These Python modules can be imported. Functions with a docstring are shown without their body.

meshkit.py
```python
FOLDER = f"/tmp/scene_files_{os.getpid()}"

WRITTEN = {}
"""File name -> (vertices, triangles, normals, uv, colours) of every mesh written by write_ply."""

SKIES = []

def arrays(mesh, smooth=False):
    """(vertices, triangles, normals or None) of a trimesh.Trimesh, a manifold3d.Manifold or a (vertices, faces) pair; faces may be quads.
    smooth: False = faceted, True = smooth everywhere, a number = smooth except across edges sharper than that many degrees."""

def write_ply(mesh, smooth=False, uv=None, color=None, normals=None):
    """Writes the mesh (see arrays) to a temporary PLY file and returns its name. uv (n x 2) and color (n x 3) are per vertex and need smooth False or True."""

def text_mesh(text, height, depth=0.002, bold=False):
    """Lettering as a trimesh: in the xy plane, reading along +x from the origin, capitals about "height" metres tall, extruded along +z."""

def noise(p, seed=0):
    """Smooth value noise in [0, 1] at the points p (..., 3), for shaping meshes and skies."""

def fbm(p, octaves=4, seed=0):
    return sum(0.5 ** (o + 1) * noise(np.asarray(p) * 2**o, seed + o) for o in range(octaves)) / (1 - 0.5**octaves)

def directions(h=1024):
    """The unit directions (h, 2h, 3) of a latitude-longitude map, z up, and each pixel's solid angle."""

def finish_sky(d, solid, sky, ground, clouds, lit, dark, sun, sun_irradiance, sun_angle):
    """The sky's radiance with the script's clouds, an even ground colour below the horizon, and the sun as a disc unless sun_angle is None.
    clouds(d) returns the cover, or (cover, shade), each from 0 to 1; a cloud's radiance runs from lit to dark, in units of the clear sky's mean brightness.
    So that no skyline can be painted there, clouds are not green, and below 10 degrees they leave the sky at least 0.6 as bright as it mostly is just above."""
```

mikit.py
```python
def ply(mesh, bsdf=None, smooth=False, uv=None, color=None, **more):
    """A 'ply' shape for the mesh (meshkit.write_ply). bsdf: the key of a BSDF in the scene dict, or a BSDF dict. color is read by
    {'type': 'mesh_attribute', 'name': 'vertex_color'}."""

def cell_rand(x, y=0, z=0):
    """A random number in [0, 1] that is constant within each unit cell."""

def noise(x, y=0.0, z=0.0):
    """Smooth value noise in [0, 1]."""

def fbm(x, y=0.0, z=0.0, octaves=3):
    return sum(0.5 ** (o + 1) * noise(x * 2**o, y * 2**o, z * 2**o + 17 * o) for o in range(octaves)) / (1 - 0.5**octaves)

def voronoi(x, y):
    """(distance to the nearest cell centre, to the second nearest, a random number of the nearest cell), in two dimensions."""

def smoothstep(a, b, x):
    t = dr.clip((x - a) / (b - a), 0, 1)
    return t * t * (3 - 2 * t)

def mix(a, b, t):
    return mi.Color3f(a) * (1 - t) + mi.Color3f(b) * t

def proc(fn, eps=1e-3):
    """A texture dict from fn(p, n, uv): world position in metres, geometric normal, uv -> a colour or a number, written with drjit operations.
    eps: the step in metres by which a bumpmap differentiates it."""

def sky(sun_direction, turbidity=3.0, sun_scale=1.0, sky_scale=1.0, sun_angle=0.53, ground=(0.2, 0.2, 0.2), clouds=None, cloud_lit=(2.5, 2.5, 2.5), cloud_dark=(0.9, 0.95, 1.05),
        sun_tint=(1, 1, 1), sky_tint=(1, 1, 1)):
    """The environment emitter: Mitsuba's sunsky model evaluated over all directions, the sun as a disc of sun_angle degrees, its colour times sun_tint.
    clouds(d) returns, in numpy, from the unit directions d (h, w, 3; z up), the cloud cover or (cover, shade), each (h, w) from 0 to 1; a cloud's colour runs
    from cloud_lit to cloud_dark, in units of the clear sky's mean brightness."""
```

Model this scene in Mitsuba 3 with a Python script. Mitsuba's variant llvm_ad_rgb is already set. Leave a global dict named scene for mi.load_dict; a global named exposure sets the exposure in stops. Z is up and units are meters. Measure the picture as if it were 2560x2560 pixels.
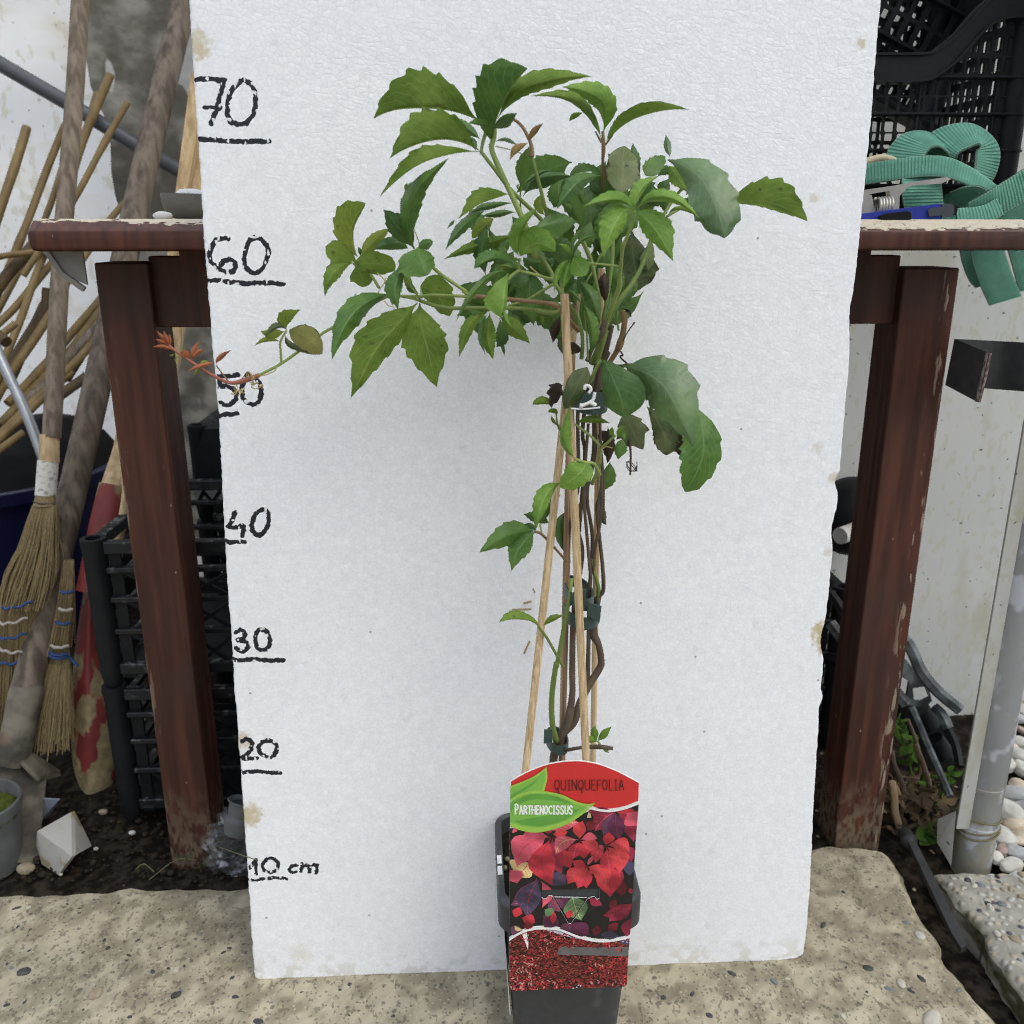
import math
import numpy as np
import trimesh
import shapely
from shapely.geometry import Polygon, LineString, Point, box as sbox
from shapely import affinity
import drjit as dr
import mitsuba as mi
import meshkit
import mikit
from mikit import proc, noise, fbm, voronoi, cell_rand, smoothstep, mix

T = mi.ScalarTransform4f
scene, labels = {}, {}

# ------------------------------------------------------------------ camera, sky, exposure
CAM = np.array([-.051, -.6633, .6367])
PITCH, YAW, FOCAL = .3001, .0459, 2283.6
FW = np.array([math.sin(YAW) * math.cos(PITCH), math.cos(YAW) * math.cos(PITCH), -math.sin(PITCH)])
RT = np.array([math.cos(YAW), -math.sin(YAW), 0.])
UP = np.cross(RT, FW)
scene['camera'] = {'type': 'thinlens', 'fov': math.degrees(2 * math.atan(1280 / FOCAL)), 'fov_axis': 'x', 'aperture_radius': .0015, 'focus_distance': .70,
                   'near_clip': .02, 'far_clip': 60., 'to_world': T().look_at(origin=CAM.tolist(), target=(CAM + FW).tolist(), up=[0, 0, 1])}
# an overcast sky, brighter overhead than at the horizon
scene['daylight'] = mikit.sky((.50, -.48, .72), turbidity=3, sun_scale=.26, sun_angle=40, sun_tint=(.88, 1.0, 1.16), clouds=lambda d: (np.ones(d.shape[:2]), 1 - np.clip(d[..., 2], 0, 1)), cloud_lit=(2.9, 3.15, 3.6), cloud_dark=(1.2, 1.3, 1.45))
exposure = 2.25


def ray(px, py):
    return FW + RT * (px - 1280) / FOCAL - UP * (py - 1280) / FOCAL


def at(px, py, Y):
    """The point of the plane y = Y seen at this place of the 2560 x 2560 photograph."""
    d = ray(px, py)
    return CAM + d * (Y - CAM[1]) / d[1]


def atz(px, py, Z):
    d = ray(px, py)
    return CAM + d * (Z - CAM[2]) / d[2]


def mpp(Y, py=1000):
    """Metres to a pixel of the photograph at the distance of the plane y = Y."""
    return float((at(1280, py, Y) - CAM) @ FW) / FOCAL


# ------------------------------------------------------------------ helpers
def key_for(name, parent=None):
    base = f'{parent}__{name}' if parent else name
    key, n = base, 0
    taken = lambda k: k in scene or k in labels or any(s.startswith(k + '__') for s in scene)
    while taken(key):
        n += 1
        key = f'{base}_{n:03d}'
    return key


def thing(name, label, cat, group=None):
    key = key_for(name)
    labels[key] = {'label': label, 'category': cat}
    if group:
        labels[key]['group'] = group
    return key


def obj(name, mesh, m, parent=None, smooth=False, label=None, cat=None, group=None, kind=None, **more):
    key = key_for(name, parent)
    scene[key] = mesh if isinstance(mesh, dict) else mikit.ply(mesh, m, smooth=smooth, **more)
    d = {k: v for k, v in (('label', label), ('category', cat), ('group', group), ('kind', kind)) if v}
    if d:
        labels[key] = d
    return key


def cat_(*ms):
    return trimesh.util.concatenate([m for m in ms if m is not None])


def hull(pts):
    return trimesh.Trimesh(np.asarray(pts, float)).convex_hull


def bx(x0, x1, y0, y1, z0, z1, c=.0):
    """A box with its edges chamfered by c."""
    if not c:
        return trimesh.creation.box(bounds=[[x0, y0, z0], [x1, y1, z1]])
    p = []
    for x, sx in ((x0, 1), (x1, -1)):
        for y, sy in ((y0, 1), (y1, -1)):
            for z, sz in ((z0, 1), (z1, -1)):
                p += [(x + sx * c, y + sy * c, z), (x + sx * c, y, z + sz * c), (x, y + sy * c, z + sz * c)]
    return hull(p)


def beam(a, b, w, h, up=(0, 0, 1), c=.0):
    """A straight bar from a to b, w wide and h high."""
    a, b = np.asarray(a, float), np.asarray(b, float)
    L = np.linalg.norm(b - a)
    x = (b - a) / L
    y = np.cross(up, x)
    y /= np.linalg.norm(y)
    m = bx(0, L, -w / 2, w / 2, -h / 2, h / 2, c)
    M = np.eye(4)
    M[:3, 0], M[:3, 1], M[:3, 2], M[:3, 3] = x, y, np.cross(x, y), a
    m.apply_transform(M)
    return m


def smooth_path(pts, n):
    """n points along a Catmull-Rom curve through pts (columns beyond the third are carried along)."""
    P = np.asarray(pts, float)
    if len(P) == 2:
        t = np.linspace(0, 1, n)[:, None]
        return P[0] * (1 - t) + P[1] * t
    P = np.vstack([2 * P[0] - P[1], P, 2 * P[-1] - P[-2]])
    s = np.linspace(0, len(P) - 3 - 1e-9, n)
    i = s.astype(int)
    t = (s - i)[:, None]
    a, b, c, d = P[i], P[i + 1], P[i + 2], P[i + 3]
    return .5 * (2 * b + (c - a) * t + (2 * a - 5 * b + 4 * c - d) * t ** 2 + (3 * b - a - 3 * c + d) * t ** 3)


def frames(p):
    t = np.gradient(p, axis=0)
    t /= np.linalg.norm(t, axis=1, keepdims=True) + 1e-12
    n = np.cross(t[0], [0.3, 1, .2])
    n /= np.linalg.norm(n)
    out = []
    for k in range(len(p)):
        n = n - t[k] * (n @ t[k])
        n /= np.linalg.norm(n)
        out.append(n)
    n = np.array(out)
    return t, n, np.cross(t, n)


def tube(pts, r, sides=8, n=None, caps=True):
    """A round tube through pts with radius r (one number, or one for each point)."""
    P = np.asarray(pts, float)
    rr = np.broadcast_to(np.asarray(r, float), len(P))
    q = smooth_path(np.hstack([P, rr[:, None]]), n or (2 if len(P) == 2 else 5 * len(P)))
    p, rad = q[:, :3], q[:, 3]
    t, u, v = frames(p)
    a = np.arange(sides) * 2 * np.pi / sides
    V = (p[:, None] + rad[:, None, None] * (np.cos(a)[None, :, None] * u[:, None] + np.sin(a)[None, :, None] * v[:, None])).reshape(-1, 3)
    F = []
    k = np.arange(sides)
    for i in range(len(p) - 1):
        a0, b0 = i * sides + k, i * sides + (k + 1) % sides
        F += [np.stack([a0, b0, b0 + sides], 1), np.stack([a0, b0 + sides, a0 + sides], 1)]
    if caps:
        V = np.vstack([V, p[0], p[-1]])
        e = len(V) - 2
        F += [np.stack([k * 0 + e, (k + 1) % sides, k], 1), np.stack([k * 0 + e + 1, (len(p) - 1) * sides + k, (len(p) - 1) * sides + (k + 1) % sides], 1)]
    return trimesh.Trimesh(V, np.vstack(F), process=False)


def lathe(profile, n=32):
    """Profile [(radius, z)] turned round the z axis."""
    P = np.asarray(profile, float)
    a = np.arange(n) * 2 * np.pi / n
    V = np.stack([P[:, None, 0] * np.cos(a), P[:, None, 0] * np.sin(a), np.repeat(P[:, 1:], n, 1)], -1).reshape(-1, 3)
    k, F = np.arange(n), []
    for i in range(len(P) - 1):
        a0, b0 = i * n + k, i * n + (k + 1) % n
        F += [np.stack([a0, b0, b0 + n], 1), np.stack([a0, b0 + n, a0 + n], 1)]
    return trimesh.Trimesh(V, np.vstack(F), process=False)


def prism(poly, depth):
    """shapely polygon(s) extruded along +z."""
    gs = [g for g in getattr(poly, 'geoms', [poly]) if g.area > 1e-12]
    return cat_(*[trimesh.creation.extrude_polygon(g, depth, engine='earcut') for g in gs])


def place(m, o, ex, ey, ez):
    m = m.copy()
    M = np.eye(4)
    M[:3, 0], M[:3, 1], M[:3, 2], M[:3, 3] = ex, ey, ez, o
    m.apply_transform(M)
    return m


def upright(m, o):
    """A mesh drawn in the xy plane stood up: x stays x, y becomes z, its thickness goes away from the camera."""
    return place(m, o, [1, 0, 0], [0, 0, 1], [0, 1, 0]) if False else place(m, o, [1, 0, 0], [0, 0, 1], [0, -1, 0])


def ribbon(path, across, width, thick=.0008, n=60, cols=4, sag=0.):
    """A flat band: centre line path, width along the vectors across."""
    p = smooth_path(path, n)
    w = smooth_path(across, n)
    w /= np.linalg.norm(w, axis=1, keepdims=True)
    t = np.gradient(p, axis=0)
    nn = np.cross(t, w)
    nn /= np.linalg.norm(nn, axis=1, keepdims=True) + 1e-12
    s = np.linspace(-.5, .5, cols)
    top = p[:, None] + s[None, :, None] * width * w[:, None] + nn[:, None] * (thick / 2 + sag * (.25 - s[None, :, None] ** 2))
    bot = top - nn[:, None] * thick
    V = np.concatenate([top, bot[:, ::-1]], 1)
    m = 2 * cols
    V = V.reshape(-1, 3)
    k, F = np.arange(m), []
    for i in range(n - 1):
        a0, b0 = i * m + k, i * m + (k + 1) % m
        F += [np.stack([a0, b0, b0 + m], 1), np.stack([a0, b0 + m, a0 + m], 1)]
    L = np.concatenate([[0], np.cumsum(np.linalg.norm(np.diff(p, axis=0), axis=1))])
    uv = np.stack([np.repeat(L, m), np.tile(np.concatenate([s, s[::-1]]), n)], 1)
    return trimesh.Trimesh(V, np.vstack(F), process=False), uv


# ------------------------------------------------------------------ materials
def rgb(*c):
    return {'type': 'rgb', 'value': list(c)}


def mat(name, color, rough=.6, spec=.4, bump=None, bscale=1., eps=1e-3, two=True, **more):
    """A principled BSDF, kept under its name; color: a triple or a function of (p, n, uv)."""
    tex = lambda c: proc(c, eps) if callable(c) else (rgb(*c) if isinstance(c, (tuple, list)) else c)
    b = {'type': 'principled', 'base_color': tex(color), 'roughness': proc(rough) if callable(rough) else rough, 'specular': spec, **more}
    if bump is not None:
        b = {'type': 'bumpmap', 'relief': proc(bump, eps), 'scale': bscale, 'bsdf': b}
    scene[name] = {'type': 'twosided', 'bsdf': b} if two else b
    return name


def thin(name, color, rough=.5, trans=.6, spec=.0, **more):
    scene[name] = {'type': 'principledthin', 'base_color': proc(color) if callable(color) else rgb(*color), 'roughness': rough, 'diff_trans': trans, 'spec_trans': 0., **more}
    return name

# ================================================================== the setting
def concrete(p, n, uv):
    g = fbm(p.x * 60, p.y * 60, p.z * 60, 4)
    big = fbm(p.x * 7, p.y * 7, 3., 3)
    c = mix((.25, .215, .15), (.42, .37, .265), smoothstep(.3, .7, g))
    c = mix(c, mi.Color3f(.25, .235, .19), smoothstep(.45, .7, big) * .2)
    d, d2, r = voronoi(p.x * 105, p.y * 105)
    stone = smoothstep(.34, .24, d + .25 * noise(p.x * 400, p.y * 400)) * smoothstep(.72, .76, r)
    tone = dr.select(r > .86, mi.Color3f(.05, .05, .048), dr.select(r > .76, mi.Color3f(.16, .13, .10), mi.Color3f(.36, .33, .27)))
    c = mix(c, tone, stone * .6)
    st = fbm((p.x + p.y) * 34, (p.x - p.y) * 130, 0., 4)
    c = c * (.80 + .40 * st)
    pit = smoothstep(.64, .72, fbm(p.x * 380 + 5, p.y * 230, p.z * 200, 3))
    c = mix(c, mi.Color3f(.10, .085, .06), pit * .55)
    e, e2, q = voronoi(p.x * 250 + 7, p.y * 250)
    fleck = smoothstep(.30, .2, e) * smoothstep(.72, .76, q)
    return mix(c, dr.select(q > .86, mi.Color3f(.06, .055, .05), mi.Color3f(.48, .44, .34)), fleck * .55)


def concrete_relief(p, n, uv):
    d, d2, r = voronoi(p.x * 105, p.y * 105)
    return .0006 * fbm(p.x * 130, p.y * 130, p.z * 130, 4) + .0012 * fbm((p.x + p.y) * 40, (p.x - p.y) * 150, 0., 3) + .0016 * fbm(p.x * 26, p.y * 26, p.z * 26, 3) - .0005 * smoothstep(.3, .1, d) * smoothstep(.86, .9, r)


mat('concrete', concrete, .85, .25, concrete_relief, 1., 8e-4)


def mossy(p, n, uv):
    c = concrete(p, n, uv)
    side = smoothstep(.35, .7, fbm(p.x * 40, p.y * 40, p.z * 60 + 3, 3)) * smoothstep(.002, -.006, p.z + .004 * noise(p.y * 150, p.x * 150))
    return mix(c, mix((.045, .05, .018), (.10, .085, .05), noise(p.y * 220, p.z * 220)), side)


def pebbly(p, n, uv):
    d, d2, r = voronoi(p.x * 120 + 2, p.y * 120)
    c = mix((.20, .19, .16), (.42, .40, .34), fbm(p.x * 70, p.y * 70, p.z * 70, 4))
    tone = dr.select(r > .9, mi.Color3f(.09, .09, .10), dr.select(r > .7, mi.Color3f(.40, .34, .25), mi.Color3f(.42, .41, .37)))
    c = mix(c, tone, smoothstep(.36, .26, d) * smoothstep(.35, .4, r))
    side = smoothstep(.3, .6, fbm(p.x * 40, p.y * 40, p.z * 60 + 3, 3)) * smoothstep(.001, -.006, p.z + .004 * noise(p.y * 150, p.x * 150))
    return mix(c, mix((.04, .05, .015), (.09, .075, .045), noise(p.y * 220, p.z * 220)), side)


def pebbly_relief(p, n, uv):
    d, d2, r = voronoi(p.x * 120 + 2, p.y * 120)
    return .0022 * smoothstep(.5, .05, d) * smoothstep(.35, .4, r) + .0012 * fbm(p.x * 90, p.y * 90, p.z * 90, 4)


mat('mossy_concrete', mossy, .85, .25, concrete_relief, 1., 8e-4)
mat('pebbly_concrete', pebbly, .8, .3, pebbly_relief, 1., 8e-4)


def soil(p, n, uv):
    g = fbm(p.x * 140, p.y * 140, p.z * 140, 4)
    c = mix((.008, .0065, .005), (.035, .027, .02), smoothstep(.35, .75, g))
    d, d2, r = voronoi(p.x * 60, p.y * 60)
    return mix(c, dr.select(r > .96, mi.Color3f(.28, .24, .17), mi.Color3f(.07, .05, .035)), smoothstep(.14, .08, d) * smoothstep(.88, .92, r))


mat('soil', soil, .95, .1, lambda p, n, uv: .004 * fbm(p.x * 60, p.y * 60, p.z * 60, 4), 1., 1e-3)

rng = np.random.default_rng(11)


def sheet(xs, ys, zf, m, name, **k):
    X, Y = np.meshgrid(xs, ys)
    V = np.stack([X, Y, zf(X, Y)], -1).reshape(-1, 3)
    nx, i = len(xs), np.arange(len(xs) * (len(ys) - 1))
    i = i[i % nx != nx - 1]
    F = np.vstack([np.stack([i, i + 1, i + nx + 1], 1), np.stack([i, i + nx + 1, i + nx], 1)])
    return obj(name, trimesh.Trimesh(V, F, process=False), m, smooth=True, **k)


def soil_height(X, Y):
    P = np.stack([X * 9, Y * 9, X * 0], -1)
    h = -.012 + .018 * (meshkit.fbm(P, 3) - .5) + .006 * (meshkit.fbm(P * 7, 3, 4) - .5)
    gap = np.clip((X - .36) / .03, 0, 1) * np.clip((.16 - Y) / .05, 0, 1)
    under = np.clip((.11 - Y) / .02, 0, 1) * (1 - np.clip((X - .37) / .02, 0, 1)) + np.clip((X - .425) / .01, 0, 1) * np.clip((.13 - Y) / .02, 0, 1)
    return h - .014 * gap - .05 * under


sheet(np.concatenate([[-30, -8, -2], np.linspace(-1.1, 1.2, 200), [2, 8, 30]]), np.concatenate([[-30, -8, -2], np.linspace(-.8, 1.3, 190), [2, 8, 30]]), soil_height, 'soil', 'ground', kind='structure')


def slab(outline, z0, m, name, fine=.006, sides=(), rough=.0025, seed=0):
    """A concrete slab with a broken edge: rings inward from the outline, the rim worn round."""
    g = Polygon(outline)
    L = g.length
    base = [np.array(g.exterior.interpolate(s).coords[0]) for s in np.arange(0, L, fine)]
    base = np.array(base)
    near = (np.abs(base[:, 0]) < 1.2) & (base[:, 1] > -.9)
    t = np.roll(base, -1, 0) - np.roll(base, 1, 0)
    nrm = np.stack([t[:, 1], -t[:, 0]], 1)
    nrm /= np.linalg.norm(nrm, axis=1, keepdims=True)
    if not g.exterior.is_ccw:
        nrm = -nrm
    off = (meshkit.fbm(np.stack([base[:, 0] * 45, base[:, 1] * 45, base[:, 0] * 0], -1), 4, seed) - .5) * rough * 5
    ring = base + nrm * (off * near)[:, None]
    poly = Polygon(ring).buffer(0)
    ring = np.array(poly.exterior.coords)[:-1]
    parts = []
    inner = poly.buffer(-.006)
    inner2 = poly.buffer(-.014)
    V, F = [], []
    # top: fine triangles near, by a jittered grid inside, with Delaunay
    pts = [np.c_[ring, np.full(len(ring), z0 - .007)]]
    for q, z in ((inner, z0 - .0015), (inner2, z0)):
        q = max(getattr(q, 'geoms', [q]), key=lambda s: s.area)
        r = np.array([q.exterior.interpolate(s).coords[0] for s in np.arange(0, q.length, fine)])
        zz = z + .0018 * (meshkit.fbm(np.c_[r * 80, r[:, :1] * 0], 3, 3) - .5) * 2
        pts.append(np.c_[r, zz])
    P = np.vstack(pts)
    from scipy.spatial import Delaunay
    D = Delaunay(P[:, :2])
    c = P[D.simplices].mean(1)
    ok = shapely.contains_xy(poly, c[:, 0], c[:, 1])
    top = trimesh.Trimesh(P, D.simplices[ok], process=False)
    fn = top.face_normals
    top.faces[fn[:, 2] < 0] = top.faces[fn[:, 2] < 0][:, ::-1]
    k = np.arange(len(ring))
    j = (k + 1) % len(ring)
    low = np.c_[ring + .003 * (meshkit.fbm(np.c_[ring * 50, ring[:, :1] * 0], 3, 8)[:, None] - .5), np.full(len(ring), z0 - .08)]
    W = trimesh.Trimesh(np.vstack([pts[0], low]), np.vstack([np.stack([k, j, j + len(ring)], 1), np.stack([k, j + len(ring), k + len(ring)], 1)]), process=False)
    return obj(name, cat_(top, W), m, smooth=40, kind='structure')


LEFT_SLAB = [(-3, -3), (.40, -3)] + [tuple(atz(x, y, 0)[:2]) for x, y in ((2560, 2640), (2496, 2545), (2440, 2478), (2377, 2405), (2335, 2330), (2303, 2275), (2285, 2240), (2268, 2201), (2252, 2170), (2238, 2148), (2220, 2130), (2190, 2117), (2120, 2110), (2030, 2112), (1800, 2140), (1300, 2185), (700, 2205), (560, 2212), (450, 2212), (300, 2215), (220, 2222), (100, 2226), (0, 2228), (-260, 2230))] + [(-3, .13)]
slab(LEFT_SLAB, 0., 'mossy_concrete', 'concrete_pavement', seed=1)
RIGHT_SLAB = [tuple(atz(x, y, 0)[:2]) for x, y in ((2332, 2176), (2375, 2230), (2430, 2296), (2483, 2372), (2536, 2449), (2600, 2540))] + [(.43, -3), (3, -3), (3, .115)] + [tuple(atz(x, y, 0)[:2]) for x, y in ((2640, 2166), (2560, 2170), (2450, 2172))]
slab(RIGHT_SLAB, 0., 'pebbly_concrete', 'concrete_kerb', rough=.003, seed=5)

# stones bedded in the pavement
mat('dark_stone', lambda p, n, uv: mix((.03, .032, .034), (.075, .07, .065), fbm(p.x * 300, p.y * 300, 1, 3)), .6, .4)
mat('tan_stone', lambda p, n, uv: mix((.22, .17, .11), (.34, .29, .21), fbm(p.x * 300, p.y * 300, 1, 3)), .7, .3)
mat('pale_stone', lambda p, n, uv: mix((.36, .33, .27), (.52, .49, .42), fbm(p.x * 300, p.y * 300, 1, 3)), .7, .3)
mat('blue_stone', lambda p, n, uv: mix((.11, .13, .14), (.19, .20, .20), fbm(p.x * 300, p.y * 300, 1, 3)), .65, .35)
ICO = trimesh.creation.icosphere(subdivisions=1)
lumps = []
for k in range(4):
    m = ICO.copy()
    m.vertices *= (1 + .5 * (meshkit.fbm(m.vertices * 1.7 + 9 * k, 2, k) - .5))[:, None]
    lumps.append(m)
STONE_PLY = {}


def stone(host, x, y, z, r, kind, flat=.3, ang=None, asp=None):
    k = int(rng.integers(4))
    if (k, kind) not in STONE_PLY:
        STONE_PLY[k, kind] = mikit.ply(lumps[k], kind, smooth=True)
    a = rng.uniform(0, 360) if ang is None else ang
    w = T().translate([x, y, z]).rotate([0, 0, 1], a).scale([r, r * (asp or rng.uniform(.45, .9)), r * flat])
    obj('pebble', {**STONE_PLY[k, kind], 'to_world': w}, None, host)


slab_poly, kerb_poly = Polygon(LEFT_SLAB).buffer(-.012), Polygon(RIGHT_SLAB).buffer(-.008)
n = 0
while n < 110:
    px, py = rng.uniform(0, 2500), rng.uniform(2215, 2560)
    q = atz(px, py, 0)
    if slab_poly.contains(Point(q[0], q[1])) and (q[1] < -.01 or abs(q[0]) > .26):
        n += 1
        stone('concrete_pavement', q[0], q[1], -.0004, rng.choice([.0018, .0026, .0034, .0048], p=[.45, .33, .16, .06]), rng.choice(['dark_stone', 'tan_stone', 'pale_stone', 'blue_stone'], p=[.56, .20, .06, .18]))
n = 0
while n < 110:
    q = (rng.uniform(.40, .55), rng.uniform(-.12, .125))
    if kerb_poly.contains(Point(q)):
        n += 1
        stone('concrete_kerb', q[0], q[1], -.0003, rng.choice([.003, .0045, .006], p=[.5, .35, .15]), rng.choice(['dark_stone', 'tan_stone', 'pale_stone', 'blue_stone'], p=[.16, .38, .24, .22]), .55)
for px, py, r, kind in ((240, 2485, .007, 'tan_stone'), (60, 2430, .006, 'dark_stone'), (440, 2488, .0045, 'dark_stone'), (2058, 2314, .0045, 'dark_stone'), (2300, 2340, .006, 'pale_stone'), (2253, 2460, .006, 'pale_stone'), (2330, 2550, .012, 'pale_stone'), (2108, 2543, .0035, 'pale_stone'), (1935, 2455, .004, 'blue_stone')):
    q = atz(px, py, 0)
    stone('concrete_pavement', q[0], q[1], .0005, r, kind)

# ------------------------------------------------------------------ plastic film walls of the shed
def film(p, n, uv):
    dirt = fbm(p.x * 9 + p.y * 9, p.z * 22, p.z * 2, 4)
    c = mix((.90, .90, .89), (.74, .67, .55), smoothstep(.52, .80, dirt) * .45)
    s = fbm((p.x + p.y) * 90, p.z * 45, 2., 3)
    c = mix(c, mi.Color3f(.60, .56, .38), smoothstep(.58, .74, s) * .45)
    d, d2, r = voronoi((p.x + p.y) * 70, p.z * 60)
    return mix(c, mi.Color3f(.06, .055, .045), smoothstep(.10, .06, d) * smoothstep(.88, .90, r) * .8)


thin('film', film, .45, 1.0)


def film_old(p, n, uv):
    c = mix((.62, .62, .59), (.52, .50, .42), smoothstep(.45, .75, fbm(p.x * 26, p.z * 7, p.y * 26, 4)))
    c = mix(c, mi.Color3f(.50, .48, .33), smoothstep(.58, .72, fbm(p.x * 150, p.z * 90, 2., 3)) * .35)
    d, d2, r = voronoi(p.x * 85 + .4 * noise(p.x * 300, p.z * 300), p.z * 60)
    return mix(c, mi.Color3f(.05, .047, .04), smoothstep(.10, .05, d) * smoothstep(.80, .83, r) * .85)


thin('film_old', film_old, .45, .75)


def film_sheet(a, b, z0, z1, amp, seed, name, label, m='film'):
    """A sagging sheet of plastic film between the ground points a and b."""
    nx, nz = 60, 60
    s, z = np.meshgrid(np.linspace(0, 1, nx), np.linspace(z0, z1, nz))
    a, b = np.array(a), np.array(b)
    nrm = np.array([-(b - a)[1], (b - a)[0]]) / np.linalg.norm(b - a)
    L = np.linalg.norm(b - a)
    P = np.stack([s * L * 2.2, z * 8, z * 0], -1)
    o = amp * (meshkit.fbm(P, 3, seed) - .5) * 2 + amp * .5 * np.sin(z * 26 + 2 * s)
    V = np.stack([a[0] + s * (b - a)[0] + o * nrm[0], a[1] + s * (b - a)[1] + o * nrm[1], z], -1).reshape(-1, 3)
    i = np.arange(nx * (nz - 1))
    i = i[i % nx != nx - 1]
    F = np.vstack([np.stack([i, i + 1, i + nx + 1], 1), np.stack([i, i + nx + 1, i + nx], 1)])
    return obj(name, trimesh.Trimesh(V, F, process=False), m, smooth=True, label=label, cat='plastic sheet')


film_sheet((-1.7, 1.02), (.475, 1.02), -.02, 2.2, .022, 3, 'plastic_sheet', 'sagging dirty white plastic sheet closing the back behind the tools')
fe = at(2431, 2128, .44)
film_sheet((.16, .43), (fe[0] - .004, .44), -.02, 2.2, .004, 9, 'plastic_sheet', 'speckled white plastic sheet behind the right table leg', 'film_old')
# unseen pale ground sheets added outside to bounce light into the film
mat('bounce_gravel', lambda p, n, uv: mix((.26, .24, .21), (.55, .52, .46), fbm(p.x * 60, p.y * 60, p.z * 60, 4)), .85, .2)
obj('bounce_gravel', cat_(bx(fe[0] + .03, 30, .30, 30, -.06, -.004), bx(-30, fe[0] + .03, 1.10, 30, -.06, -.004)), 'bounce_gravel', kind='structure')

# ------------------------------------------------------------------ the polystyrene board with its hand-drawn scale
LEAN = .0834
SL, CL = math.sin(LEAN), math.cos(LEAN)
BN = np.array([0, -CL, SL])


def on_board(px, py):
    """(x, height along the board) of the board's face at this place of the photograph."""
    d = ray(px, py)
    q = CAM + d * ((-CAM @ BN) / (d @ BN))
    return q[0], q[2] / CL


def bp(x, h, t=0.):
    return np.array([x, h * SL + t * CL, h * CL - t * SL])


def zz(ox, oy, s, pts):
    return [on_board(ox + a / s, oy + b / s) for a, b in pts]


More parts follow.
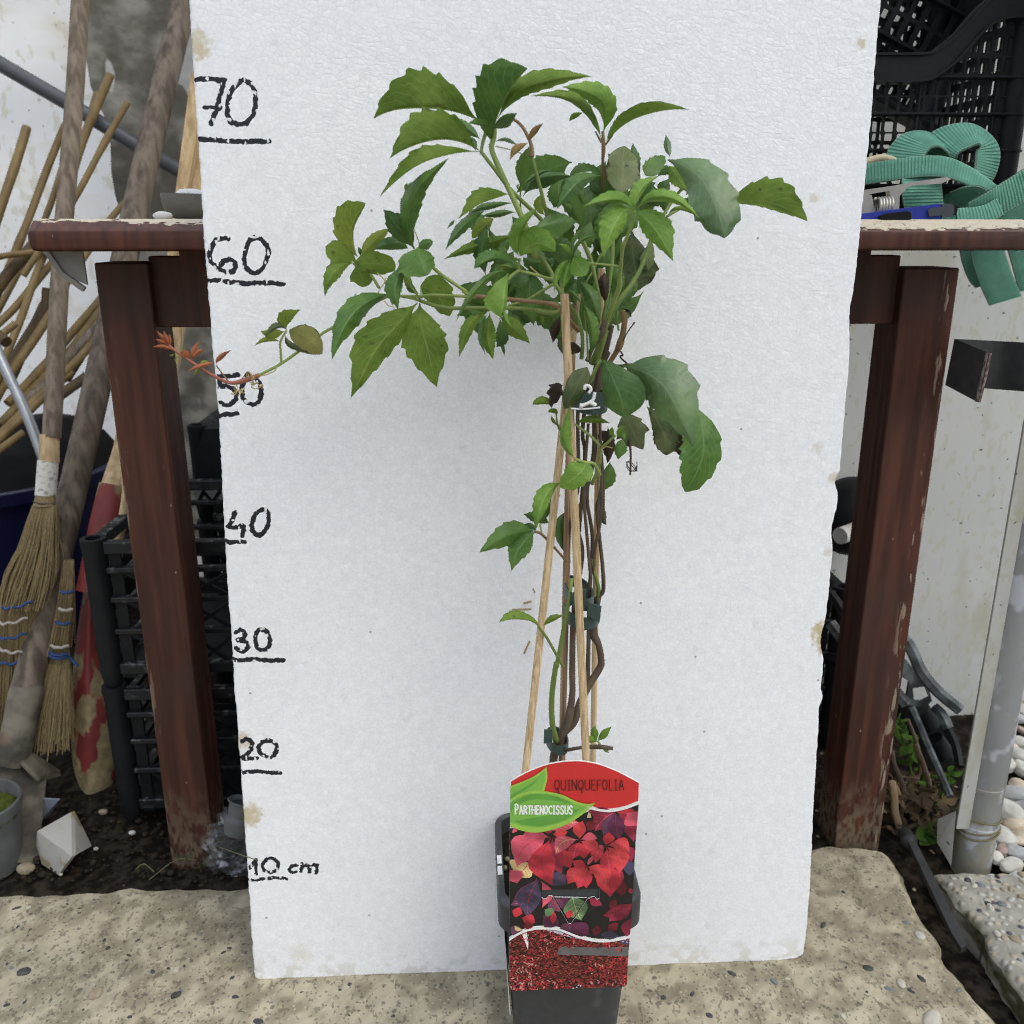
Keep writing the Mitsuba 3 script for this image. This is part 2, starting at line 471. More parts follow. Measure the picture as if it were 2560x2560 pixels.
STROKES = [
    zz(0, 0, 3.019, [(1475, 603), (1560, 590), (1640, 605), (1695, 605)]), zz(0, 0, 3.019, [(1695, 605), (1660, 720), (1630, 830), (1595, 930)]), zz(0, 0, 3.019, [(1545, 812), (1660, 815)]),
    zz(0, 0, 3.019, [(1805, 620), (1750, 680), (1715, 770), (1715, 860), (1740, 920), (1800, 940), (1860, 930), (1910, 870), (1930, 800), (1925, 700), (1890, 630), (1840, 600), (1805, 620)]),
    zz(0, 0, 3.019, [(1505, 1052), (1600, 1055), (1700, 1065), (1850, 1070), (2030, 1068)]),
    zz(360, 480, 3.019, [(640, 352), (590, 350), (540, 365), (505, 420), (490, 480), (510, 530), (560, 580), (620, 605), (670, 600), (690, 565), (685, 525), (650, 505), (600, 520), (575, 560)]),
    zz(360, 480, 3.019, [(800, 360), (770, 430), (755, 500), (765, 560), (800, 605), (845, 615), (895, 580), (925, 520), (945, 460), (925, 400), (880, 355), (830, 347), (800, 360)]),
    zz(360, 480, 3.019, [(490, 668), (560, 668), (640, 678), (750, 690), (850, 685), (940, 685), (1050, 697)]),
    zz(360, 480, 3.019, [(710, 1380), (640, 1388), (570, 1390), (568, 1470), (620, 1465), (670, 1480), (700, 1520), (690, 1570), (650, 1610), (610, 1610), (578, 1588)]),
    zz(360, 480, 3.019, [(785, 1370), (755, 1420), (738, 1480), (745, 1550), (780, 1590), (830, 1605), (870, 1580), (885, 1520), (880, 1450), (850, 1410), (785, 1370)]),
    zz(360, 480, 3.019, [(558, 1695), (600, 1680), (705, 1672)]),
    zz(540, 1240, 9.66, [(460, 395), (420, 530), (360, 650), (300, 745), (450, 765), (560, 735), (670, 725), (660, 840), (635, 960)]),
    zz(540, 1240, 9.66, [(1020, 370), (960, 440), (900, 560), (850, 700), (880, 830), (950, 920), (1040, 960), (1130, 900), (1200, 820), (1260, 700), (1275, 560), (1260, 420), (1180, 330), (1090, 340), (1020, 370)]),
    zz(540, 1240, 9.66, [(240, 1095), (370, 1125), (520, 1100), (690, 1105)]),
    zz(560, 1540, 9.66, [(285, 410), (390, 330), (480, 370), (515, 450), (480, 540), (330, 590), (470, 590), (560, 640), (600, 730), (540, 820), (470, 870), (370, 830), (290, 775)]),
    zz(560, 1540, 9.66, [(860, 310), (790, 400), (755, 520), (755, 650), (810, 770), (890, 835), (1010, 805), (1090, 740), (1105, 600), (1080, 460), (1000, 340), (920, 330), (860, 310)]),
    zz(560, 1540, 9.66, [(235, 1050), (380, 1065), (560, 1055), (750, 1045), (900, 1055), (1100, 1080), (1250, 1075), (1440, 1065)]),
    zz(570, 1800, 9.66, [(330, 510), (450, 460), (560, 500), (595, 570), (560, 700), (490, 800), (400, 880), (330, 925), (410, 945), (540, 920), (690, 915)]),
    zz(570, 1800, 9.66, [(900, 500), (790, 540), (735, 660), (760, 790), (860, 860), (1020, 905), (1110, 850), (1180, 730), (1180, 620), (1090, 520), (990, 490), (900, 500)]),
    zz(570, 1800, 9.66, [(355, 1265), (560, 1245), (700, 1235), (900, 1255), (1100, 1275), (1270, 1275)]),
    zz(600, 2080, 8.05, [(195, 725), (260, 630), (325, 560), (325, 850)]),
    zz(600, 2080, 8.05, [(570, 530), (490, 590), (450, 690), (490, 770), (580, 825), (670, 800), (750, 740), (765, 630), (700, 550), (630, 525), (570, 530)]),
    zz(600, 2080, 8.05, [(170, 975), (320, 970), (420, 945), (560, 935), (720, 920), (930, 940)]),
    zz(600, 2080, 8.05, [(1150, 675), (1060, 670), (1000, 740), (1010, 800), (1070, 820), (1130, 800)]),
    zz(600, 2080, 8.05, [(1250, 640), (1250, 700), (1225, 790), (1260, 700), (1330, 665), (1400, 690), (1400, 810), (1430, 690), (1500, 660), (1555, 670), (1545, 740), (1530, 825)]),
]
SEGS = [(a, b, .0017 if i < 5 else (.0017 if i < 11 else (.0018 if i < 20 else .0015))) for i, st in enumerate(STROKES) for a, b in zip(st[:-1], st[1:])]
STAIN = [(*on_board(x, y), r, s) for x, y, r, s in ((492, 112, .012, .7), (505, 130, .007, .6), (2058, 1590, .012, 1.), (2066, 1615, .010, 1.), (2050, 1570, .007, .9), (605, 1850, .010, .7), (622, 2040, .014, .9), (2085, 1195, .008, .6), (2070, 1380, .006, .5), (750, 2385, .012, .3), (2155, 107, .005, .7), (2045, 1120, .006, .4), (2035, 495, .005, .5))]


def eps_color(p, n, uv):
    x, h = p.x, p.z / CL
    wob = .0006 * (noise(x * 520, h * 520) - .5) * 2
    d = mi.Float(1.)
    for (ax, ay), (bx_, by), w in SEGS:
        vx, vy = bx_ - ax, by - ay
        t = dr.clip(((x - ax) * vx + (h - ay) * vy) / (vx * vx + vy * vy + 1e-12), 0, 1)
        d = dr.minimum(d, dr.sqrt(dr.square(x - ax - t * vx) + dr.square(h - ay - t * vy)) - w)
    ink = smoothstep(.0003, -.0002, d + wob) * (1 - .85 * smoothstep(.74, .82, noise(x * 420 + 9, h * 330)))
    c = mix((.80, .815, .845), (.87, .88, .90), fbm(x * 240, h * 240, 0., 2))
    c = mix(c, mi.Color3f(.76, .745, .69), smoothstep(.62, .82, fbm(x * 18, h * 18, 4., 4)) * .15)
    cd, cd2, cr_ = voronoi((x + .0016 * noise(x * 210, p.z * 210)) * 265, (p.z + .0016 * noise(x * 210 + 50, p.z * 210)) * 265)
    c = c * (.955 + .05 * cr_) * (1 - .10 * smoothstep(.16, .0, cd2 - cd))
    for sx, sh, r, k in STAIN:
        q = dr.sqrt(dr.square(x - sx) + dr.square(h - sh)) / r
        c = mix(c, mi.Color3f(.52, .44, .27), k * smoothstep(1.2, .3, q + 1.1 * (fbm(x * 330, h * 330, 7., 3) - .45)))
    low = smoothstep(.035, .0, h) * smoothstep(.50, .66, fbm(x * 110, h * 110, 2., 3))
    c = mix(c, mi.Color3f(.50, .46, .36), low * .4)
    v, v2, r = voronoi(x * 42, h * 42)
    c = mix(c, mi.Color3f(.12, .11, .10), smoothstep(.05, .03, v) * smoothstep(.965, .97, r) * .7)
    c = mix(c, mi.Color3f(.012, .014, .02), ink * dr.select(n.y < 0, 1., 0.))
    return c


def eps_relief(p, n, uv):
    x, h = p.x + .0016 * noise(p.x * 210, p.z * 210), p.z + .0016 * noise(p.x * 210 + 50, p.z * 210)
    d, d2, r = voronoi(x * 265, h * 265)
    return .00010 * smoothstep(.0, .34, d2 - d) * (.5 + r) + .00009 * r - .00008 * d + .00003 * fbm(x * 500, h * 500, 1., 2)


mat('polystyrene', eps_color, .5, .35, eps_relief, 1.0, 2.5e-4)

edge_l = [on_board(x * 2560 / 1932, y * 2560 / 1932) for x, y in ((480, 1845), (467, 1657), (454, 1453), (438, 1245), (424, 1021), (411, 781), (390, 532), (372, 265), (357, 2))]
edge_r = [on_board(x, y) for x, y in ((2203, 2), (2173, 360), (2136, 740), (2110, 1080), (2097, 1235), (2067, 1550), (2063, 1640), (2050, 1750), (2034, 2060), (2024, 2240), (2015, 2345), (2008, 2388))]
outline = [(edge_r[-1][0] - .008, .0), (edge_r[-1][0] - .02, -.001)] + [(edge_r[-1][0] - .13, -.002), (.0, -.001)] + [(edge_l[0][0] + .004, -.003)]
outline = outline + edge_l + [(edge_l[-1][0] - .001, 1.0), (edge_r[0][0] + .001, 1.0)] + edge_r
bpoly = Polygon(outline)
ring = np.array([bpoly.exterior.interpolate(s).coords[0] for s in np.arange(0, bpoly.length, .0024)])
tt = np.roll(ring, -1, 0) - np.roll(ring, 1, 0)
nn = np.stack([tt[:, 1], -tt[:, 0]], 1) / np.linalg.norm(tt, axis=1, keepdims=True)
if not bpoly.exterior.is_ccw:
    nn = -nn
wear = (meshkit.fbm(np.c_[ring * 300, ring[:, :1] * 0], 3, 2) - .5) * .0013 + (meshkit.fbm(np.c_[ring * 40, ring[:, :1] * 0], 2, 6) - .5) * .0010
for px, py, r, dep in ((2060, 1600, .014, .004), (2098, 1205, .006, .004), (2130, 790, .02, .002), (2100, 1320, .012, .003), (2045, 1745, .006, -.003)):
    c = np.array(on_board(px, py))
    wear -= dep * np.exp(-(np.linalg.norm(ring - c, axis=1) / r) ** 2)
ring = ring + nn * wear[:, None]
TH = .03
face = trimesh.creation.extrude_polygon(Polygon(ring).buffer(0), TH - .0016, engine='earcut')
inner = Polygon(ring).buffer(-.0014)
rim = trimesh.creation.extrude_polygon(inner, .0016, engine='earcut')
V = lambda m, t0: np.array([bp(x, h, t0 + (t)) for x, h, t in m.vertices])
body = trimesh.Trimesh(V(face, .0016), face.faces[:, ::-1], process=False)
front = trimesh.Trimesh(V(rim, 0.), rim.faces[:, ::-1], process=False)
obj('polystyrene_board', cat_(body, front), 'polystyrene', label='white polystyrene board leaning on the table, with a hand-drawn centimetre scale', cat='board')

# ------------------------------------------------------------------ the table
def varnish(p, n, uv):
    lx = fbm(p.x * 160, p.y * 160, p.z * 7, 4)
    c = mix((.042, .0135, .0085), (.092, .031, .018), smoothstep(.3, .75, lx))
    c = mix(c, mi.Color3f(.05, .026, .02), smoothstep(.5, .7, fbm(p.x * 12, p.y * 12, p.z * 12, 3)) * .55)
    d, d2, r = voronoi(p.x * 75 + p.y * 31, p.z * 48)
    c = mix(c, mi.Color3f(.30, .23, .18), smoothstep(.13, .05, d + .16 * noise(p.x * 900, p.z * 500)) * smoothstep(.92, .95, r))
    return c


def leg_wood(p, n, uv):
    c = varnish(p, n, uv)
    e = dr.maximum(smoothstep(.012, .0, dr.abs(p.x - .386) - .002), smoothstep(.010, .0, dr.abs(p.x + .373)) * .5) * dr.select(n.y < -.5, 1., .6)
    worn = e * smoothstep(.57, .64, fbm(p.x * 260, p.y * 100, p.z * 26, 4))
    c = mix(c, mi.Color3f(.30, .23, .17), worn)
    low = smoothstep(.10, .02, p.z + .05 * (fbm(p.x * 90, p.y * 90, p.z * 60, 3) - .3))
    foot = low * smoothstep(.36, .6, fbm(p.x * 240, p.y * 240, p.z * 80, 3))
    c = mix(c, mi.Color3f(.16, .125, .085), foot * .8)
    moss = smoothstep(.03, .0, p.z + .03 * noise(p.x * 200, p.z * 200)) * dr.select(p.x < 0, 1., 0.) * smoothstep(.4, .6, noise(p.x * 130, p.z * 160))
    return mix(c, mi.Color3f(.03, .04, .012), moss * .8)


def top_wood(p, n, uv):
    c = varnish(p, n, uv)
    line = dr.select(p.x < 0, .6436 - .0030 * smoothstep(-.36, -.27, p.x), .6372) + .002 * (fbm(p.x * 16, 0., 2., 3) - .5)
    bare = smoothstep(-.0005, .0005, p.z - line - .007 * (fbm(p.x * 170, p.y * 300, p.z * 500, 4) - .5))
    bare = bare * smoothstep(.35, .43, fbm(p.x * 320, p.y * 90, p.z * 900, 3) + .12)
    return mix(c, mix((.40, .34, .25), (.56, .50, .40), fbm(p.x * 180, p.y * 700, p.z * 900, 3)), bare)


wood_relief = lambda p, n, uv: .0003 * fbm(p.x * 240, p.y * 240, p.z * 22, 4)
mat('leg_wood', leg_wood, .55, .35, wood_relief)
mat('apron_wood', varnish, .55, .35, wood_relief)
mat('top_wood', top_wood, .45, .4, lambda p, n, uv: .0004 * fbm(p.x * 22, p.y * 240, p.z * 240, 4))
mat('grey_steel', lambda p, n, uv: mix((.16, .155, .14), (.30, .29, .27), fbm(p.x * 70, p.y * 70, p.z * 70, 3)), .55, .5)

TY = .085
table = thing('table', 'worn dark brown wooden table behind the polystyrene board', 'table')
tl, tr = at(60, 590, TY)[0], at(2600, 590, TY)[0]
tz0, tz1 = at(60, 629, TY)[2], .6445
prof = [(0, tz0 + .003), (.003, tz0), (.337, tz0), (.337, tz1), (.013, tz1), (.0105, tz1 - .0006), (.0018, tz1 - .0082), (.0003, tz1 - .0098)]
prof = np.array(prof)
xs = [(tl + .001, .006), (tl - .0, .003), (tl + .006, 0), (tr - .006, 0), (tr, .003)]
xs = [(tl, .006), (tl + .003, .002), (tl + .009, 0.)] + [(x, 0.) for x in np.linspace(tl + .02, tr - .01, 30)] + [(tr, .004)]
cz = (tz0 + tz1) / 2
V = np.array([[x, TY + s + y * (1 - 0), cz + (z - cz) * (1 - s * 40)] for x, s in xs for y, z in prof])
m = len(prof)
F = []
for i in range(len(xs) - 1):
    for k in range(m):
        a, b = i * m + k, i * m + (k + 1) % m
        F += [[a, a + m, b + m], [a, b + m, b]]
F += [[0, k + 1, k] for k in range(1, m - 1)] + [[(len(xs) - 1) * m, (len(xs) - 1) * m + k, (len(xs) - 1) * m + k + 1] for k in range(1, m - 1)]
tt = trimesh.Trimesh(V, F, process=False)
trimesh.repair.fix_normals(tt)
obj('tabletop', tt, 'top_wood', table, smooth=35, label='tabletop with paint worn to bare wood along its front edge')
LY = .165
for side, (x0p, x1p, yt) in enumerate(((234, 368, 657), (2263, 2400, 670))):
    a, b = at(x0p, yt, LY), at(x1p, yt, LY)
    zt = a[2]
    obj('leg', bx(a[0], b[0], LY, LY + .05, -.03, zt, .0012), 'leg_wood', table)
    s_ = .12 if side == 0 else -.12
    obj('leg', bx(a[0] + s_, b[0] + s_, LY + .17, LY + .22, -.03, tz0 - .015, .0012), 'leg_wood', table)
la, ra = at(376, 700, LY + .012), at(2246, 700, LY + .012)
obj('apron', bx(la[0], ra[0], LY + .012, LY + .034, at(450, 818, LY + .012)[2], tz0 - .006, .001), 'apron_wood', table)
obj('top_rail', bx(tl + .09, tr - .1, LY + .006, LY + .03, tz0 - .014, tz0 - .0005), 'apron_wood', table)
obj('top_rail', bx(tl + .09, tr - .1, LY + .2, LY + .23, tz0 - .014, tz0 - .0005), 'apron_wood', table)
g = [at(115, 625, .12), at(205, 628, .12), at(217, 712, .12), at(208, 724, .12), at(160, 690, .12)]
br = prism(Polygon([(q[0], q[2]) for q in (g[0], g[1], g[2], g[4])]), .0025)
obj('bracket', cat_(upright(br, [0, .123, 0]), beam(g[4] + [0, 0, .001], g[3] + [0.001, 0, 0], .004, .004), beam(g[0], g[4], .004, .004)), 'grey_steel', table, label='bent grey metal corner bracket under the tabletop')

# ================================================================== things behind the board, left
def streak(lo, hi, s=1., seed=0.):
    """Grain along z on dull old wood or cane."""
    return lambda p, n, uv: mix(lo, hi, smoothstep(.25, .75, fbm(p.x * 210 * s + seed, p.y * 210 * s, p.z * 16 * s, 4)))


mat('grey_wood', streak((.115, .088, .065), (.235, .19, .145)), .75, .2)
mat('shovel_wood', streak((.075, .058, .046), (.19, .155, .12), .7, 3.), .7, .25)
mat('pale_wood', streak((.34, .235, .12), (.55, .41, .24), 1., 7.), .7, .25)
mat('cane', lambda p, n, uv: mix((.10, .062, .02), (.26, .18, .07), fbm(p.x * 90, p.y * 90, p.z * 24, 4)), .55, .4)
mat('dark_cane', lambda p, n, uv: mix((.035, .022, .012), (.12, .08, .035), fbm(p.x * 90, p.y * 90, p.z * 24, 4)), .6, .35)
mat('straw', lambda p, n, uv: mix((.12, .088, .042), (.28, .215, .11), fbm(p.x * 700, p.y * 700, p.z * 20, 3)), .7, .2)
mat('blue_twine', (.025, .06, .17), .6, .3)
mat('white_twine', (.38, .34, .32), .7, .2)
mat('tape', lambda p, n, uv: mix((.60, .58, .54), (.32, .30, .27), smoothstep(.55, .72, fbm(p.x * 260, p.y * 260, p.z * 260, 3))), .6, .3)
mat('grey_pipe', lambda p, n, uv: mix((.045, .052, .062), (.085, .092, .10), fbm(p.x * 60, p.y * 60, p.z * 60, 3)), .38, .5)
mat('bright_steel', lambda p, n, uv: mix((.32, .34, .37), (.52, .54, .57), fbm(p.x * 50, p.y * 50, p.z * 50, 3)), .35, .5, metallic=.7)
mat('old_concrete', lambda p, n, uv: mix(mix((.12, .115, .095), (.30, .29, .255), smoothstep(.3, .7, fbm(p.x * 28, p.z * 28, p.y * 28, 5))), mi.Color3f(.55, .55, .54), smoothstep(.72, .76, fbm(p.x * 24 + 3, p.z * 14, 2., 3)) * .7), .9, .2,
    lambda p, n, uv: .006 * fbm(p.x * 40, p.y * 40, p.z * 40, 4))
mat('old_iron', lambda p, n, uv: mix(mix((.055, .05, .04), (.17, .15, .115), smoothstep(.3, .7, fbm(p.x * 45, p.y * 45, p.z * 45, 5))), mi.Color3f(.15, .085, .045), smoothstep(.62, .75, fbm(p.x * 20 + 8, p.y * 20, p.z * 20, 4)) * .6), .8, .3,
    lambda p, n, uv: .0012 * fbm(p.x * 140, p.y * 140, p.z * 140, 4))


def red_paint(p, n, uv):
    c = mix((.12, .020, .019), (.24, .036, .032), fbm(p.x * 60, p.y * 60, p.z * 30, 3))
    chip = smoothstep(.50, .58, fbm(p.x * 55 + 2, p.y * 55, p.z * 22, 4) + dr.maximum(0., .10 - p.z) * 1.3)
    return mix(c, mix((.09, .065, .035), (.42, .34, .18), fbm(p.x * 120, p.y * 120, p.z * 90, 4)), chip)


mat('red_paint', red_paint, .5, .4)
mat('black_plastic', lambda p, n, uv: mix((.006, .007, .0085), (.015, .016, .018), fbm(p.x * 45, p.y * 45, p.z * 45, 4)), .5, .18)
mat('dusty_plastic', lambda p, n, uv: mix((.007, .0085, .0105), (.13, .135, .135), smoothstep(.55, .80, fbm(p.x * 130, p.y * 130, p.z * 130, 4)) * dr.select(n.z > .5, 1., .3)), .5, .4)
mat('navy_plastic', (.004, .005, .032), .4, .4)
mat('dull_black', (.008, .0078, .0085), .8, .2)


def rod(name, label, cat, m, a, b, r, Ya, Yb, group=None, nodes=0, sides=10, seed=0):
    """A straight stick between two places of the photograph, at the depths Ya and Yb; nodes: swollen cane joints."""
    A, B = at(*a, Ya), at(*b, Yb)
    g = np.random.default_rng(seed + int(abs(a[0]) * 7 + abs(b[1])))
    L = np.linalg.norm(B - A)
    n = max(2, int(L / .02))
    t = np.linspace(0, 1, n)
    side = np.cross(B - A, [0, 1, 0]) / L
    bend = g.normal() * .004 * np.sin(t * np.pi) + .0012 * np.sin(t * 9 + g.uniform(0, 6))
    P = A + t[:, None] * (B - A) + bend[:, None] * side
    rr = np.full(n, r)
    if nodes:
        for k in np.arange(g.uniform(.02, .1), L, nodes):
            rr = rr + .0011 * np.exp(-((t * L - k) / .006) ** 2)
    tb = tube(P, rr, sides, n=2 * n)
    if parent_stack:
        return obj(name, tb, m, parent_stack[-1], smooth=40)
    return obj(name, tb, m, smooth=40, label=label, cat=cat, group=group)


parent_stack = []

pl = [(213, -260), (214, 60), (216, 150), (226, 215), (246, 262), (268, 305), (276, 360), (278, 430), (288, 490), (305, 540), (318, 600), (345, 700), (400, 800), (428, 900), (440, 1100), (460, 1345), (800, 1345), (800, -260)]
pp = [at(x, y, .86) for x, y in pl]
pm = prism(Polygon([(q[0], q[2]) for q in pp]), .14)
obj('concrete_pillar', trimesh.Trimesh(*trimesh.remesh.subdivide_to_size(*(lambda m: (m.vertices, m.faces))(upright(pm, [0, 1.0, 0])), .05)), 'old_concrete', label='rough stained grey concrete pillar behind the tools', cat='pillar')

rod('drain_pipe', 'dark grey plastic pipe sloping down in front of the concrete pillar', 'pipe', 'grey_pipe', (-130, 77), (470, 437), .0108, .80, .80, sides=24)

# shovel with the long grey handle
sh = thing('shovel', 'long-handled shovel with a grey wooden handle and a mud-caked blade by the moss pot', 'shovel')
parent_stack.append(sh)
rod('handle', '', '', 'shovel_wood', (64, 1740), (478, -80), .0165, .30, .80, sides=20)
A, B = at(64, 1740, .30), at(40, 1860, .262)
obj('socket', tube([B + [-.006, -.01, -.02], B, A, A + (A - B) * .25], [.014, .0175, .0185, .0172], 20), 'old_iron', sh, smooth=50)
u, v = np.meshgrid(np.linspace(0, 1, 15), np.linspace(0, 1, 14))
c = [at(-190, 1845, .262), at(104, 1945, .258), at(84, 2150, .172), at(-190, 2160, .172)]
P = ((1 - u) * (1 - v))[..., None] * c[0] + (u * (1 - v))[..., None] * c[1] + (u * v)[..., None] * c[2] + ((1 - u) * v)[..., None] * c[3]
P[..., 2] -= .012 * np.clip((v - .75) / .25, 0, 1) * (u - .5) ** 2 * 4
P[..., 1] += .012 * ((u - .5) ** 2 * 4) * (1 - .3 * v) - .012 * np.exp(-((u - .5) / .12) ** 2) * (1 - v) + .003 * (meshkit.fbm(np.stack([u * 5, v * 5, u * 0], -1), 3) - .5)
i = np.arange(15 * 13)
i = i[i % 15 != 14]
F = np.vstack([np.stack([i, i + 1, i + 16], 1), np.stack([i, i + 16, i + 15], 1)])
V = P.reshape(-1, 3)
back = V + [0, .0035, 0]
obj('blade', cat_(trimesh.Trimesh(V, F), trimesh.Trimesh(back, F[:, ::-1])), 'old_iron', sh, smooth=50)
tread = cat_(beam(at(22, 1852, .256), at(106, 1944, .256), .02, .006, c=.002), hull([at(104, 1938, .256), at(150, 1925, .285), at(150, 1940, .285), at(106, 1952, .256), at(84, 1882, .29), at(60, 1868, .27)]))
obj('tread', tread, 'old_iron', sh, smooth=30)
parent_stack.pop()


def fan(rows, n, r, seed, wild=.25, taper=.6):
    """Loose straws following rows [(left point, right point)] from top to bottom, as one mesh of thin tubes."""
    g = np.random.default_rng(seed)
    out = []
    for k in range(n):
        s = np.clip(g.uniform(-.02, 1.02), -.05, 1.05)
        dep = g.normal() * .008
        end = 1 - wild * g.random() ** 2
        P = []
        for j, (a, b) in enumerate(rows):
            f = j / (len(rows) - 1)
            w = s + g.normal() * .035 * f
            q = a * (1 - w) + b * w
            bulge = .5 * np.linalg.norm(b - a) * math.sqrt(max(0, 1 - (2 * s - 1) ** 2)) * .5
            P.append(q + [0, -bulge * (1 if dep < 0 else -1) + dep * f, 0])
        P = smooth_path(P, 9)
        P = P[:max(4, int(round(9 * end)))]
        out.append(tube(P, np.linspace(r, r * taper, len(P)), 4, n=len(P), caps=False))
    return cat_(*out)


def solid_fan(rows, depth=.5):
    """The bound body of a broom head: oval sections through the rows."""
    a = np.arange(20) * 2 * np.pi / 20
    V = []
    for l, r in rows:
        m, h = (l + r) / 2, (r - l) / 2
        V.append(m + np.cos(a)[:, None] * h + np.sin(a)[:, None] * np.array([0, 1, 0]) * np.linalg.norm(h) * depth)
    V = np.vstack(V)
    k, F = np.arange(20), []
    for i in range(len(rows) - 1):
        a0, b0 = i * 20 + k, i * 20 + (k + 1) % 20
        F += [np.stack([a0, b0, b0 + 20], 1), np.stack([a0, b0 + 20, a0 + 20], 1)]
    return trimesh.Trimesh(V, np.vstack(F))


def row(l, r, py, Y, dy=0):
    return at(l, py, Y), at(r, py + dy, Y)


def twine(l, r, py, Y, dy, rad=.0016, wave=.0012):
    a, b = row(l, r, py, Y, dy)
    t = np.linspace(0, 1, 14)
    h = np.linalg.norm(b - a) / 2
    P = a + t[:, None] * (b - a) - np.array([0, 1, 0]) * (h * .55 * np.sin(t * np.pi))[:, None] + np.array([0, 0, 1]) * (wave * np.sin(t * 16))[:, None]
    return tube(P, rad, 6, n=40)


b1 = thing('broom', 'straw broom with a long pale handle and a band of white tape', 'broom')
parent_stack.append(b1)
rod('handle', '', '', 'grey_wood', (126, 1095), (208, -90), .0104, .40, .62, sides=20)
rod('sleeve', '', '', 'pale_wood', (121, 1156), (126, 1088), .0108, .392, .402, sides=20)
rod('tape_band', '', '', 'tape', (114, 1240), (121, 1152), .0114, .382, .393, sides=20)
parent_stack.pop()
heads = [row(90, 138, 1236, .38), row(84, 138, 1262, .375), row(72, 140, 1298, .37), row(55, 140, 1360, .36), row(22, 138, 1430, .345), row(2, 118, 1510, .33), row(-6, 92, 1600, .32), row(-10, 80, 1690, .325), row(-14, 78, 1800, .33), row(-16, 80, 1930, .33)]
obj('binding', solid_fan(heads[:2], .8), 'straw', b1, smooth=50)
obj('head', solid_fan([row(88, 136, 1250, .38), row(76, 138, 1300, .372), row(62, 132, 1370, .365), row(28, 128, 1440, .352), row(10, 108, 1510, .338), row(2, 84, 1600, .328), row(-2, 74, 1700, .335), row(-6, 72, 1880, .335)], .4), 'straw', b1, smooth=50)
obj('straw', fan(heads[1:6], 230, .0010, 5, .12), 'straw', b1, kind='stuff')
obj('straw', fan([row(-8, 84, 1500, .328), row(-10, 78, 1690, .328), row(-14, 78, 1880, .33)], 170, .0010, 6, .12), 'straw', b1, kind='stuff')
obj('wire', cat_(twine(84, 137, 1254, .374, 4, .0012, 0), twine(70, 128, 1301, .368, 3, .0012, 0)), 'old_iron', b1, smooth=True)
for l, r, py, dy, m in ((0, 82, 1518, -14, 'blue_twine'), (-6, 70, 1556, -12, 'white_twine'), (-6, 66, 1592, -8, 'blue_twine'), (-8, 56, 1614, 16, 'white_twine'), (-8, 52, 1648, 8, 'blue_twine')):
    obj('twine', twine(l, r, py, .312, dy), m, b1, smooth=True, label='blue stitching twine' if m == 'blue_twine' else 'white stitching twine')

b2 = thing('hand_broom', 'small straw hand broom tied with blue and white twine beside the red blade', 'broom')
hb = [row(160, 184, 1400, .36), row(152, 183, 1480, .35), row(143, 180, 1560, .342), row(132, 172, 1625, .334), row(112, 174, 1700, .325), row(94, 178, 1780, .315), row(84, 180, 1862, .30)]
obj('head', solid_fan(hb[:5], .7), 'straw', b2, smooth=50)
obj('straw', fan(hb[:4], 120, .0010, 7, .0), 'straw', b2, kind='stuff')
obj('straw', fan(hb[3:], 210, .0010, 8, .22), 'straw', b2, kind='stuff')
for l, r, py, dy, m in ((154, 184, 1480, -2, 'blue_twine'), (148, 182, 1522, 1, 'white_twine'), (140, 176, 1555, 2, 'blue_twine'), (128, 172, 1614, 0, 'white_twine'), (124, 170, 1630, 5, 'blue_twine'), (122, 168, 1638, 5, 'blue_twine')):
    obj('twine', twine(l, r, py, .318, dy, .0019, .0004), m, b2, smooth=True, label='blue binding twine' if m == 'blue_twine' else 'white binding twine')
obj('twine', tube([at(172, 1640, .325), at(184, 1655, .318), at(194, 1664, .312)], .0016, 6), 'blue_twine', b2, smooth=True, label='loose blue twine end')

rs = thing('red_shovel', 'shovel with a chipped red blade and socket standing beside the crates', 'shovel')
parent_stack.append(rs)
rod('handle', '', '', 'pale_wood', (287, 1230), (345, 940), .0165, .40, .52, sides=20)
parent_stack.pop()
A, B = at(290, 1212, .40), at(240, 1480, .36)
obj('socket', tube([A, A * .6 + B * .4, B], [.0185, .021, .022], 20), 'red_paint', rs, smooth=50)
u, v = np.meshgrid(np.linspace(-1, 1, 13), np.linspace(0, 1, 22))
lft, rgt = smooth_path([at(196, 1470, .36), at(172, 1640, .345), at(160, 1800, .325), at(168, 1940, .31), at(196, 2016, .30)], 22), smooth_path([at(262, 1470, .36), at(272, 1640, .345), at(280, 1800, .325), at(274, 1940, .31), at(258, 2014, .30)], 22)
P = lft[:, None] * (1 - u[..., None]) / 2 + rgt[:, None] * (1 + u[..., None]) / 2
P[..., 1] += .018 * u ** 2 - .008 * np.exp(-(u / .25) ** 2) * (1 - v)
i = np.arange(13 * 21)
i = i[i % 13 != 12]
F = np.vstack([np.stack([i, i + 1, i + 14], 1), np.stack([i, i + 14, i + 13], 1)])
V = P.reshape(-1, 3)
obj('blade', cat_(trimesh.Trimesh(V, F), trimesh.Trimesh(V + [0, .003, 0], F[:, ::-1])), 'red_paint', rs, smooth=50)

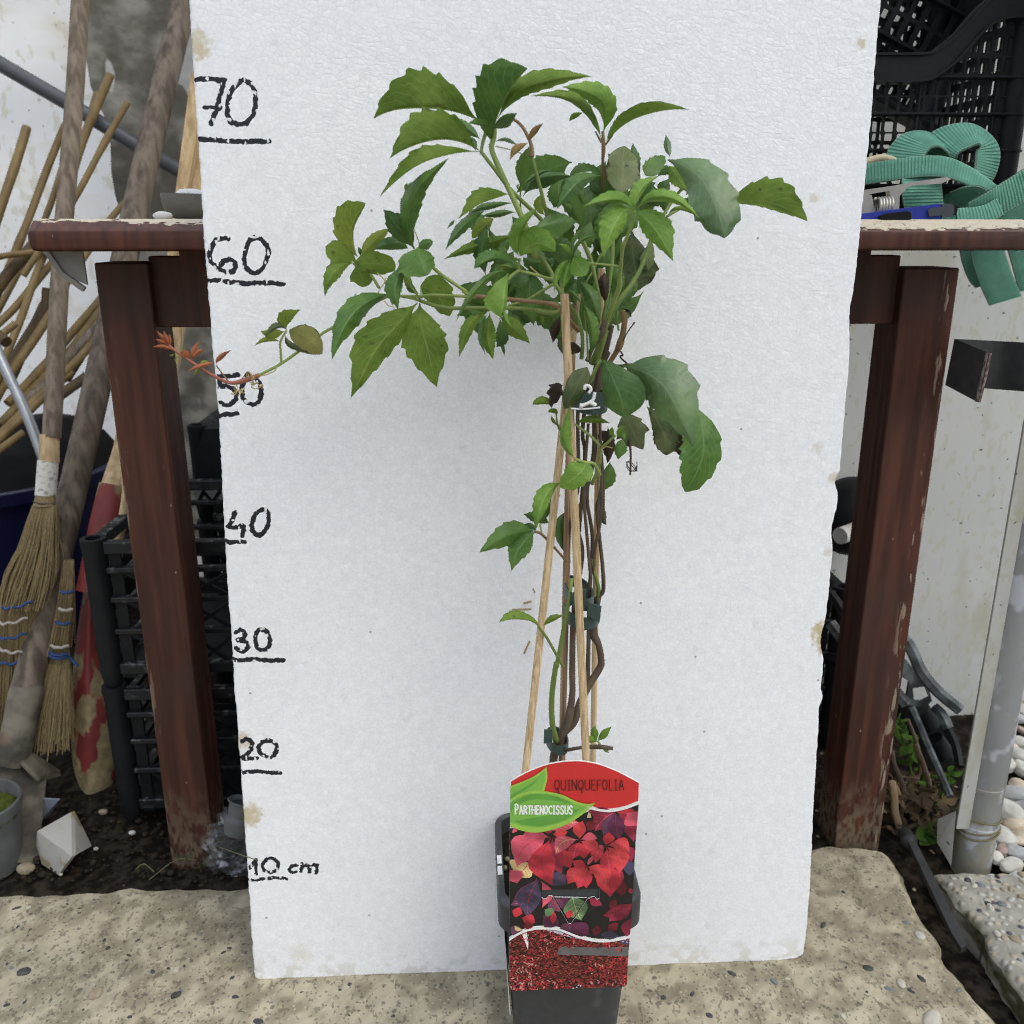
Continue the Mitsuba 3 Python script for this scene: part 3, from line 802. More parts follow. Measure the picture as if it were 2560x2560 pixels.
CANES = [('cane', (66, 318), (-110, 900), .0074, .78, .62, 'thick olive cane with a cut top at the far left edge'),
         ('cane', (164, 312), (-60, 880), .0062, .84, .66, 'cane leaning behind the broom handle above the table corner'),
         ('cane', (162, 405), (-20, 800), .0056, .90, .76, 'cane crossing low behind the table corner, left of the broom handle'),
         ('cane', (274, 186), (120, 640), .0068, .80, .70, 'tallest cane in front of the pillar, right of the broom handle'),
         ('cane', (243, 232), (188, 410), .0058, .83, .78, 'short cane paired with the tallest cane'),
         ('cane', (318, 256), (60, 690), .0050, .74, .62, 'thin jointed cane with its tip against the pillar'),
         ('cane', (312, 506), (150, 740), .0052, .72, .60, 'cane whose tip just clears the tabletop'),
         ('dark_cane', (92, 600), (-60, 800), .0095, .74, .68, 'thick dark cane under the table corner'),
         ('cane', (-40, 652), (124, 622), .0048, .70, .70, 'cane lying almost level under the table corner'),
         ('cane', (120, 615), (-10, 960), .0060, .72, .60, 'steep cane under the table corner'),
         ('cane', (150, 632), (-60, 860), .0062, .76, .64, 'cane crossing the steep cane under the table corner'),
         ('dark_cane', (115, 720), (84, 850), .0062, .70, .68, 'short dark cane stub left of the broom handle'),
         ('dark_cane', (136, 738), (10, 962), .0120, .78, .66, 'thick brown stick left of the broom handle'),
         ('cane', (132, 780), (-40, 1050), .0070, .68, .58, 'cane alongside the thick brown stick'),
         ('cane', (262, 734), (20, 1010), .0072, .80, .62, 'upper cane of the bundle right of the broom handle'),
         ('cane', (266, 762), (0, 1060), .0072, .77, .60, 'second cane of the bundle right of the broom handle'),
         ('grey_wood', (262, 792), (60, 1010), .0078, .74, .62, 'grey stick in the bundle behind the broom handle'),
         ('cane', (250, 838), (-40, 1120), .0066, .70, .56, 'fourth cane of the bundle, ending low on the left'),
         ('cane', (180, 930), (-60, 1160), .0066, .66, .54, 'cane below the bundle at the left edge'),
         ('dark_cane', (200, 892), (168, 946), .0078, .70, .66, 'dark stick end between the broom and shovel handles'),
         ('dark_cane', (214, 942), (150, 990), .0085, .66, .62, 'dark broken stick behind the shovel handle'),
         ('cane', (58, 1082), (-60, 1176), .0056, .52, .46, 'short cane end at the left edge above the blue tub'),
         ('dark_cane', (-30, 818), (16, 856), .0085, .56, .54, 'dark round stick end at the left edge'),
         ('cane', (40, 810), (-60, 875), .0056, .60, .56, 'short level cane at the left edge')]
for m, a, b, r, Ya, Yb, lab in CANES:
    rod('bamboo_cane' if m == 'cane' else 'stick', lab, 'cane' if m == 'cane' else 'stick', m, a, b, r * .86, Ya, Yb, 'canes and sticks piled behind the table', nodes=.12 if m != 'grey_wood' else 0)
rod('steel_tube', 'shiny steel tube sloping down behind the taped broom', 'tube', 'bright_steel', (-70, 735), (118, 1168), .0064, .52, .48, sides=20)
rod('thin_cane', 'slim tan cane beside the red shovel socket', 'cane', 'pale_wood', (296, 1356), (318, 1120), .0052, .33, .37)
for (x0, x1, x2, x3, Y), lab in (((478, 520, 428, 452, .56), 'pale wooden lath left of the board edge'), ((500, 545, 454, 492, .58), 'darker wooden lath partly hidden by the board edge')):
    q = [at(x0, 180, Y + .06), at(x1, 180, Y + .06), at(x3, 560, Y), at(x2, 560, Y)]
    q = q[:2] + [q[2] + (q[2] - q[1]) * 1.2, q[3] + (q[3] - q[0]) * 1.2]
    obj('wooden_lath', hull(q + [p + [0, .014, 0] for p in q]), 'pale_wood', label=lab, cat='lath')

# things lying on the left of the tabletop
mat('gutter_grey', lambda p, n, uv: mix((.11, .105, .09), (.20, .19, .165), fbm(p.x * 70, p.y * 70, p.z * 160, 4)), .6, .3)
a = np.linspace(math.pi * 1.0, math.pi * 2.0, 24)
c0, c1 = np.array([at(411, 510, .20)[0], .215, .6675]), np.array([at(411, 510, .20)[0] + .20, .19, .6605])
dirv = (c1 - c0) / np.linalg.norm(c1 - c0)
side = np.cross(dirv, [0, 0, 1])
side /= np.linalg.norm(side)
up2 = np.cross(side, dirv)
sec = np.array([(np.cos(t) * .022, np.sin(t) * .0225) for t in a] + [(np.cos(t) * .0185, np.sin(t) * .019) for t in a[::-1]])
V = np.vstack([o + sec[:, :1] * side * f + (sec[:, 1:] * f) * up2 for o, f in ((c0, .80), (c0 + dirv * .003, .93), (c0 + dirv * .010, 1.0), (c1, 1.0))])
m, F = len(sec), []
for i in range(3):
    for k in range(m):
        p0, p1 = i * m + k, i * m + (k + 1) % m
        F += [[p0, p1, p1 + m], [p0, p1 + m, p0 + m]]
h_ = m // 2
F += [[k, k + 1, m - 2 - k] for k in range(h_ - 1)] + [[k, m - 2 - k, m - 1 - k] for k in range(h_ - 1)]
g = trimesh.Trimesh(V, F, process=False)
obj('gutter_piece', g, 'gutter_grey', smooth=40, label='grey half-round plastic trough lying on the tabletop beside the board', cat='trough')
mat('white_plastic', lambda p, n, uv: mix((.62, .62, .60), (.45, .43, .38), smoothstep(.5, .75, fbm(p.x * 60, p.y * 60, p.z * 60, 4))), .5, .4)
m = lumps[1].subdivide().copy()
q = at(485, 492, .22)
m.vertices = m.vertices * [.018, .016, .011] + q + [0, 0, -.004]
obj('plastic_lump', m, 'white_plastic', smooth=True, label='white plastic lump behind the grey trough on the tabletop', cat='lump')
m = lumps[2].copy()
m.vertices = m.vertices * [.008, .006, .004] + [at(407, 540, .15)[0], .15, .6475]
obj('plaster_crumb', m, 'white_plastic', smooth=True, label='pale crumb on the tabletop left of the grey trough', cat='crumb')


# stacking crates
def lattice_crate(key, w, d, h, M, m='dusty_plastic', dark='black_plastic', xs=True):
    """A stacking crate with round corner posts, rails and crossed ribs, drawn at the origin and moved by M."""
    def put(name, mesh, mm):
        mesh = mesh.copy()
        mesh.apply_transform(M)
        obj(name, mesh, mm, key, smooth=30)
    R = .0128
    for sx in (0, 1):
        for sy in (0, 1):
            x, y = (R * .9 if sx == 0 else w - R * .9), (R * .9 if sy == 0 else d - R * .9)
            pr = [(R * .62, h + .004), (R, h + .004), (R * 1.04, h - .003), (R * .96, h - .008), (R * .9, .02), (R * .72, .004), (R * .5, .0)]
            pr = [(R * .6, h - .05), (R * .6, h + .004)] + pr[1:]
            c = lathe(pr, 20)
            c.apply_translation([x, y, 0])
            put('corner_post', c, dark)
    zs = [(h - .012, .013), (h * .80, .006), (h * .60, .006), (h * .38, .006), (h * .10, .012)]
    for z, t in zs:
        e = .012 if t > .01 else .009
        put('rail', bx(R * 1.8, w - R * 1.8, .004, .004 + e, z, z + t, .001), m)
        put('rail', bx(R * 1.8, w - R * 1.8, d - .004 - e, d - .004, z, z + t, .001), m)
        put('rail', bx(.004, .004 + e, R * 1.8, d - R * 1.8, z, z + t, .001), m)
        put('rail', bx(w - .004 - e, w - .004, R * 1.8, d - R * 1.8, z, z + t, .001), m)
    put('upright', bx(R * 2.0, R * 2.0 + .012, .010, .014, .01, h - .01), dark)
    put('upright', bx(w - R * 2.0 - .012, w - R * 2.0, .010, .014, .01, h - .01), dark)
    X0, X1 = R * 2.0 + .012, w - R * 2.0 - .012
    n = max(1, int((X1 - X0) / .055))
    for k in range(n):
        a, b = X0 + (X1 - X0) * k / n, X0 + (X1 - X0) * (k + 1) / n
        for z0, z1 in ((h * .10, h * .38), (h * .38, h * .60), (h * .60, h * .80)):
            put('brace', beam([a, .011, z0], [b, .011, z1], .004, .004, up=(0, 1, 0)), dark)
            put('brace', beam([b, .0112, z0], [a, .0112, z1], .004, .004, up=(0, 1, 0)), dark)
    put('floor', bx(.02, w - .02, .02, d - .02, .012, .017), dark)


def moved(o, rz=0., ry=0., rx=0.):
    return trimesh.transformations.translation_matrix(o) @ trimesh.transformations.euler_matrix(rx, ry, rz, 'sxyz')


CY = .235
cl = at(192, 1352, CY)
top = cl[2]
hh = (top + .004) / 2 - .001
for k, lab in enumerate(('lower black crate of the stack under the table, standing on the soil', 'upper black crate of the stack under the table, with an open corner post')):
    key = thing('plastic_crate', lab, 'crate', 'black stacking crates under the table')
    lattice_crate(key, .36, .26, hh - .003, moved((cl[0], CY, k * hh - .004), .0))
sx = at(478, 1200, .52)[0]
for k, lab in enumerate(('bottom black crate hidden behind the board', 'middle black crate beside the board edge under the table', 'top black crate beside the board edge, carrying a grey label')):
    key = thing('plastic_crate', lab, 'crate', 'black stacking crates under the table')
    z1 = at(478, 1068, .52)[2]
    lattice_crate(key, .40, .26, z1 / 3 - .003, moved((sx, .52, k * z1 / 3), 0.))
    if k == 2:
        q0, q1 = at(488, 1226, .513), at(600, 1262, .513)
        mat('label_grey', (.30, .31, .30), .6, .3)
        obj('label_plate', bx(q0[0], q1[0], .512, .5145, q1[2], q0[2]), 'label_grey', key)
        st = [LineString([at(494, 1258, .51)[::2], at(508, 1230, .51)[::2], at(530, 1256, .51)[::2], at(548, 1230, .51)[::2]])]
        obj('label_letter', upright(prism(shapely.union_all([s.buffer(.0022) for s in st]), .0008), [0, .5118, 0]), 'dull_black', key)
        bin_ = hull([at(488, 1140, .515), at(510, 1072, .515), at(600, 1072, .515), at(600, 1222, .515), at(492, 1222, .515)] + [p + [0, .02, 0] for p in (at(488, 1140, .515), at(510, 1072, .515), at(600, 1072, .515), at(600, 1222, .515), at(492, 1222, .515))])
        obj('side_panel', bin_, 'black_plastic', key)

tub = thing('plastic_tub', 'dark blue plastic tub in the shade behind the brooms', 'tub')
q = atz(-10, 1700, 0.)
hz = at(40, 1240, .62)[2]
m = lathe([(.0, .01), (.17, .0), (.20, hz - .02), (.215, hz - .018), (.215, hz), (.2, hz), (.19, hz - .03), (.165, .02), (0, .02)], 40)
m.apply_translation([at(-60, 1240, .78)[0], .80, 0])
obj('body', m, 'navy_plastic', tub, smooth=40)
m = trimesh.creation.icosphere(subdivisions=4)
m.vertices = m.vertices * (1 + .35 * (meshkit.fbm(m.vertices * 2.2, 4, 7) - .5))[:, None] * [.17, .10, .19] + np.array([at(110, 1140, .88)[0], .88, .15])
obj('filler_sack', m, 'dull_black', smooth=True, label='lumpy black sack added to fill the dark area behind the canes', cat='sack')  # black lump put in to make up the dark area there

# on the soil, left
pot0 = thing('moss_pot', 'small grey plastic pot full of moss at the bottom left edge', 'flower pot')
q = atz(-86, 2238, -.012)
q[1] += .045
mat('grey_plastic', lambda p, n, uv: mix((.055, .062, .066), (.13, .135, .135), fbm(p.x * 70, p.y * 70, p.z * 40, 4)), .5, .4)
mat('moss', lambda p, n, uv: mix((.02, .035, .006), (.09, .115, .02), fbm(p.x * 160, p.y * 160, p.z * 160, 4)), .95, .1)
m = lathe([(0, .001), (.034, 0), (.036, .02), (.0365, .022), (.040, .066), (.0425, .067), (.0435, .078), (.0415, .080), (.040, .078), (.0375, .06), (.036, .05)], 40)
m.apply_translation(q)
obj('wall', m, 'grey_plastic', pot0, smooth=40)
m = trimesh.creation.icosphere(subdivisions=4)
m.vertices *= (1 + .25 * (meshkit.fbm(m.vertices * 9, 4, 2) - .5))[:, None]
m.vertices = m.vertices * [.039, .039, .012] + q + [0, 0, .062]
obj('moss_cushion', m, 'moss', pot0, smooth=True)
mat('ceramic', lambda p, n, uv: mix((.43, .42, .38), (.30, .25, .15), smoothstep(.56, .72, fbm(p.x * 55, p.y * 55, p.z * 55, 4))), .45, .45)
S = [atz(*a) for a in ((93, 2078, .034), (178, 2030, .03), (221, 2118, -.002), (180, 2141, .024), (145, 2187, -.008), (104, 2160, -.006), (90, 2112, .004))]
dn = np.array([.001, .006, -.003])
sh_ = cat_(*[hull([S[i] for i in ix] + [S[i] + dn for i in ix]) for ix in ((0, 1, 2, 3), (0, 3, 4, 5, 6))])
obj('ceramic_shard', sh_, 'ceramic', label='broken piece of white stained ceramic on the soil beside the moss pot', cat='shard')
mat('blue_shard', (.30, .34, .42), .3, .5)
S = [atz(*a) for a in ((106, 1996, .03), (148, 1999, .03), (121, 2040, -.004), (100, 2054, -.006))]
obj('plastic_shard', hull(S + [s + [0, .003, -.001] for s in S]), 'blue_shard', label='small pale blue shard behind the ceramic piece', cat='shard')
scene['clear_film'] = {'type': 'blendbsdf', 'weight': proc(lambda p, n, uv: .05 + .45 * smoothstep(.58, .78, fbm(p.x * 110, p.y * 110, p.z * 110, 3))), 'a': {'type': 'thindielectric', 'int_ior': 1.5}, 'b': {'type': 'twosided', 'bsdf': {'type': 'principled', 'base_color': rgb(.50, .52, .54), 'roughness': .2, 'specular': .7}}}
m = trimesh.creation.icosphere(subdivisions=4)
crease = np.abs(meshkit.fbm(m.vertices * 2.6, 4, 3) - .5)
m.vertices *= (1 + 1.3 * (crease - .12))[:, None]
q = atz(590, 2215, 0)
low_ = np.clip(-m.vertices[:, 2], 0, 1)
m.vertices[:, 0] -= .35 * low_
m.vertices = m.vertices * [.050, .022, .044] + [q[0] + .014, .160, .024]
m.vertices[:, 2] = np.maximum(m.vertices[:, 2], -.008)
obj('crumpled_bag', m, 'clear_film', label='crumpled clear plastic bag beside the foot of the board', cat='bag')
cup = lathe([(.0, .0), (.0135, .0), (.0165, .014), (.0135, .018), (.015, .030), (.0175, .033), (.0165, .034), (.013, .03)], 28)
cup.apply_transform(moved(at(594, 2084, .125), 0, .25, -.3))
obj('plastic_cup', cup, 'grey_plastic', smooth=40, label='grey plastic cup lying on the clear bag', cat='cup')
g = np.random.default_rng(4)
mat('foil', (.42, .42, .40), .35, .6)
m = lumps[0].copy()
m.vertices = m.vertices * [.0042, .0028, .0026] + atz(330, 2082, .000)
obj('foil_scrap', m, 'foil', label='bright crumpled foil scrap on the soil below the crate', cat='scrap')
mat('dry_leaf', lambda p, n, uv: mix((.16, .10, .06), (.34, .23, .15), fbm(p.x * 220, p.y * 220, p.z * 220, 3)), .8, .2)
m = lumps[3].subdivide().copy()
m.vertices = m.vertices * (1 + .5 * (meshkit.fbm(m.vertices * 4, 3, 1) - .5))[:, None] * [.0105, .006, .004] + atz(516, 2110, .006)
obj('dry_leaf', m, 'dry_leaf', smooth=30, label='curled tan dry leaf beside the foot of the left table leg', cat='leaf')
cr = []
for k in range(420):
    q = atz(g.uniform(0, 620), g.uniform(2000, 2215), -.012)
    m = lumps[g.integers(4)].copy()
    s = g.choice([.0015, .0025, .004], p=[.6, .3, .1])
    m.vertices = m.vertices * s * [1, 1, .7] + [q[0], max(q[1], .135), -.010 + g.uniform(0, .006)]
    cr.append(m)
mat('crumb_soil', lambda p, n, uv: mix((.012, .0095, .007), (.05, .04, .028), noise(p.x * 300, p.y * 300, p.z * 300)), .95, .1)
obj('soil_crumbs', cat_(*cr), 'crumb_soil', smooth=True, label='dark soil crumbs scattered between the pavement and the crates', cat='soil', kind='stuff')
mat('grass_stem', (.15, .135, .065), .7, .3)
for a, b, c, lab in (((372, 2200), (440, 2150), (492, 2150), 'dry grass stem lying on the soil near the clear bag'), ((548, 2100), (590, 2140), (640, 2205), 'pale dry stem across the clear bag and board edge'), ((340, 2172), (360, 2160), (386, 2180), 'short dry stem on the soil in front of the crates')):
    Z = .006
    obj('grass_stem', tube([atz(*a, Z), atz(*b, Z + .006), atz(*c, Z)] if a[0] != 548 else [at(548, 2118, .12), at(600, 2136, .03), at(641, 2150, -.004)], .00045, 5), 'grass_stem', smooth=True, label=lab, cat='stem')
for px, py, r, kind, lab in ((152, 2186, .0022, 'pale_stone', 'tiny pale chip right of the ceramic shard tip'), (258, 2030, .005, 'tan_stone', 'tan stone on the soil below the red blade'), (240, 2122, .0028, 'pale_stone', 'tiny pale chip on the soil right of the ceramic piece'), (65, 2172, .009, 'tan_stone', 'muddy tan clod beside the moss pot')):
    q = atz(px, py, -.006)
    m = lumps[1].subdivide().copy()
    m.vertices = m.vertices * r * [1, .8, .7] + q
    obj('loose_stone', m, kind, smooth=True, label=lab, cat='stone')

# ================================================================== things behind the board, right
post = thing('steel_post', 'round galvanized steel post at the right edge beside the kerb', 'post')


def galvanized(p, n, uv):
    c = mix((.19, .195, .20), (.33, .335, .335), fbm(p.x * 24, p.y * 24, p.z * 9, 4))
    c = mix(c, mi.Color3f(.50, .51, .56), smoothstep(.56, .66, fbm(p.x * 45 + 4, p.y * 45, p.z * 26, 4)) * .75)
    low = smoothstep(.16, .04, p.z + .05 * noise(p.x * 60, p.y * 60, p.z * 30)) * smoothstep(.35, .65, fbm(p.x * 120, p.y * 120, p.z * 60, 4))
    return mix(c, mi.Color3f(.27, .25, .18), low * .8)


mat('galvanized', galvanized, .42, .5, lambda p, n, uv: .0004 * fbm(p.x * 110, p.y * 110, p.z * 110, 3), metallic=.15)
PC = at(2431, 2128, .140)
PR = .0200
m = lathe([(PR, -.05), (PR, .034), (PR * 1.05, .0345), (PR * 1.05, .0395), (PR, .040), (PR, .083), (PR * 1.03, .0835), (PR * 1.03, .087), (PR, .0875), (PR, 2.3)], 40)
m.apply_translation([PC[0], PC[1], 0])
obj('tube', m, 'galvanized', post, smooth=30)
w = []
for k, z in enumerate((.030, .0335, .046)):
    a = np.linspace(0, 2 * np.pi, 40)
    w.append(tube(np.stack([PC[0] + (PR + .0012) * np.cos(a), PC[1] + (PR + .0012) * np.sin(a), z + .004 * np.cos(a + k)], -1), .0011, 6, n=80))
obj('wire_wrap', cat_(*w), 'grass_stem', post, smooth=True)
sp = 'plastic_sheet_001'
px0, px1 = PC[0] - PR - .0105, PC[0] - PR + .003
obj('edge_strip', bx(px0, px1, PC[1] - .014, PC[1] - .0125, .040, 2.2), 'film_old', sp)
fl = [at(2346, 2050, .150), at(2390, 2030, .128), at(2378, 2165, .118), at(2344, 2108, .140)]
obj('edge_flap', hull(fl + [p + [0, .0015, 0] for p in fl]), 'film_old', sp)

mat('rubber', lambda p, n, uv: mix((.014, .0145, .015), (.042, .042, .042), fbm(p.x * 80, p.y * 80, p.z * 80, 4)), .55, .4)
mat('cut_edge', lambda p, n, uv: mix((.20, .17, .16), (.09, .055, .05), smoothstep(.3, .7, noise(p.x * 700, p.y * 700, p.z * 400))), .7, .3)
z6 = lambda a, b, Y: at(1920 + a / 3.019, 640 + b / 3.019, Y)
flat = thing('flat_bar', 'folded black flat bar sticking out from the steel post', 'bar')
q = [z6(1420, 628, .120), z6(1350, 978, .120), z6(1960, 1024, .165), z6(1960, 655, .165)]
obj('back_leaf', hull(q + [p + [0, .003, 0] for p in q]), 'rubber', flat)
q = [z6(1418, 628, .119), z6(1346, 978, .119), z6(1588, 1106, .062), z6(1672, 735, .062)]
obj('front_leaf', hull(q + [p + [.001, .004, 0] for p in q]), 'rubber', flat)
q = [z6(1588, 1106, .062), z6(1672, 735, .062)]
obj('cut_end', tube([q[1] + [.001, .003, 0], q[1] * .5 + q[0] * .5 + [.0015, .003, 0], q[0] + [.001, .003, 0]], .0024, 10), 'cut_edge', flat, smooth=True)


# crate on the table: slotted panels
def slotted(poly, cw, ch, dx, rows, t=.003, x0=0.):
    """A panel with rounded slots in rows [(z of the slot's middle, shift)], cut out of poly (x, z)."""
    b = poly.bounds
    inner = poly.buffer(-.004)
    cuts = []
    for z, sh in rows:
        for x in np.arange(b[0] + x0 + sh, b[2], dx):
            s = sbox(x - cw / 2 + .002, z - ch / 2 + .002, x + cw / 2 - .002, z + ch / 2 - .002).buffer(.002)
            if inner.contains(s):
                cuts.append(s)
            elif inner.intersection(s).area > .55 * s.area:
                cuts.append(inner.intersection(s))
    return prism(poly.difference(shapely.union_all(cuts)), t)


KY = .20
K = lambda a, b: tuple(at(1920 + a / 3.019, b / 3.019, KY)[[0, 2]])
xl = at(2060, 300, KY)[0]
zb = .648
rim_c = smooth_path([(xl, K(830, 520)[1])] + [K(a, b) for a, b in ((830, 520), (1000, 520), (1180, 510), (1290, 450), (1390, 370), (1480, 270), (1580, 160), (1680, 80), (1800, 40), (1960, 40))], 60)
xr = at(2551, 380, KY)[0]
rim_c = rim_c[rim_c[:, 0] < xr - .004]
panel = Polygon([(xl, zb), (xr - .006, zb)] + [tuple(p) for p in rim_c[::-1]])
zr = [K(1300, v)[1] for v in (583, 862, 1137, 1400)]
pitch = .0112
rows = []
for z1, z0 in zip(zr[:-1], zr[1:]):
    rows += [(z1 - (z1 - z0) * .28, 0), (z1 - (z1 - z0) * .74, pitch * .08)]
hgt = (zr[0] - zr[1]) * .425
rows += [(zr[0] + hgt * .75 + k * hgt * 1.3, 0) for k in range(5)]
ck = thing('slotted_crate', 'black slotted crate with a dipped rim standing on the right of the table', 'crate')
obj('front_panel', upright(slotted(panel, .0092, hgt, pitch, rows, x0=.004), [0, KY + .003, 0]), 'black_plastic', ck)
back_p = sbox(xl - .05, zb, xr - .012, zb + .24)
obj('back_panel', upright(slotted(back_p, .0150, hgt * 1.5, .0178, [(zb + .02 + k * hgt * 1.8, (k % 2) * .001) for k in range(9)], x0=.002), [0, KY + .172, 0]), 'black_plastic', ck)
end_p = sbox(0, 0, .165, .24)
e = slotted(end_p, .0085, hgt, .0125, [(.02 + k * hgt * 1.5, 0) for k in range(9)])
obj('end_panel', place(e, [xr - .006, KY + .005, zb], [0, 1, 0], [0, 0, 1], [1, 0, 0]), 'black_plastic', ck)
rimpath = np.stack([rim_c[:, 0], np.full(len(rim_c), KY - .002), rim_c[:, 1]], -1)
bm, _ = ribbon(rimpath, [[0, 1, 0]] * 2, .016, .002, n=80, cols=2)
bm2, _ = ribbon(rimpath + [0, -.004, 0], [[0, 0, 1], [.0, 0, 1], [-.6, 0, .8], [-.4, 0, .9], [0, 0, 1]], .021, .0035, n=80, cols=2)
obj('rim', cat_(bm2), 'black_plastic', ck, smooth=30)
obj('rim_flange', bm.apply_translation([0, 0, .0105]) or bm, 'black_plastic', ck, smooth=30)
obj('rim_flange', ribbon(rimpath, [[0, 1, 0]] * 2, .018, .002, n=80, cols=2)[0].apply_translation([0, -.001, -.011]), 'black_plastic', ck, smooth=30)
for z in zr:
    obj('rib', bx(xl, xr - .012, KY - .006, KY + .0005, z - .0011, z + .0011, .0005), 'black_plastic', ck)
for px in (2288, 2476):
    x = at(px, 300, KY)[0]
    obj('stiffener', bx(x - .0009, x + .0009, KY - .004, KY + .0004, zb, zr[0] - .002), 'black_plastic', ck)
col = lathe([(.0001, zb), (.0115, zb), (.0118, zb + .03), (.0125, zb + .24)], 24)
col.apply_translation([xr - .0105, KY + .006, 0])
obj('corner_post', col, 'black_plastic', ck, smooth=40)
obj('corner_post', col.copy().apply_translation([0, .16, 0]), 'black_plastic', ck, smooth=40)
for z in zr[:3]:
    rg = lathe([(.0115, z - .001), (.0133, z - .0008), (.0133, z + .0008), (.0115, z + .001)], 24)
    obj('post_ring', rg.apply_translation([xr - .0105, KY + .006, 0]), 'black_plastic', ck, smooth=30)
m = lumps[0].copy()
mat('soil_web', (.05, .042, .03), .9, .1)

# second crate, tipped over inside the first
ck2 = thing('slotted_crate', 'black slotted crate lying tilted inside the upright crate', 'crate')
ang = math.radians(-24)
O = at(2300, 60, .33)
ROT = np.eye(4)
ROT[:3, :3] = [[math.cos(ang), 0, -math.sin(ang)], [0, 1, 0], [math.sin(ang), 0, math.cos(ang)]]
ROT[:3, 3] = O


def tip(m):
    m = m.copy()
    m.apply_transform(ROT)
    return m


sl = slotted(sbox(-.062, -.075, .046, .13), .0095, .0185, .0145, [(-.060, 0), (-.038, 0), (-.011, 0), (.011, 0), (.036, 0), (.058, 0), (.083, 0), (.105, 0)], x0=.012)
obj('front_panel', tip(upright(sl, [0, .003, 0])), 'black_plastic', ck2)
obj('back_panel', tip(upright(sl, [.012, .055, .006])), 'black_plastic', ck2)
for z in (-.0245, .0235, .0705):
    obj('rib', tip(bx(-.062, .046, -.007, .0003, z - .0012, z + .0012)), 'black_plastic', ck2)
for x in (-.068, .052):
    t_ = trimesh.creation.cylinder(.013, .21, sections=24)
    t_.apply_translation([x, .008, .028])
    obj('corner_post', tip(t_), 'black_plastic', ck2, smooth=40)
obj('rim', tip(bx(-.08, .066, -.006, .03, -.080, -.073, .002)), 'black_plastic', ck2)


# the green lashing strap
def webbing(p, n, uv):
    rib = .5 + .5 * dr.sin(uv.x * 2 * math.pi / .0026)
    c = mix((.07, .215, .15), (.165, .38, .29), .35 * rib + .65 * fbm(p.x * 130, p.y * 130, p.z * 130, 3))
    return mix(c, mi.Color3f(.25, .36, .28), smoothstep(.43, .5, dr.abs(uv.y)) * .5)


mat('webbing', webbing, .8, .2, lambda p, n, uv: .0005 * dr.sin(uv.x * 2 * math.pi / .0026), 1., 4e-4, sheen=.3)
Z5 = lambda a, b, Y: at(1920 + a / 3.019, b / 3.019, Y)
strap = thing('lashing_strap', 'faded green woven strap looped in a heap on the right of the tabletop', 'strap')
BANDS = [
    # centre line, direction across the band, width
    ([(640, 1335, .16), (800, 1305, .15), (950, 1283, .142), (1150, 1258, .135), (1330, 1262, .130), (1490, 1318, .126), (1610, 1395, .122), (1720, 1480, .120)], [[0, -.35, -.9], [0, -.3, -.95], [-.1, -.3, -.95], [-.35, -.5, -.75], [-.5, -.5, -.7]], .0175),
    ([(1010, 1230, .155), (1060, 1130, .158), (1130, 1062, .160), (1220, 1048, .162), (1300, 1082, .165), (1370, 1150, .168), (1420, 1230, .17)], [[.6, -.8, 0], [.4, -.85, -.3], [.0, -.9, -.4], [-.3, -.85, -.3], [-.6, -.8, 0]], .036),
    ([(1250, 1180, .168), (1330, 1085, .166), (1440, 1030, .164), (1560, 1012, .162), (1640, 1070, .160), (1660, 1170, .157), (1640, 1290, .152), (1600, 1400, .146)], [[.5, -.8, -.3], [.2, -.85, -.5], [.0, -.85, -.5], [-.4, -.8, -.4], [-.8, -.6, -.1], [-.8, -.6, .1], [-.7, -.7, .0]], .040),
    ([(1165, 1270, .150), (1160, 1340, .138), (1160, 1440, .132), (1170, 1530, .130), (1190, 1600, .134), (1230, 1640, .142)], [[1, 0, 0], [1, 0, .05]], .0340),
    ([(1300, 1500, .150), (1380, 1480, .138), (1470, 1470, .130), (1550, 1500, .126), (1575, 1560, .124), (1530, 1620, .124), (1430, 1650, .126), (1320, 1665, .130)], [[0, 1, -.30], [0, 1, -.4], [-.2, 1, -.4], [-.3, 1, .0], [0, 1, .35], [0, 1, .25]], .032),
    ([(1500, 1640, .118), (1600, 1590, .114), (1690, 1540, .112), (1780, 1490, .112), (1880, 1430, .112), (1990, 1360, .112)], [[-.2, -.3, .9], [-.3, -.3, .9], [-.45, -.2, .85], [-.5, -.2, .85]], .0250),
    ([(1740, 1470, .130), (1800, 1540, .132), (1890, 1600, .134), (2000, 1640, .136)], [[-.5, .2, -.85], [-.35, .3, -.9]], .030),
    ([(1420, 1640, .108), (1560, 1632, .105), (1660, 1610, .104), (1750, 1560, .104)], [[0, .45, .9], [-.3, .4, .85]], .0150),
    ([(1800, 1600, .300), (1860, 1700, .325), (1920, 1850, .335), (1970, 2020, .335), (2010, 2180, .335)], [[1, 0, .2], [1, 0, .25], [1, -.1, .2]], .0330),
    ([(1640, 1600, .300), (1640, 1720, .318), (1650, 1850, .328), (1670, 1960, .328), (1725, 2120, .328), (1790, 2270, .328)], [[.95, -.1, .25], [.92, -.1, .3], [.95, -.1, .3]], .0340),
    ([(1540, 1600, .310), (1540, 1720, .330), (1535, 1850, .342), (1555, 1960, .342), (1600, 2080, .342), (1650, 2140, .342)], [[.95, .2, .2], [.9, .3, .3]], .030)]
strap2 = thing('lashing_strap', 'green woven strap hanging in loops below the tabletop at the right', 'strap')
for bi, (path, ac, w) in enumerate(BANDS):
    Q = [Z5(*p) for p in path]
    m, uv = ribbon(Q, ac, w, .0022, n=90, cols=5, sag=.002)
    obj('band', m, 'webbing', strap if bi < 8 else strap2, smooth=True, uv=uv)

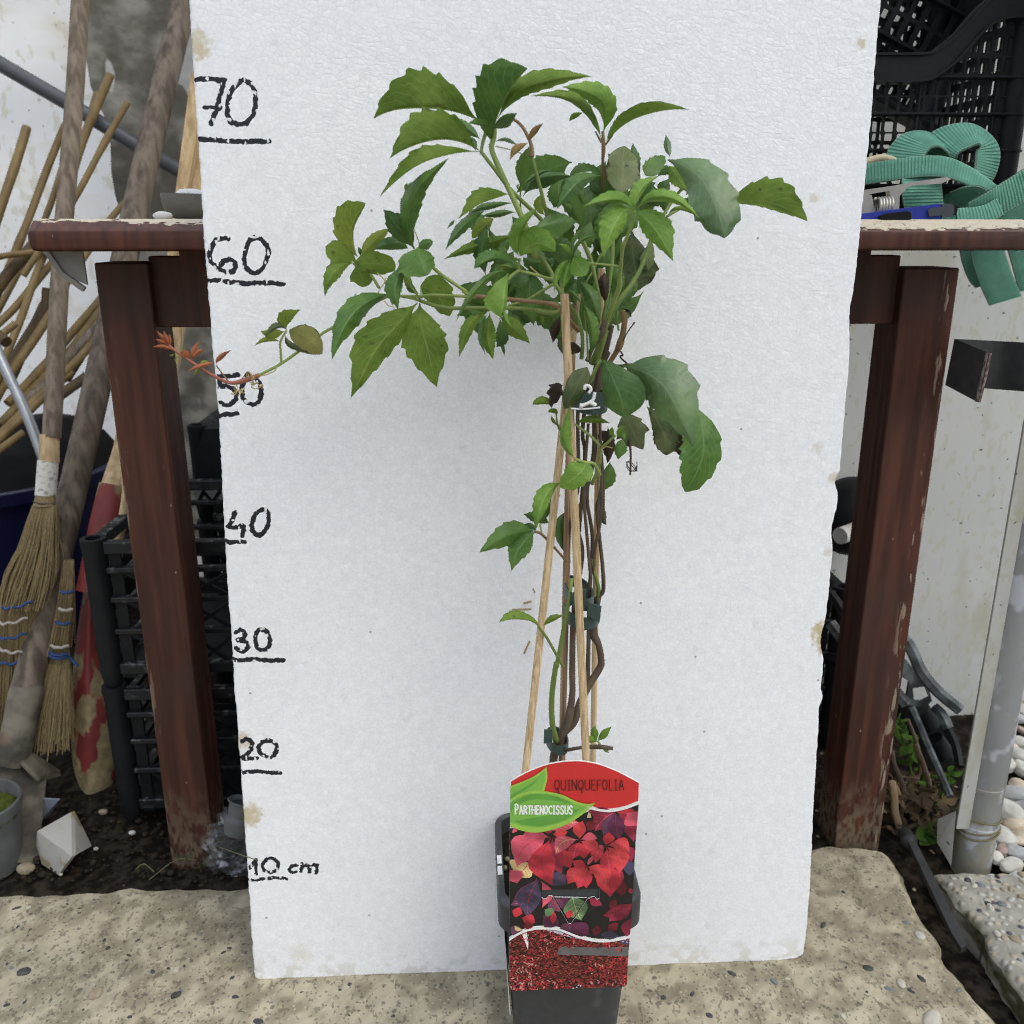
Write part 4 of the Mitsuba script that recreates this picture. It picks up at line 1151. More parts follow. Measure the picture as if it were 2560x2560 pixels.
mat('tool_steel', lambda p, n, uv: mix((.30, .28, .25), (.52, .50, .46), fbm(p.x * 90, p.y * 90, p.z * 90, 4)), .35, .5, metallic=.6)
wr = thing('adjustable_wrench', 'steel adjustable wrench partly hidden by the board, under the green strap', 'wrench')
P2 = lambda a, b, Y=.118: tuple(Z5(a, b, Y)[[0, 2]])
obj('jaw', upright(prism(Polygon([P2(620, 1480), P2(740, 1432), P2(960, 1400), P2(1100, 1372), P2(1340, 1338), P2(1372, 1352), P2(1300, 1386), P2(1100, 1400), P2(960, 1432), P2(760, 1466), P2(640, 1520)]), .006), [0, .1215, 0]), 'tool_steel', wr)
obj('body', upright(prism(Polygon([P2(600, 1480), P2(770, 1470), P2(775, 1500), P2(790, 1600), P2(920, 1585), P2(905, 1440), P2(965, 1430), P2(1040, 1415), P2(980, 1480), P2(975, 1590), P2(940, 1640), P2(760, 1650), P2(600, 1640)]), .008), [0, .1225, 0]), 'tool_steel', wr)
t = np.linspace(0, 1, 160)
a0, a1 = Z5(806, 1568, .1165), Z5(918, 1556, .1165)
ax = (a1 - a0)
obj('worm_screw', tube(a0 + t[:, None] * ax + .0085 / 1.2 * (np.cos(t * 2 * np.pi * 5)[:, None] * np.array([0, 0, 1]) + np.sin(t * 2 * np.pi * 5)[:, None] * np.array([0, 1, 0])), .0013, 8, n=320), 'tool_steel', wr, smooth=True)

ct = thing('box_cutter', 'blue box cutter with a black slider at the front edge of the tabletop', 'cutter')
mat('blue_plastic', lambda p, n, uv: mix((.008, .018, .20), (.02, .04, .32), fbm(p.x * 90, p.y * 90, p.z * 90, 3)), .4, .45)
mat('slate_plastic', (.045, .05, .06), .5, .4)
cp = lambda pts, y, t: upright(prism(Polygon([P2(a, b, .100) for a, b in pts]), t), [0, y + t, 0])
obj('body', cp([(600, 1625), (725, 1612), (1303, 1538), (1308, 1650), (1250, 1664), (725, 1690), (600, 1695)], .0995, .011), 'blue_plastic', ct)
obj('slider', cp([(830, 1632), (880, 1612), (1040, 1594), (1062, 1610), (1060, 1655), (960, 1678), (836, 1688)], .0955, .004), 'dull_black', ct)
obj('grip_plate', cp([(1196, 1590), (1215, 1572), (1306, 1562), (1306, 1625), (1206, 1634)], .0970, .0025), 'slate_plastic', ct)
obj('end_cap', cp([(1306, 1545), (1370, 1536), (1400, 1552), (1398, 1612), (1375, 1636), (1306, 1644)], .0985, .0125), 'slate_plastic', ct)
obj('tail', cp([(1398, 1550), (1425, 1545), (1436, 1580), (1420, 1625), (1396, 1620)], .1005, .008), 'dull_black', ct)
mat('beige_cord', (.50, .43, .30), .8, .2)
obj('cord_loop', tube([Z5(700, 1235, .16), Z5(790, 1205, .16), Z5(860, 1192, .16), Z5(935, 1206, .16), Z5(970, 1230, .165)], .0030, 8), 'beige_cord', smooth=True, label='short beige cord loop showing above the green strap', cat='cord')

# broken crate and litter under the right of the table
ZR = lambda a, b, Y: at(2100 + a / 2.541, 1500 + b / 2.541, Y)
jc = thing('broken_crate', 'broken black plastic crate tipped against the plastic sheet behind the right table leg', 'crate')
mat('slate_dust', lambda p, n, uv: mix((.035, .04, .043), (.15, .17, .175), smoothstep(.35, .75, fbm(p.x * 60, p.y * 60, p.z * 60, 4))), .5, .4)
J = [('rail', [(250, 60), (430, 275), (515, 450), (620, 580), (765, 700)], .0070, .31, .25, 'slate_dust'), ('rail', [(455, 680), (560, 930), (640, 1110), (700, 1250)], .0042, .27, .20, 'slate_dust'),
     ('rail', [(640, 730), (690, 830), (735, 930), (760, 1060)], .0055, .30, .24, 'black_plastic'), ('rail', [(600, 680), (650, 730), (690, 815)], .0065, .27, .25, 'slate_dust'), ('rail', [(-60, 150), (30, 260), (250, 470), (420, 660)], .0075, .33, .28, 'slate_dust'),
     ('rail', [(-80, 370), (20, 400), (250, 500)], .0085, .33, .30, 'black_plastic'), ('rail', [(-60, -40), (-10, 30), (60, 160)], .006, .35, .33, 'black_plastic')]
for name, pts, r, Ya, Yb, m in J:
    Q = [ZR(a, b, Ya + (Yb - Ya) * i / (len(pts) - 1)) for i, (a, b) in enumerate(pts)]
    obj(name, tube(Q, r, 6, n=4 * len(pts)), m, jc, smooth=30)
pl_ = Polygon([ZR(a, b, .28)[[0, 2]] for a, b in ((300, 300), (420, 380), (560, 545), (585, 640), (545, 680), (415, 668), (440, 520), (300, 420))]).difference(Polygon([ZR(a, b, .28)[[0, 2]] for a, b in ((462, 560), (540, 550), (570, 620), (520, 645), (470, 640))]))
obj('corner_plate', upright(prism(pl_, .004), [0, .284, 0]), 'slate_dust', jc)
pl_ = Polygon([ZR(a, b, .315)[[0, 2]] for a, b in ((330, 480), (440, 640), (640, 740), (725, 905), (702, 1080), (540, 1060), (470, 900), (330, 760))])
obj('side_panel', upright(prism(pl_, .006), [0, .321, 0]), 'dull_black', jc)
for a, b in (((505, 700), (585, 800)), ((590, 885), (668, 985))):
    obj('corner_post', tube([ZR(*a, .29), ZR(*b, .285)], .0125, 16), 'black_plastic', jc, smooth=40)
m = trimesh.creation.icosphere(subdivisions=3)
m.vertices = m.vertices * [.045, .04, .05] + at(2128, 1290, .40)
obj('black_ball_pot', m, 'black_plastic', smooth=True, label='round black pot seen between the board and the right table leg', cat='pot')
obj('pipe_end', tube([at(2100, 1340, .33), at(2160, 1318, .36)], .010, 16), 'white_plastic', smooth=40, label='white pipe end between the board and the right table leg', cat='pipe')
key = thing('plastic_crate', 'black crate added to keep the strip under the right end of the table dark', 'crate', 'black stacking crates under the table')  # added crate, mostly hidden; keeps the gap beside the board dark
lattice_crate(key, .30, .22, .22, moved((.12, .36, -.01), 0.), m='black_plastic')

# weeds and twigs by the channel
mat('twig', lambda p, n, uv: mix((.05, .035, .025), (.17, .125, .085), fbm(p.x * 160, p.y * 160, p.z * 60, 3)), .8, .2)
mat('dead_stem', lambda p, n, uv: mix((.26, .18, .10), (.42, .30, .17), fbm(p.x * 160, p.y * 160, p.z * 60, 3)), .8, .2)
thin('weed_leaf', lambda p, n, uv: mix((.04, .10, .015), (.13, .22, .05), fbm(p.x * 200, p.y * 200, p.z * 200, 3)), .5, .7)
TW = [([(330, 960), (345, 1050), (400, 1180), (400, 1300), (385, 1400), (415, 1480), (440, 1530)], .0028, .20, 'twig', 'bent brown twig rising from the channel'), ([(330, 1155), (345, 1260), (350, 1350), (380, 1450)], .0042, .19, 'dead_stem', 'flat tan dead stem right of the table leg'),
      ([(350, 1180), (380, 1250), (410, 1330)], .003, .20, 'dead_stem', 'short tan stem beside the bent twig'), ([(410, 1310), (470, 1270), (560, 1255), (640, 1250)], .0022, .21, 'twig', 'level twig crossing the weeds'),
      ([(480, 920), (540, 1080), (570, 1200), (560, 1330), (480, 1430), (400, 1470)], .003, .21, 'twig', 'hooked dark twig among the weeds'), ([(330, 1480), (420, 1450), (520, 1420)], .003, .195, 'twig', 'thick broken twig near the channel'),
      ([(370, 1120), (440, 1130), (500, 1135)], .0016, .22, 'twig', 'thin straight twig behind the table leg'), ([(575, 1590), (630, 1640), (690, 1670)], .0012, .16, 'dead_stem', 'thin pale stem on the channel soil'), ([(430, 760), (470, 860), (500, 960), (510, 1090), (470, 1150)], .0022, .24, 'twig', 'dark looping vine stem among the weeds')]
for pts, r, Y, m, lab in TW:
    obj('twig', tube([ZR(a, b, Y - .0 * i) for i, (a, b) in enumerate(pts)], r, 6, n=5 * len(pts)), m, smooth=True, label=lab, cat='twig')
g = np.random.default_rng(21)


def small_leaf(c, d, nrm, L, W, lobes=0):
    t = np.linspace(0, 1, 8)
    w = W * np.sin(np.pi * np.clip(t, .02, .98)) ** .8 * (1 + .25 * np.cos(t * 20) * lobes)
    s = np.cross(d, nrm)
    s /= np.linalg.norm(s)
    mid = c + t[:, None] * L * d - (t ** 2)[:, None] * L * .25 * nrm
    V = np.vstack([mid, mid + w[:, None] * s + (w * .25)[:, None] * nrm, mid - w[:, None] * s + (w * .25)[:, None] * nrm])
    F = []
    for i in range(7):
        F += [[i, i + 1, i + 9], [i, i + 9, i + 8], [i + 1, i, i + 16], [i + 1, i + 16, i + 17]]
    return trimesh.Trimesh(V, F, process=False)


wd = thing('weed', 'low green weed growing in the dark beside the right table leg', 'weed')
for cx, cy, sx_, sy_, n_ in ((380, 800, 40, 60, 16), (450, 960, 50, 80, 20), (560, 1130, 45, 60, 22), (640, 1210, 40, 70, 16), (590, 1390, 40, 40, 10), (690, 1110, 15, 25, 6)):
    for k in range(n_):
        c = ZR(cx + g.normal() * sx_ * .6, cy + g.normal() * sy_ * .6, .25 + g.normal() * .015)
        d = g.normal(size=3)
        d /= np.linalg.norm(d)
        nr = np.cross(d, g.normal(size=3))
        nr /= np.linalg.norm(nr)
        L = g.uniform(.007, .016)
        obj('leaf', small_leaf(c, d, nr, L, L * .33), 'weed_leaf', wd, smooth=True)
for a, b in (((360, 760), (470, 1240)), ((470, 960), (520, 1300)), ((560, 1130), (600, 1420)), ((690, 1080), (640, 1260))):
    obj('stem', tube([ZR(*a, .25), ZR((a[0] + b[0]) / 2 + 20, (a[1] + b[1]) / 2, .245), ZR(*b, .23)], .0012, 5), 'weed_leaf', wd, smooth=True)
wl = thing('seedling', 'bright green lobed seedling leaf beside the plastic sheet at the channel', 'seedling')
for k, (a, b, L) in enumerate((((560, 1480), (500, 1500), .022), ((560, 1475), (600, 1440), .02), ((565, 1485), (615, 1500), .02), ((555, 1485), (530, 1535), .020), ((562, 1490), (590, 1525), .018))):
    A, B = ZR(*a, .172), ZR(*b, .158)
    d = (B - A) / np.linalg.norm(B - A)
    obj('leaf', small_leaf(A, d, np.cross(d, np.cross([.2, -.6, .8], d)), L, L * .42, .25), 'weed_leaf', wl, smooth=True)
obj('stem', tube([ZR(562, 1482, .172), ZR(590, 1420, .18), ZR(610, 1390, .19)], .001, 5), 'weed_leaf', wl, smooth=True)
lt = []
for k in range(260):
    c = ZR(g.uniform(280, 690), g.uniform(1000, 1560), .215 + g.normal() * .02)
    c[2] = min(c[2], .03)
    c[1] = max(c[1], .17)
    d = g.normal(size=3) * [1, 1, .35]
    d /= np.linalg.norm(d)
    nr = np.cross(d, g.normal(size=3))
    L = g.uniform(.006, .02)
    lt.append(small_leaf(c, d, nr / np.linalg.norm(nr), L, L * g.uniform(.08, .4)))
mat('litter', lambda p, n, uv: mix((.03, .022, .014), (.16, .11, .06), fbm(p.x * 90, p.y * 90, p.z * 90, 3)), .85, .15)
obj('leaf_litter', cat_(*lt), 'litter', smooth=True, label='dead leaf litter on the soil under the weeds', cat='leaf litter', kind='stuff')
st = thing('plastic_stake', 'black plastic stake lying in the channel between pavement and kerb', 'stake')
a, b = atz(2270, 2098, .006), atz(2408, 2380, -.006)
d = (b - a) / np.linalg.norm(b - a)
obj('shaft', hull([p for f, w in ((0, .0042), (.88, .0056), (1.0, .0034)) for s in (-1, 1) for z in (0, .006) for p in [a + (b - a) * f + np.array([s * w, s * w * .45, z])]]), 'rubber', st)
obj('head', tube([a - d * .012, a, a + d * .004, a + d * .012], [.0065, .0085, .0088, .005], 14), 'rubber', st, smooth=50)

# river pebbles beyond the post
for k, (lo, hi) in enumerate((((.40, .385, .34), (.56, .54, .48)), ((.40, .33, .24), (.54, .46, .35)), ((.28, .29, .29), (.43, .43, .42)), ((.26, .19, .16), (.38, .29, .24)))):
    mat(f'pebble_{k}', (lambda lo, hi, k: lambda p, n, uv: mix(lo, hi, smoothstep(.3, .7, fbm(p.x * 70 + 5 * k, p.y * 70, p.z * 70, 4))))(lo, hi, k), .55, .35)
names = ('white', 'tan', 'grey', 'brown')
g = np.random.default_rng(8)
sm = trimesh.creation.icosphere(subdivisions=3)
ply_cache = {}
spots = []
BIG = [(2522, 2012, .026, 0), (2508, 2070, .021, 0), (2540, 2040, .018, 1), (2497, 2118, .0125, 0), (2534, 2138, .0165, 0), (2512, 2098, .012, 3), (2548, 2106, .016, 2), (2505, 1893, .0215, 0), (2540, 1965, .02, 2), (2551, 1870, .02, 0), (2528, 1852, .0155, 1), (2551, 1835, .016, 0), (2545, 1775, .014, 2), (2490, 2165, .0085, 2), (2512, 2168, .010, 1), (2545, 2168, .012, 2), (2556, 2070, .016, 1)]
for px, py, r, k in BIG:
    q = atz(px, py, .008)
    spots.append((q[0], q[1], r * .74, k))
for k in range(1500):
    x, y = g.uniform(.49, .85), g.uniform(.135, 1.25)
    r = g.choice([.007, .010, .013, .017], p=[.3, .35, .25, .1])
    w = ((np.array([x, y, .01]) - CAM) @ FW)
    px = 1280 + FOCAL * ((np.array([x, y, .01]) - CAM) @ RT) / w
    if px > 2575 or px < 2450:
        continue
    if all((x - a) ** 2 + (y - b) ** 2 > (.72 * (r + c)) ** 2 for a, b, c, _ in spots):
        spots.append((x, y, r, int(g.choice(4, p=[.28, .34, .26, .12]))))
for x, y, r, k in spots:
    v = int(g.integers(3))
    if (k, v) not in ply_cache:
        m = sm.copy()
        m.vertices *= (1 + .4 * (meshkit.fbm(m.vertices * 1.2 + 5 * v, 2, v) - .5))[:, None]
        ply_cache[k, v] = mikit.ply(m, f'pebble_{k}', smooth=True)
    w = T().translate([x, y, r * .45 - .010]).rotate([0, 0, 1], g.uniform(0, 360)).rotate([1, 0, 0], g.uniform(-15, 15)).scale([r * 1.15, r * .85, r * .62])
    obj('river_pebble', {**ply_cache[k, v], 'to_world': w}, None, label=f"{'large' if r > .0125 else 'small'} {names[k]} river pebble {'beside the kerb' if y < .22 else ('farther back' if y > .6 else 'half way back')} in the bed beyond the steel post", cat='pebble', group=f"{'large' if r > .0125 else 'small'} {names[k]} river pebbles {'beside the kerb' if y < .22 else ('farther back' if y > .6 else 'half way back')}")

# ================================================================== the climbing plant
def leaf_color(lo, hi, vein, spot=0., edge=None):
    def f(p, n, uv):
        u, t = dr.abs(uv.x), uv.y
        c = mix(lo, hi, smoothstep(.28, .72, fbm(p.x * 55, p.y * 55, p.z * 55, 3)))
        c = c * (.88 + .24 * noise(p.x * 420, p.y * 420, p.z * 420))
        q = (t - .34 * u - .10 * u * u) * 8.
        k = dr.abs(q - dr.floor(q) - .5)
        v = smoothstep(.41, .475, k) * smoothstep(1.0, .7, u) * .75
        v = dr.maximum(v, smoothstep(.055, .02, u) * smoothstep(1.02, .85, t))
        c = mix(c, mi.Color3f(vein), v * .5)
        if spot:
            s = smoothstep(.72, .78, fbm(p.x * 260 + 3, p.y * 260, p.z * 260, 3) + .10 * smoothstep(.75, 1., u) + .06 * smoothstep(.8, 1., t))
            c = mix(c, mi.Color3f(.055, .035, .02), s * spot)
        if edge:
            s = smoothstep(.0, .14, u - .93 + .5 * (fbm(p.x * 120, p.y * 120, p.z * 120, 3) - .38))
            c = mix(c, mi.Color3f(edge), s)
        return c
    return f


def leaf_mat(name, lo, hi, vein, trans=.8, gloss=.4, rough=.40, spot=0., edge=None, spec=.5):
    fn = leaf_color(lo, hi, vein, spot, edge)
    tex = proc(fn)
    scene[name] = {'type': 'blendbsdf', 'weight': gloss,
                   'a': {'type': 'principledthin', 'base_color': tex, 'roughness': .6, 'spec_trans': 0., 'diff_trans': trans},
                   'b': {'type': 'twosided', 'bsdf': {'type': 'principled', 'base_color': tex, 'roughness': rough, 'specular': spec}}}


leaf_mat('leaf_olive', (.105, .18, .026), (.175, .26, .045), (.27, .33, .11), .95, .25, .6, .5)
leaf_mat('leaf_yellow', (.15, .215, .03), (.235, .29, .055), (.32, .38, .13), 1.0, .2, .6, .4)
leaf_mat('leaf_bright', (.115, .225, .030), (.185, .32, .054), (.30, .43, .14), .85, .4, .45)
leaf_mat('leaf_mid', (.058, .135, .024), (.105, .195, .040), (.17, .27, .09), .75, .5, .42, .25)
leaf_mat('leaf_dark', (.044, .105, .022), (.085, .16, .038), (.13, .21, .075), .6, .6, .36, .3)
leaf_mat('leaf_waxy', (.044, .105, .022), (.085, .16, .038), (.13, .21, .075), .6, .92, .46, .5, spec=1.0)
leaf_mat('leaf_pale', (.17, .21, .09), (.28, .31, .17), (.33, .35, .18), .8, .3, .6, .7, (.06, .04, .022))
leaf_mat('leaf_old', (.055, .085, .032), (.115, .14, .06), (.16, .19, .09), .6, .4, .5, .7, (.06, .045, .02))
leaf_mat('leaf_tan_edge', (.20, .20, .06), (.27, .26, .09), (.13, .11, .04), .8, .3, .6, .7, (.015, .011, .009))
leaf_mat('leaf_brown', (.022, .014, .009), (.06, .038, .024), (.05, .03, .02), .3, .5, .5)
leaf_mat('leaf_red', (.24, .07, .035), (.36, .12, .055), (.40, .17, .09), .7, .4, .45)
leaf_mat('leaf_bronze', (.17, .115, .03), (.26, .17, .06), (.26, .21, .09), .7, .4, .5)

REG = {'A': (760, 80, 3.019), 'B': (1300, 80, 2.415), 'C': (360, 480, 3.019), 'D': (1000, 400, 3.019), 'E': (1300, 740, 3.45), 'F': (1160, 1200, 3.864), 'G': (1160, 1660, 3.864), 'H': (780, 560, 4.83), 'I': (1560, 360, 4.025), 'J': (1380, 330, 5.682), 'K': (1080, 400, 5.682), 'L': (1080, 640, 5.682), 'N': (1320, 600, 5.682)}


def rp(r, x, y):
    a, b, s = REG[r]
    return np.array([a + x / s, b + y / s])


PT = np.array([[0, .03], [.05, .05], [.10, .16], [.18, .44], [.28, .72], [.40, .93], [.52, 1.0], [.62, .94], [.72, .75], [.82, .48], [.90, .25], [.96, .09], [1, .0]])
NARROW = np.array([[0, .03], [.08, .06], [.2, .40], [.35, .80], [.5, 1.0], [.62, .93], [.75, .68], [.86, .36], [.94, .14], [1, .0]])
WIDE = np.array([[0, .03], [.06, .10], [.15, .32], [.3, .62], [.5, .9], [.66, 1.0], [.78, .93], [.88, .68], [.95, .36], [1, .0]])
ROUND = np.array([[0, .06], [.06, .30], [.14, .62], [.28, .9], [.45, 1.0], [.6, .95], [.75, .80], [.87, .56], [.95, .28], [1, .0]])
plant = thing('climbing_plant', 'tall leafy green climbing plant tied to bamboo stakes in front of the polystyrene board', 'plant')
leaf_rng = np.random.default_rng(77)


def leaflet(r, B, M, Tp, wl, wr, m, Yb=-50, Yt=-60, prof=PT, teeth=8., amp=.16, Ym=None, bend=1.):
    """One leaf blade: its midrib from B over M to Tp, half widths wl and wr as they show; Yb, Yt in mm: the distances of base and tip from the board's foot."""
    g = leaf_rng
    s = REG[r][2]
    b, mid, t = rp(r, *B), rp(r, *M), rp(r, *Tp)
    wl, wr = wl / s * 1.05, wr / s * 1.05
    n, h = 56, 6
    tt = np.linspace(0, 1, n)
    c = 2 * mid - (b + t) / 2
    mp = (1 - tt)[:, None] ** 2 * b + (2 * tt * (1 - tt))[:, None] * c + (tt ** 2)[:, None] * t
    mp = mp + np.stack([np.sin(tt * 7 + g.uniform(0, 6)), np.cos(tt * 6 + g.uniform(0, 6))], -1) * .012 * np.linalg.norm(t - b) * np.sin(tt * np.pi)[:, None]
    ym = (Yb + Yt) / 2 - .10 * np.linalg.norm(t - b) * .31 * bend if Ym is None else Ym
    yc = 2 * ym - (Yb + Yt) / 2
    Y = ((1 - tt) ** 2 * Yb + 2 * tt * (1 - tt) * yc + tt ** 2 * Yt) / 1000
    d = np.gradient(mp, axis=0)
    d /= np.linalg.norm(d, axis=1, keepdims=True) + 1e-9
    nn = np.stack([d[:, 1], -d[:, 0]], 1)
    L = sum(np.linalg.norm(at(*mp[i + 1], Y[i + 1]) - at(*mp[i], Y[i])) for i in range(n - 1))
    px = mpp(float(Y.mean()), mid[1])
    true = max(.25 * L, .9 * max(abs(wl), abs(wr)) * px)
    pf = np.interp(tt, prof[:, 0], prof[:, 1])
    halves = []
    ph = g.uniform(0, 1, 2)
    for k, (sg, w) in enumerate(((1, wl), (-1, wr))):
        wm = abs(w) * px
        dep = math.sqrt(max(0, true ** 2 - wm ** 2)) * .62
        dep = min(dep, .8 * true) * (1 if wl * wr >= 0 else (1.4 if w < 0 else -.2))
        q = (tt ** .92) * (teeth + .7 * (k - .5)) + ph[k]
        fr = q - np.floor(q)
        saw = np.where(fr < .80, (fr / .80) ** 1.2, 1 - (fr - .80) / .20)
        gate = np.clip((tt - .20) / .12, 0, 1) * np.clip((1.0 - tt) / .05, 0, 1)
        edge = pf * (1 + amp * gate * (saw - .45)) * (1 + .04 * np.sin(9 * tt + 6 * ph[k]))
        fwd = amp * .55 * gate * saw * true / px * .5
        us = np.linspace(0, 1, h + 1)
        P = []
        for u in us:
            off = nn * (sg * u * edge * w)[:, None] + d * (fwd * u ** 6)[:, None] * (1 if abs(w) > 0 else 0)
            qv = (tt - .34 * u - .10 * u * u) * 8.
            puck = np.abs(qv - np.floor(qv) - .5)
            yy = Y + dep * pf * u ** 1.35 + (.0009 * (puck - .25) * math.sin(math.pi * min(u + .08, 1)) + .0022 * true / .02 * np.sin(tt * 8 + 5 * ph[k] + u * 2) * u ** 2 * pf)
            x = mp + off
            P.append([at(x[i, 0], x[i, 1], yy[i]) for i in range(n)])
        halves.append(np.array(P))
    cols = np.concatenate([halves[0][::-1], halves[1][1:]], 0)
    uu = np.concatenate([-np.linspace(0, 1, h + 1)[::-1], np.linspace(0, 1, h + 1)[1:]])
    nc = len(uu)
    V = cols.transpose(1, 0, 2).reshape(-1, 3)
    uv = np.stack([np.tile(uu, n), np.repeat(tt, nc)], 1)
    i = np.arange(nc * (n - 1))
    i = i[i % nc != nc - 1]
    F = np.vstack([np.stack([i, i + 1, i + nc + 1], 1), np.stack([i, i + nc + 1, i + nc], 1)])
    obj('leaf', trimesh.Trimesh(V, F, process=False), m, plant, smooth=True, uv=uv)


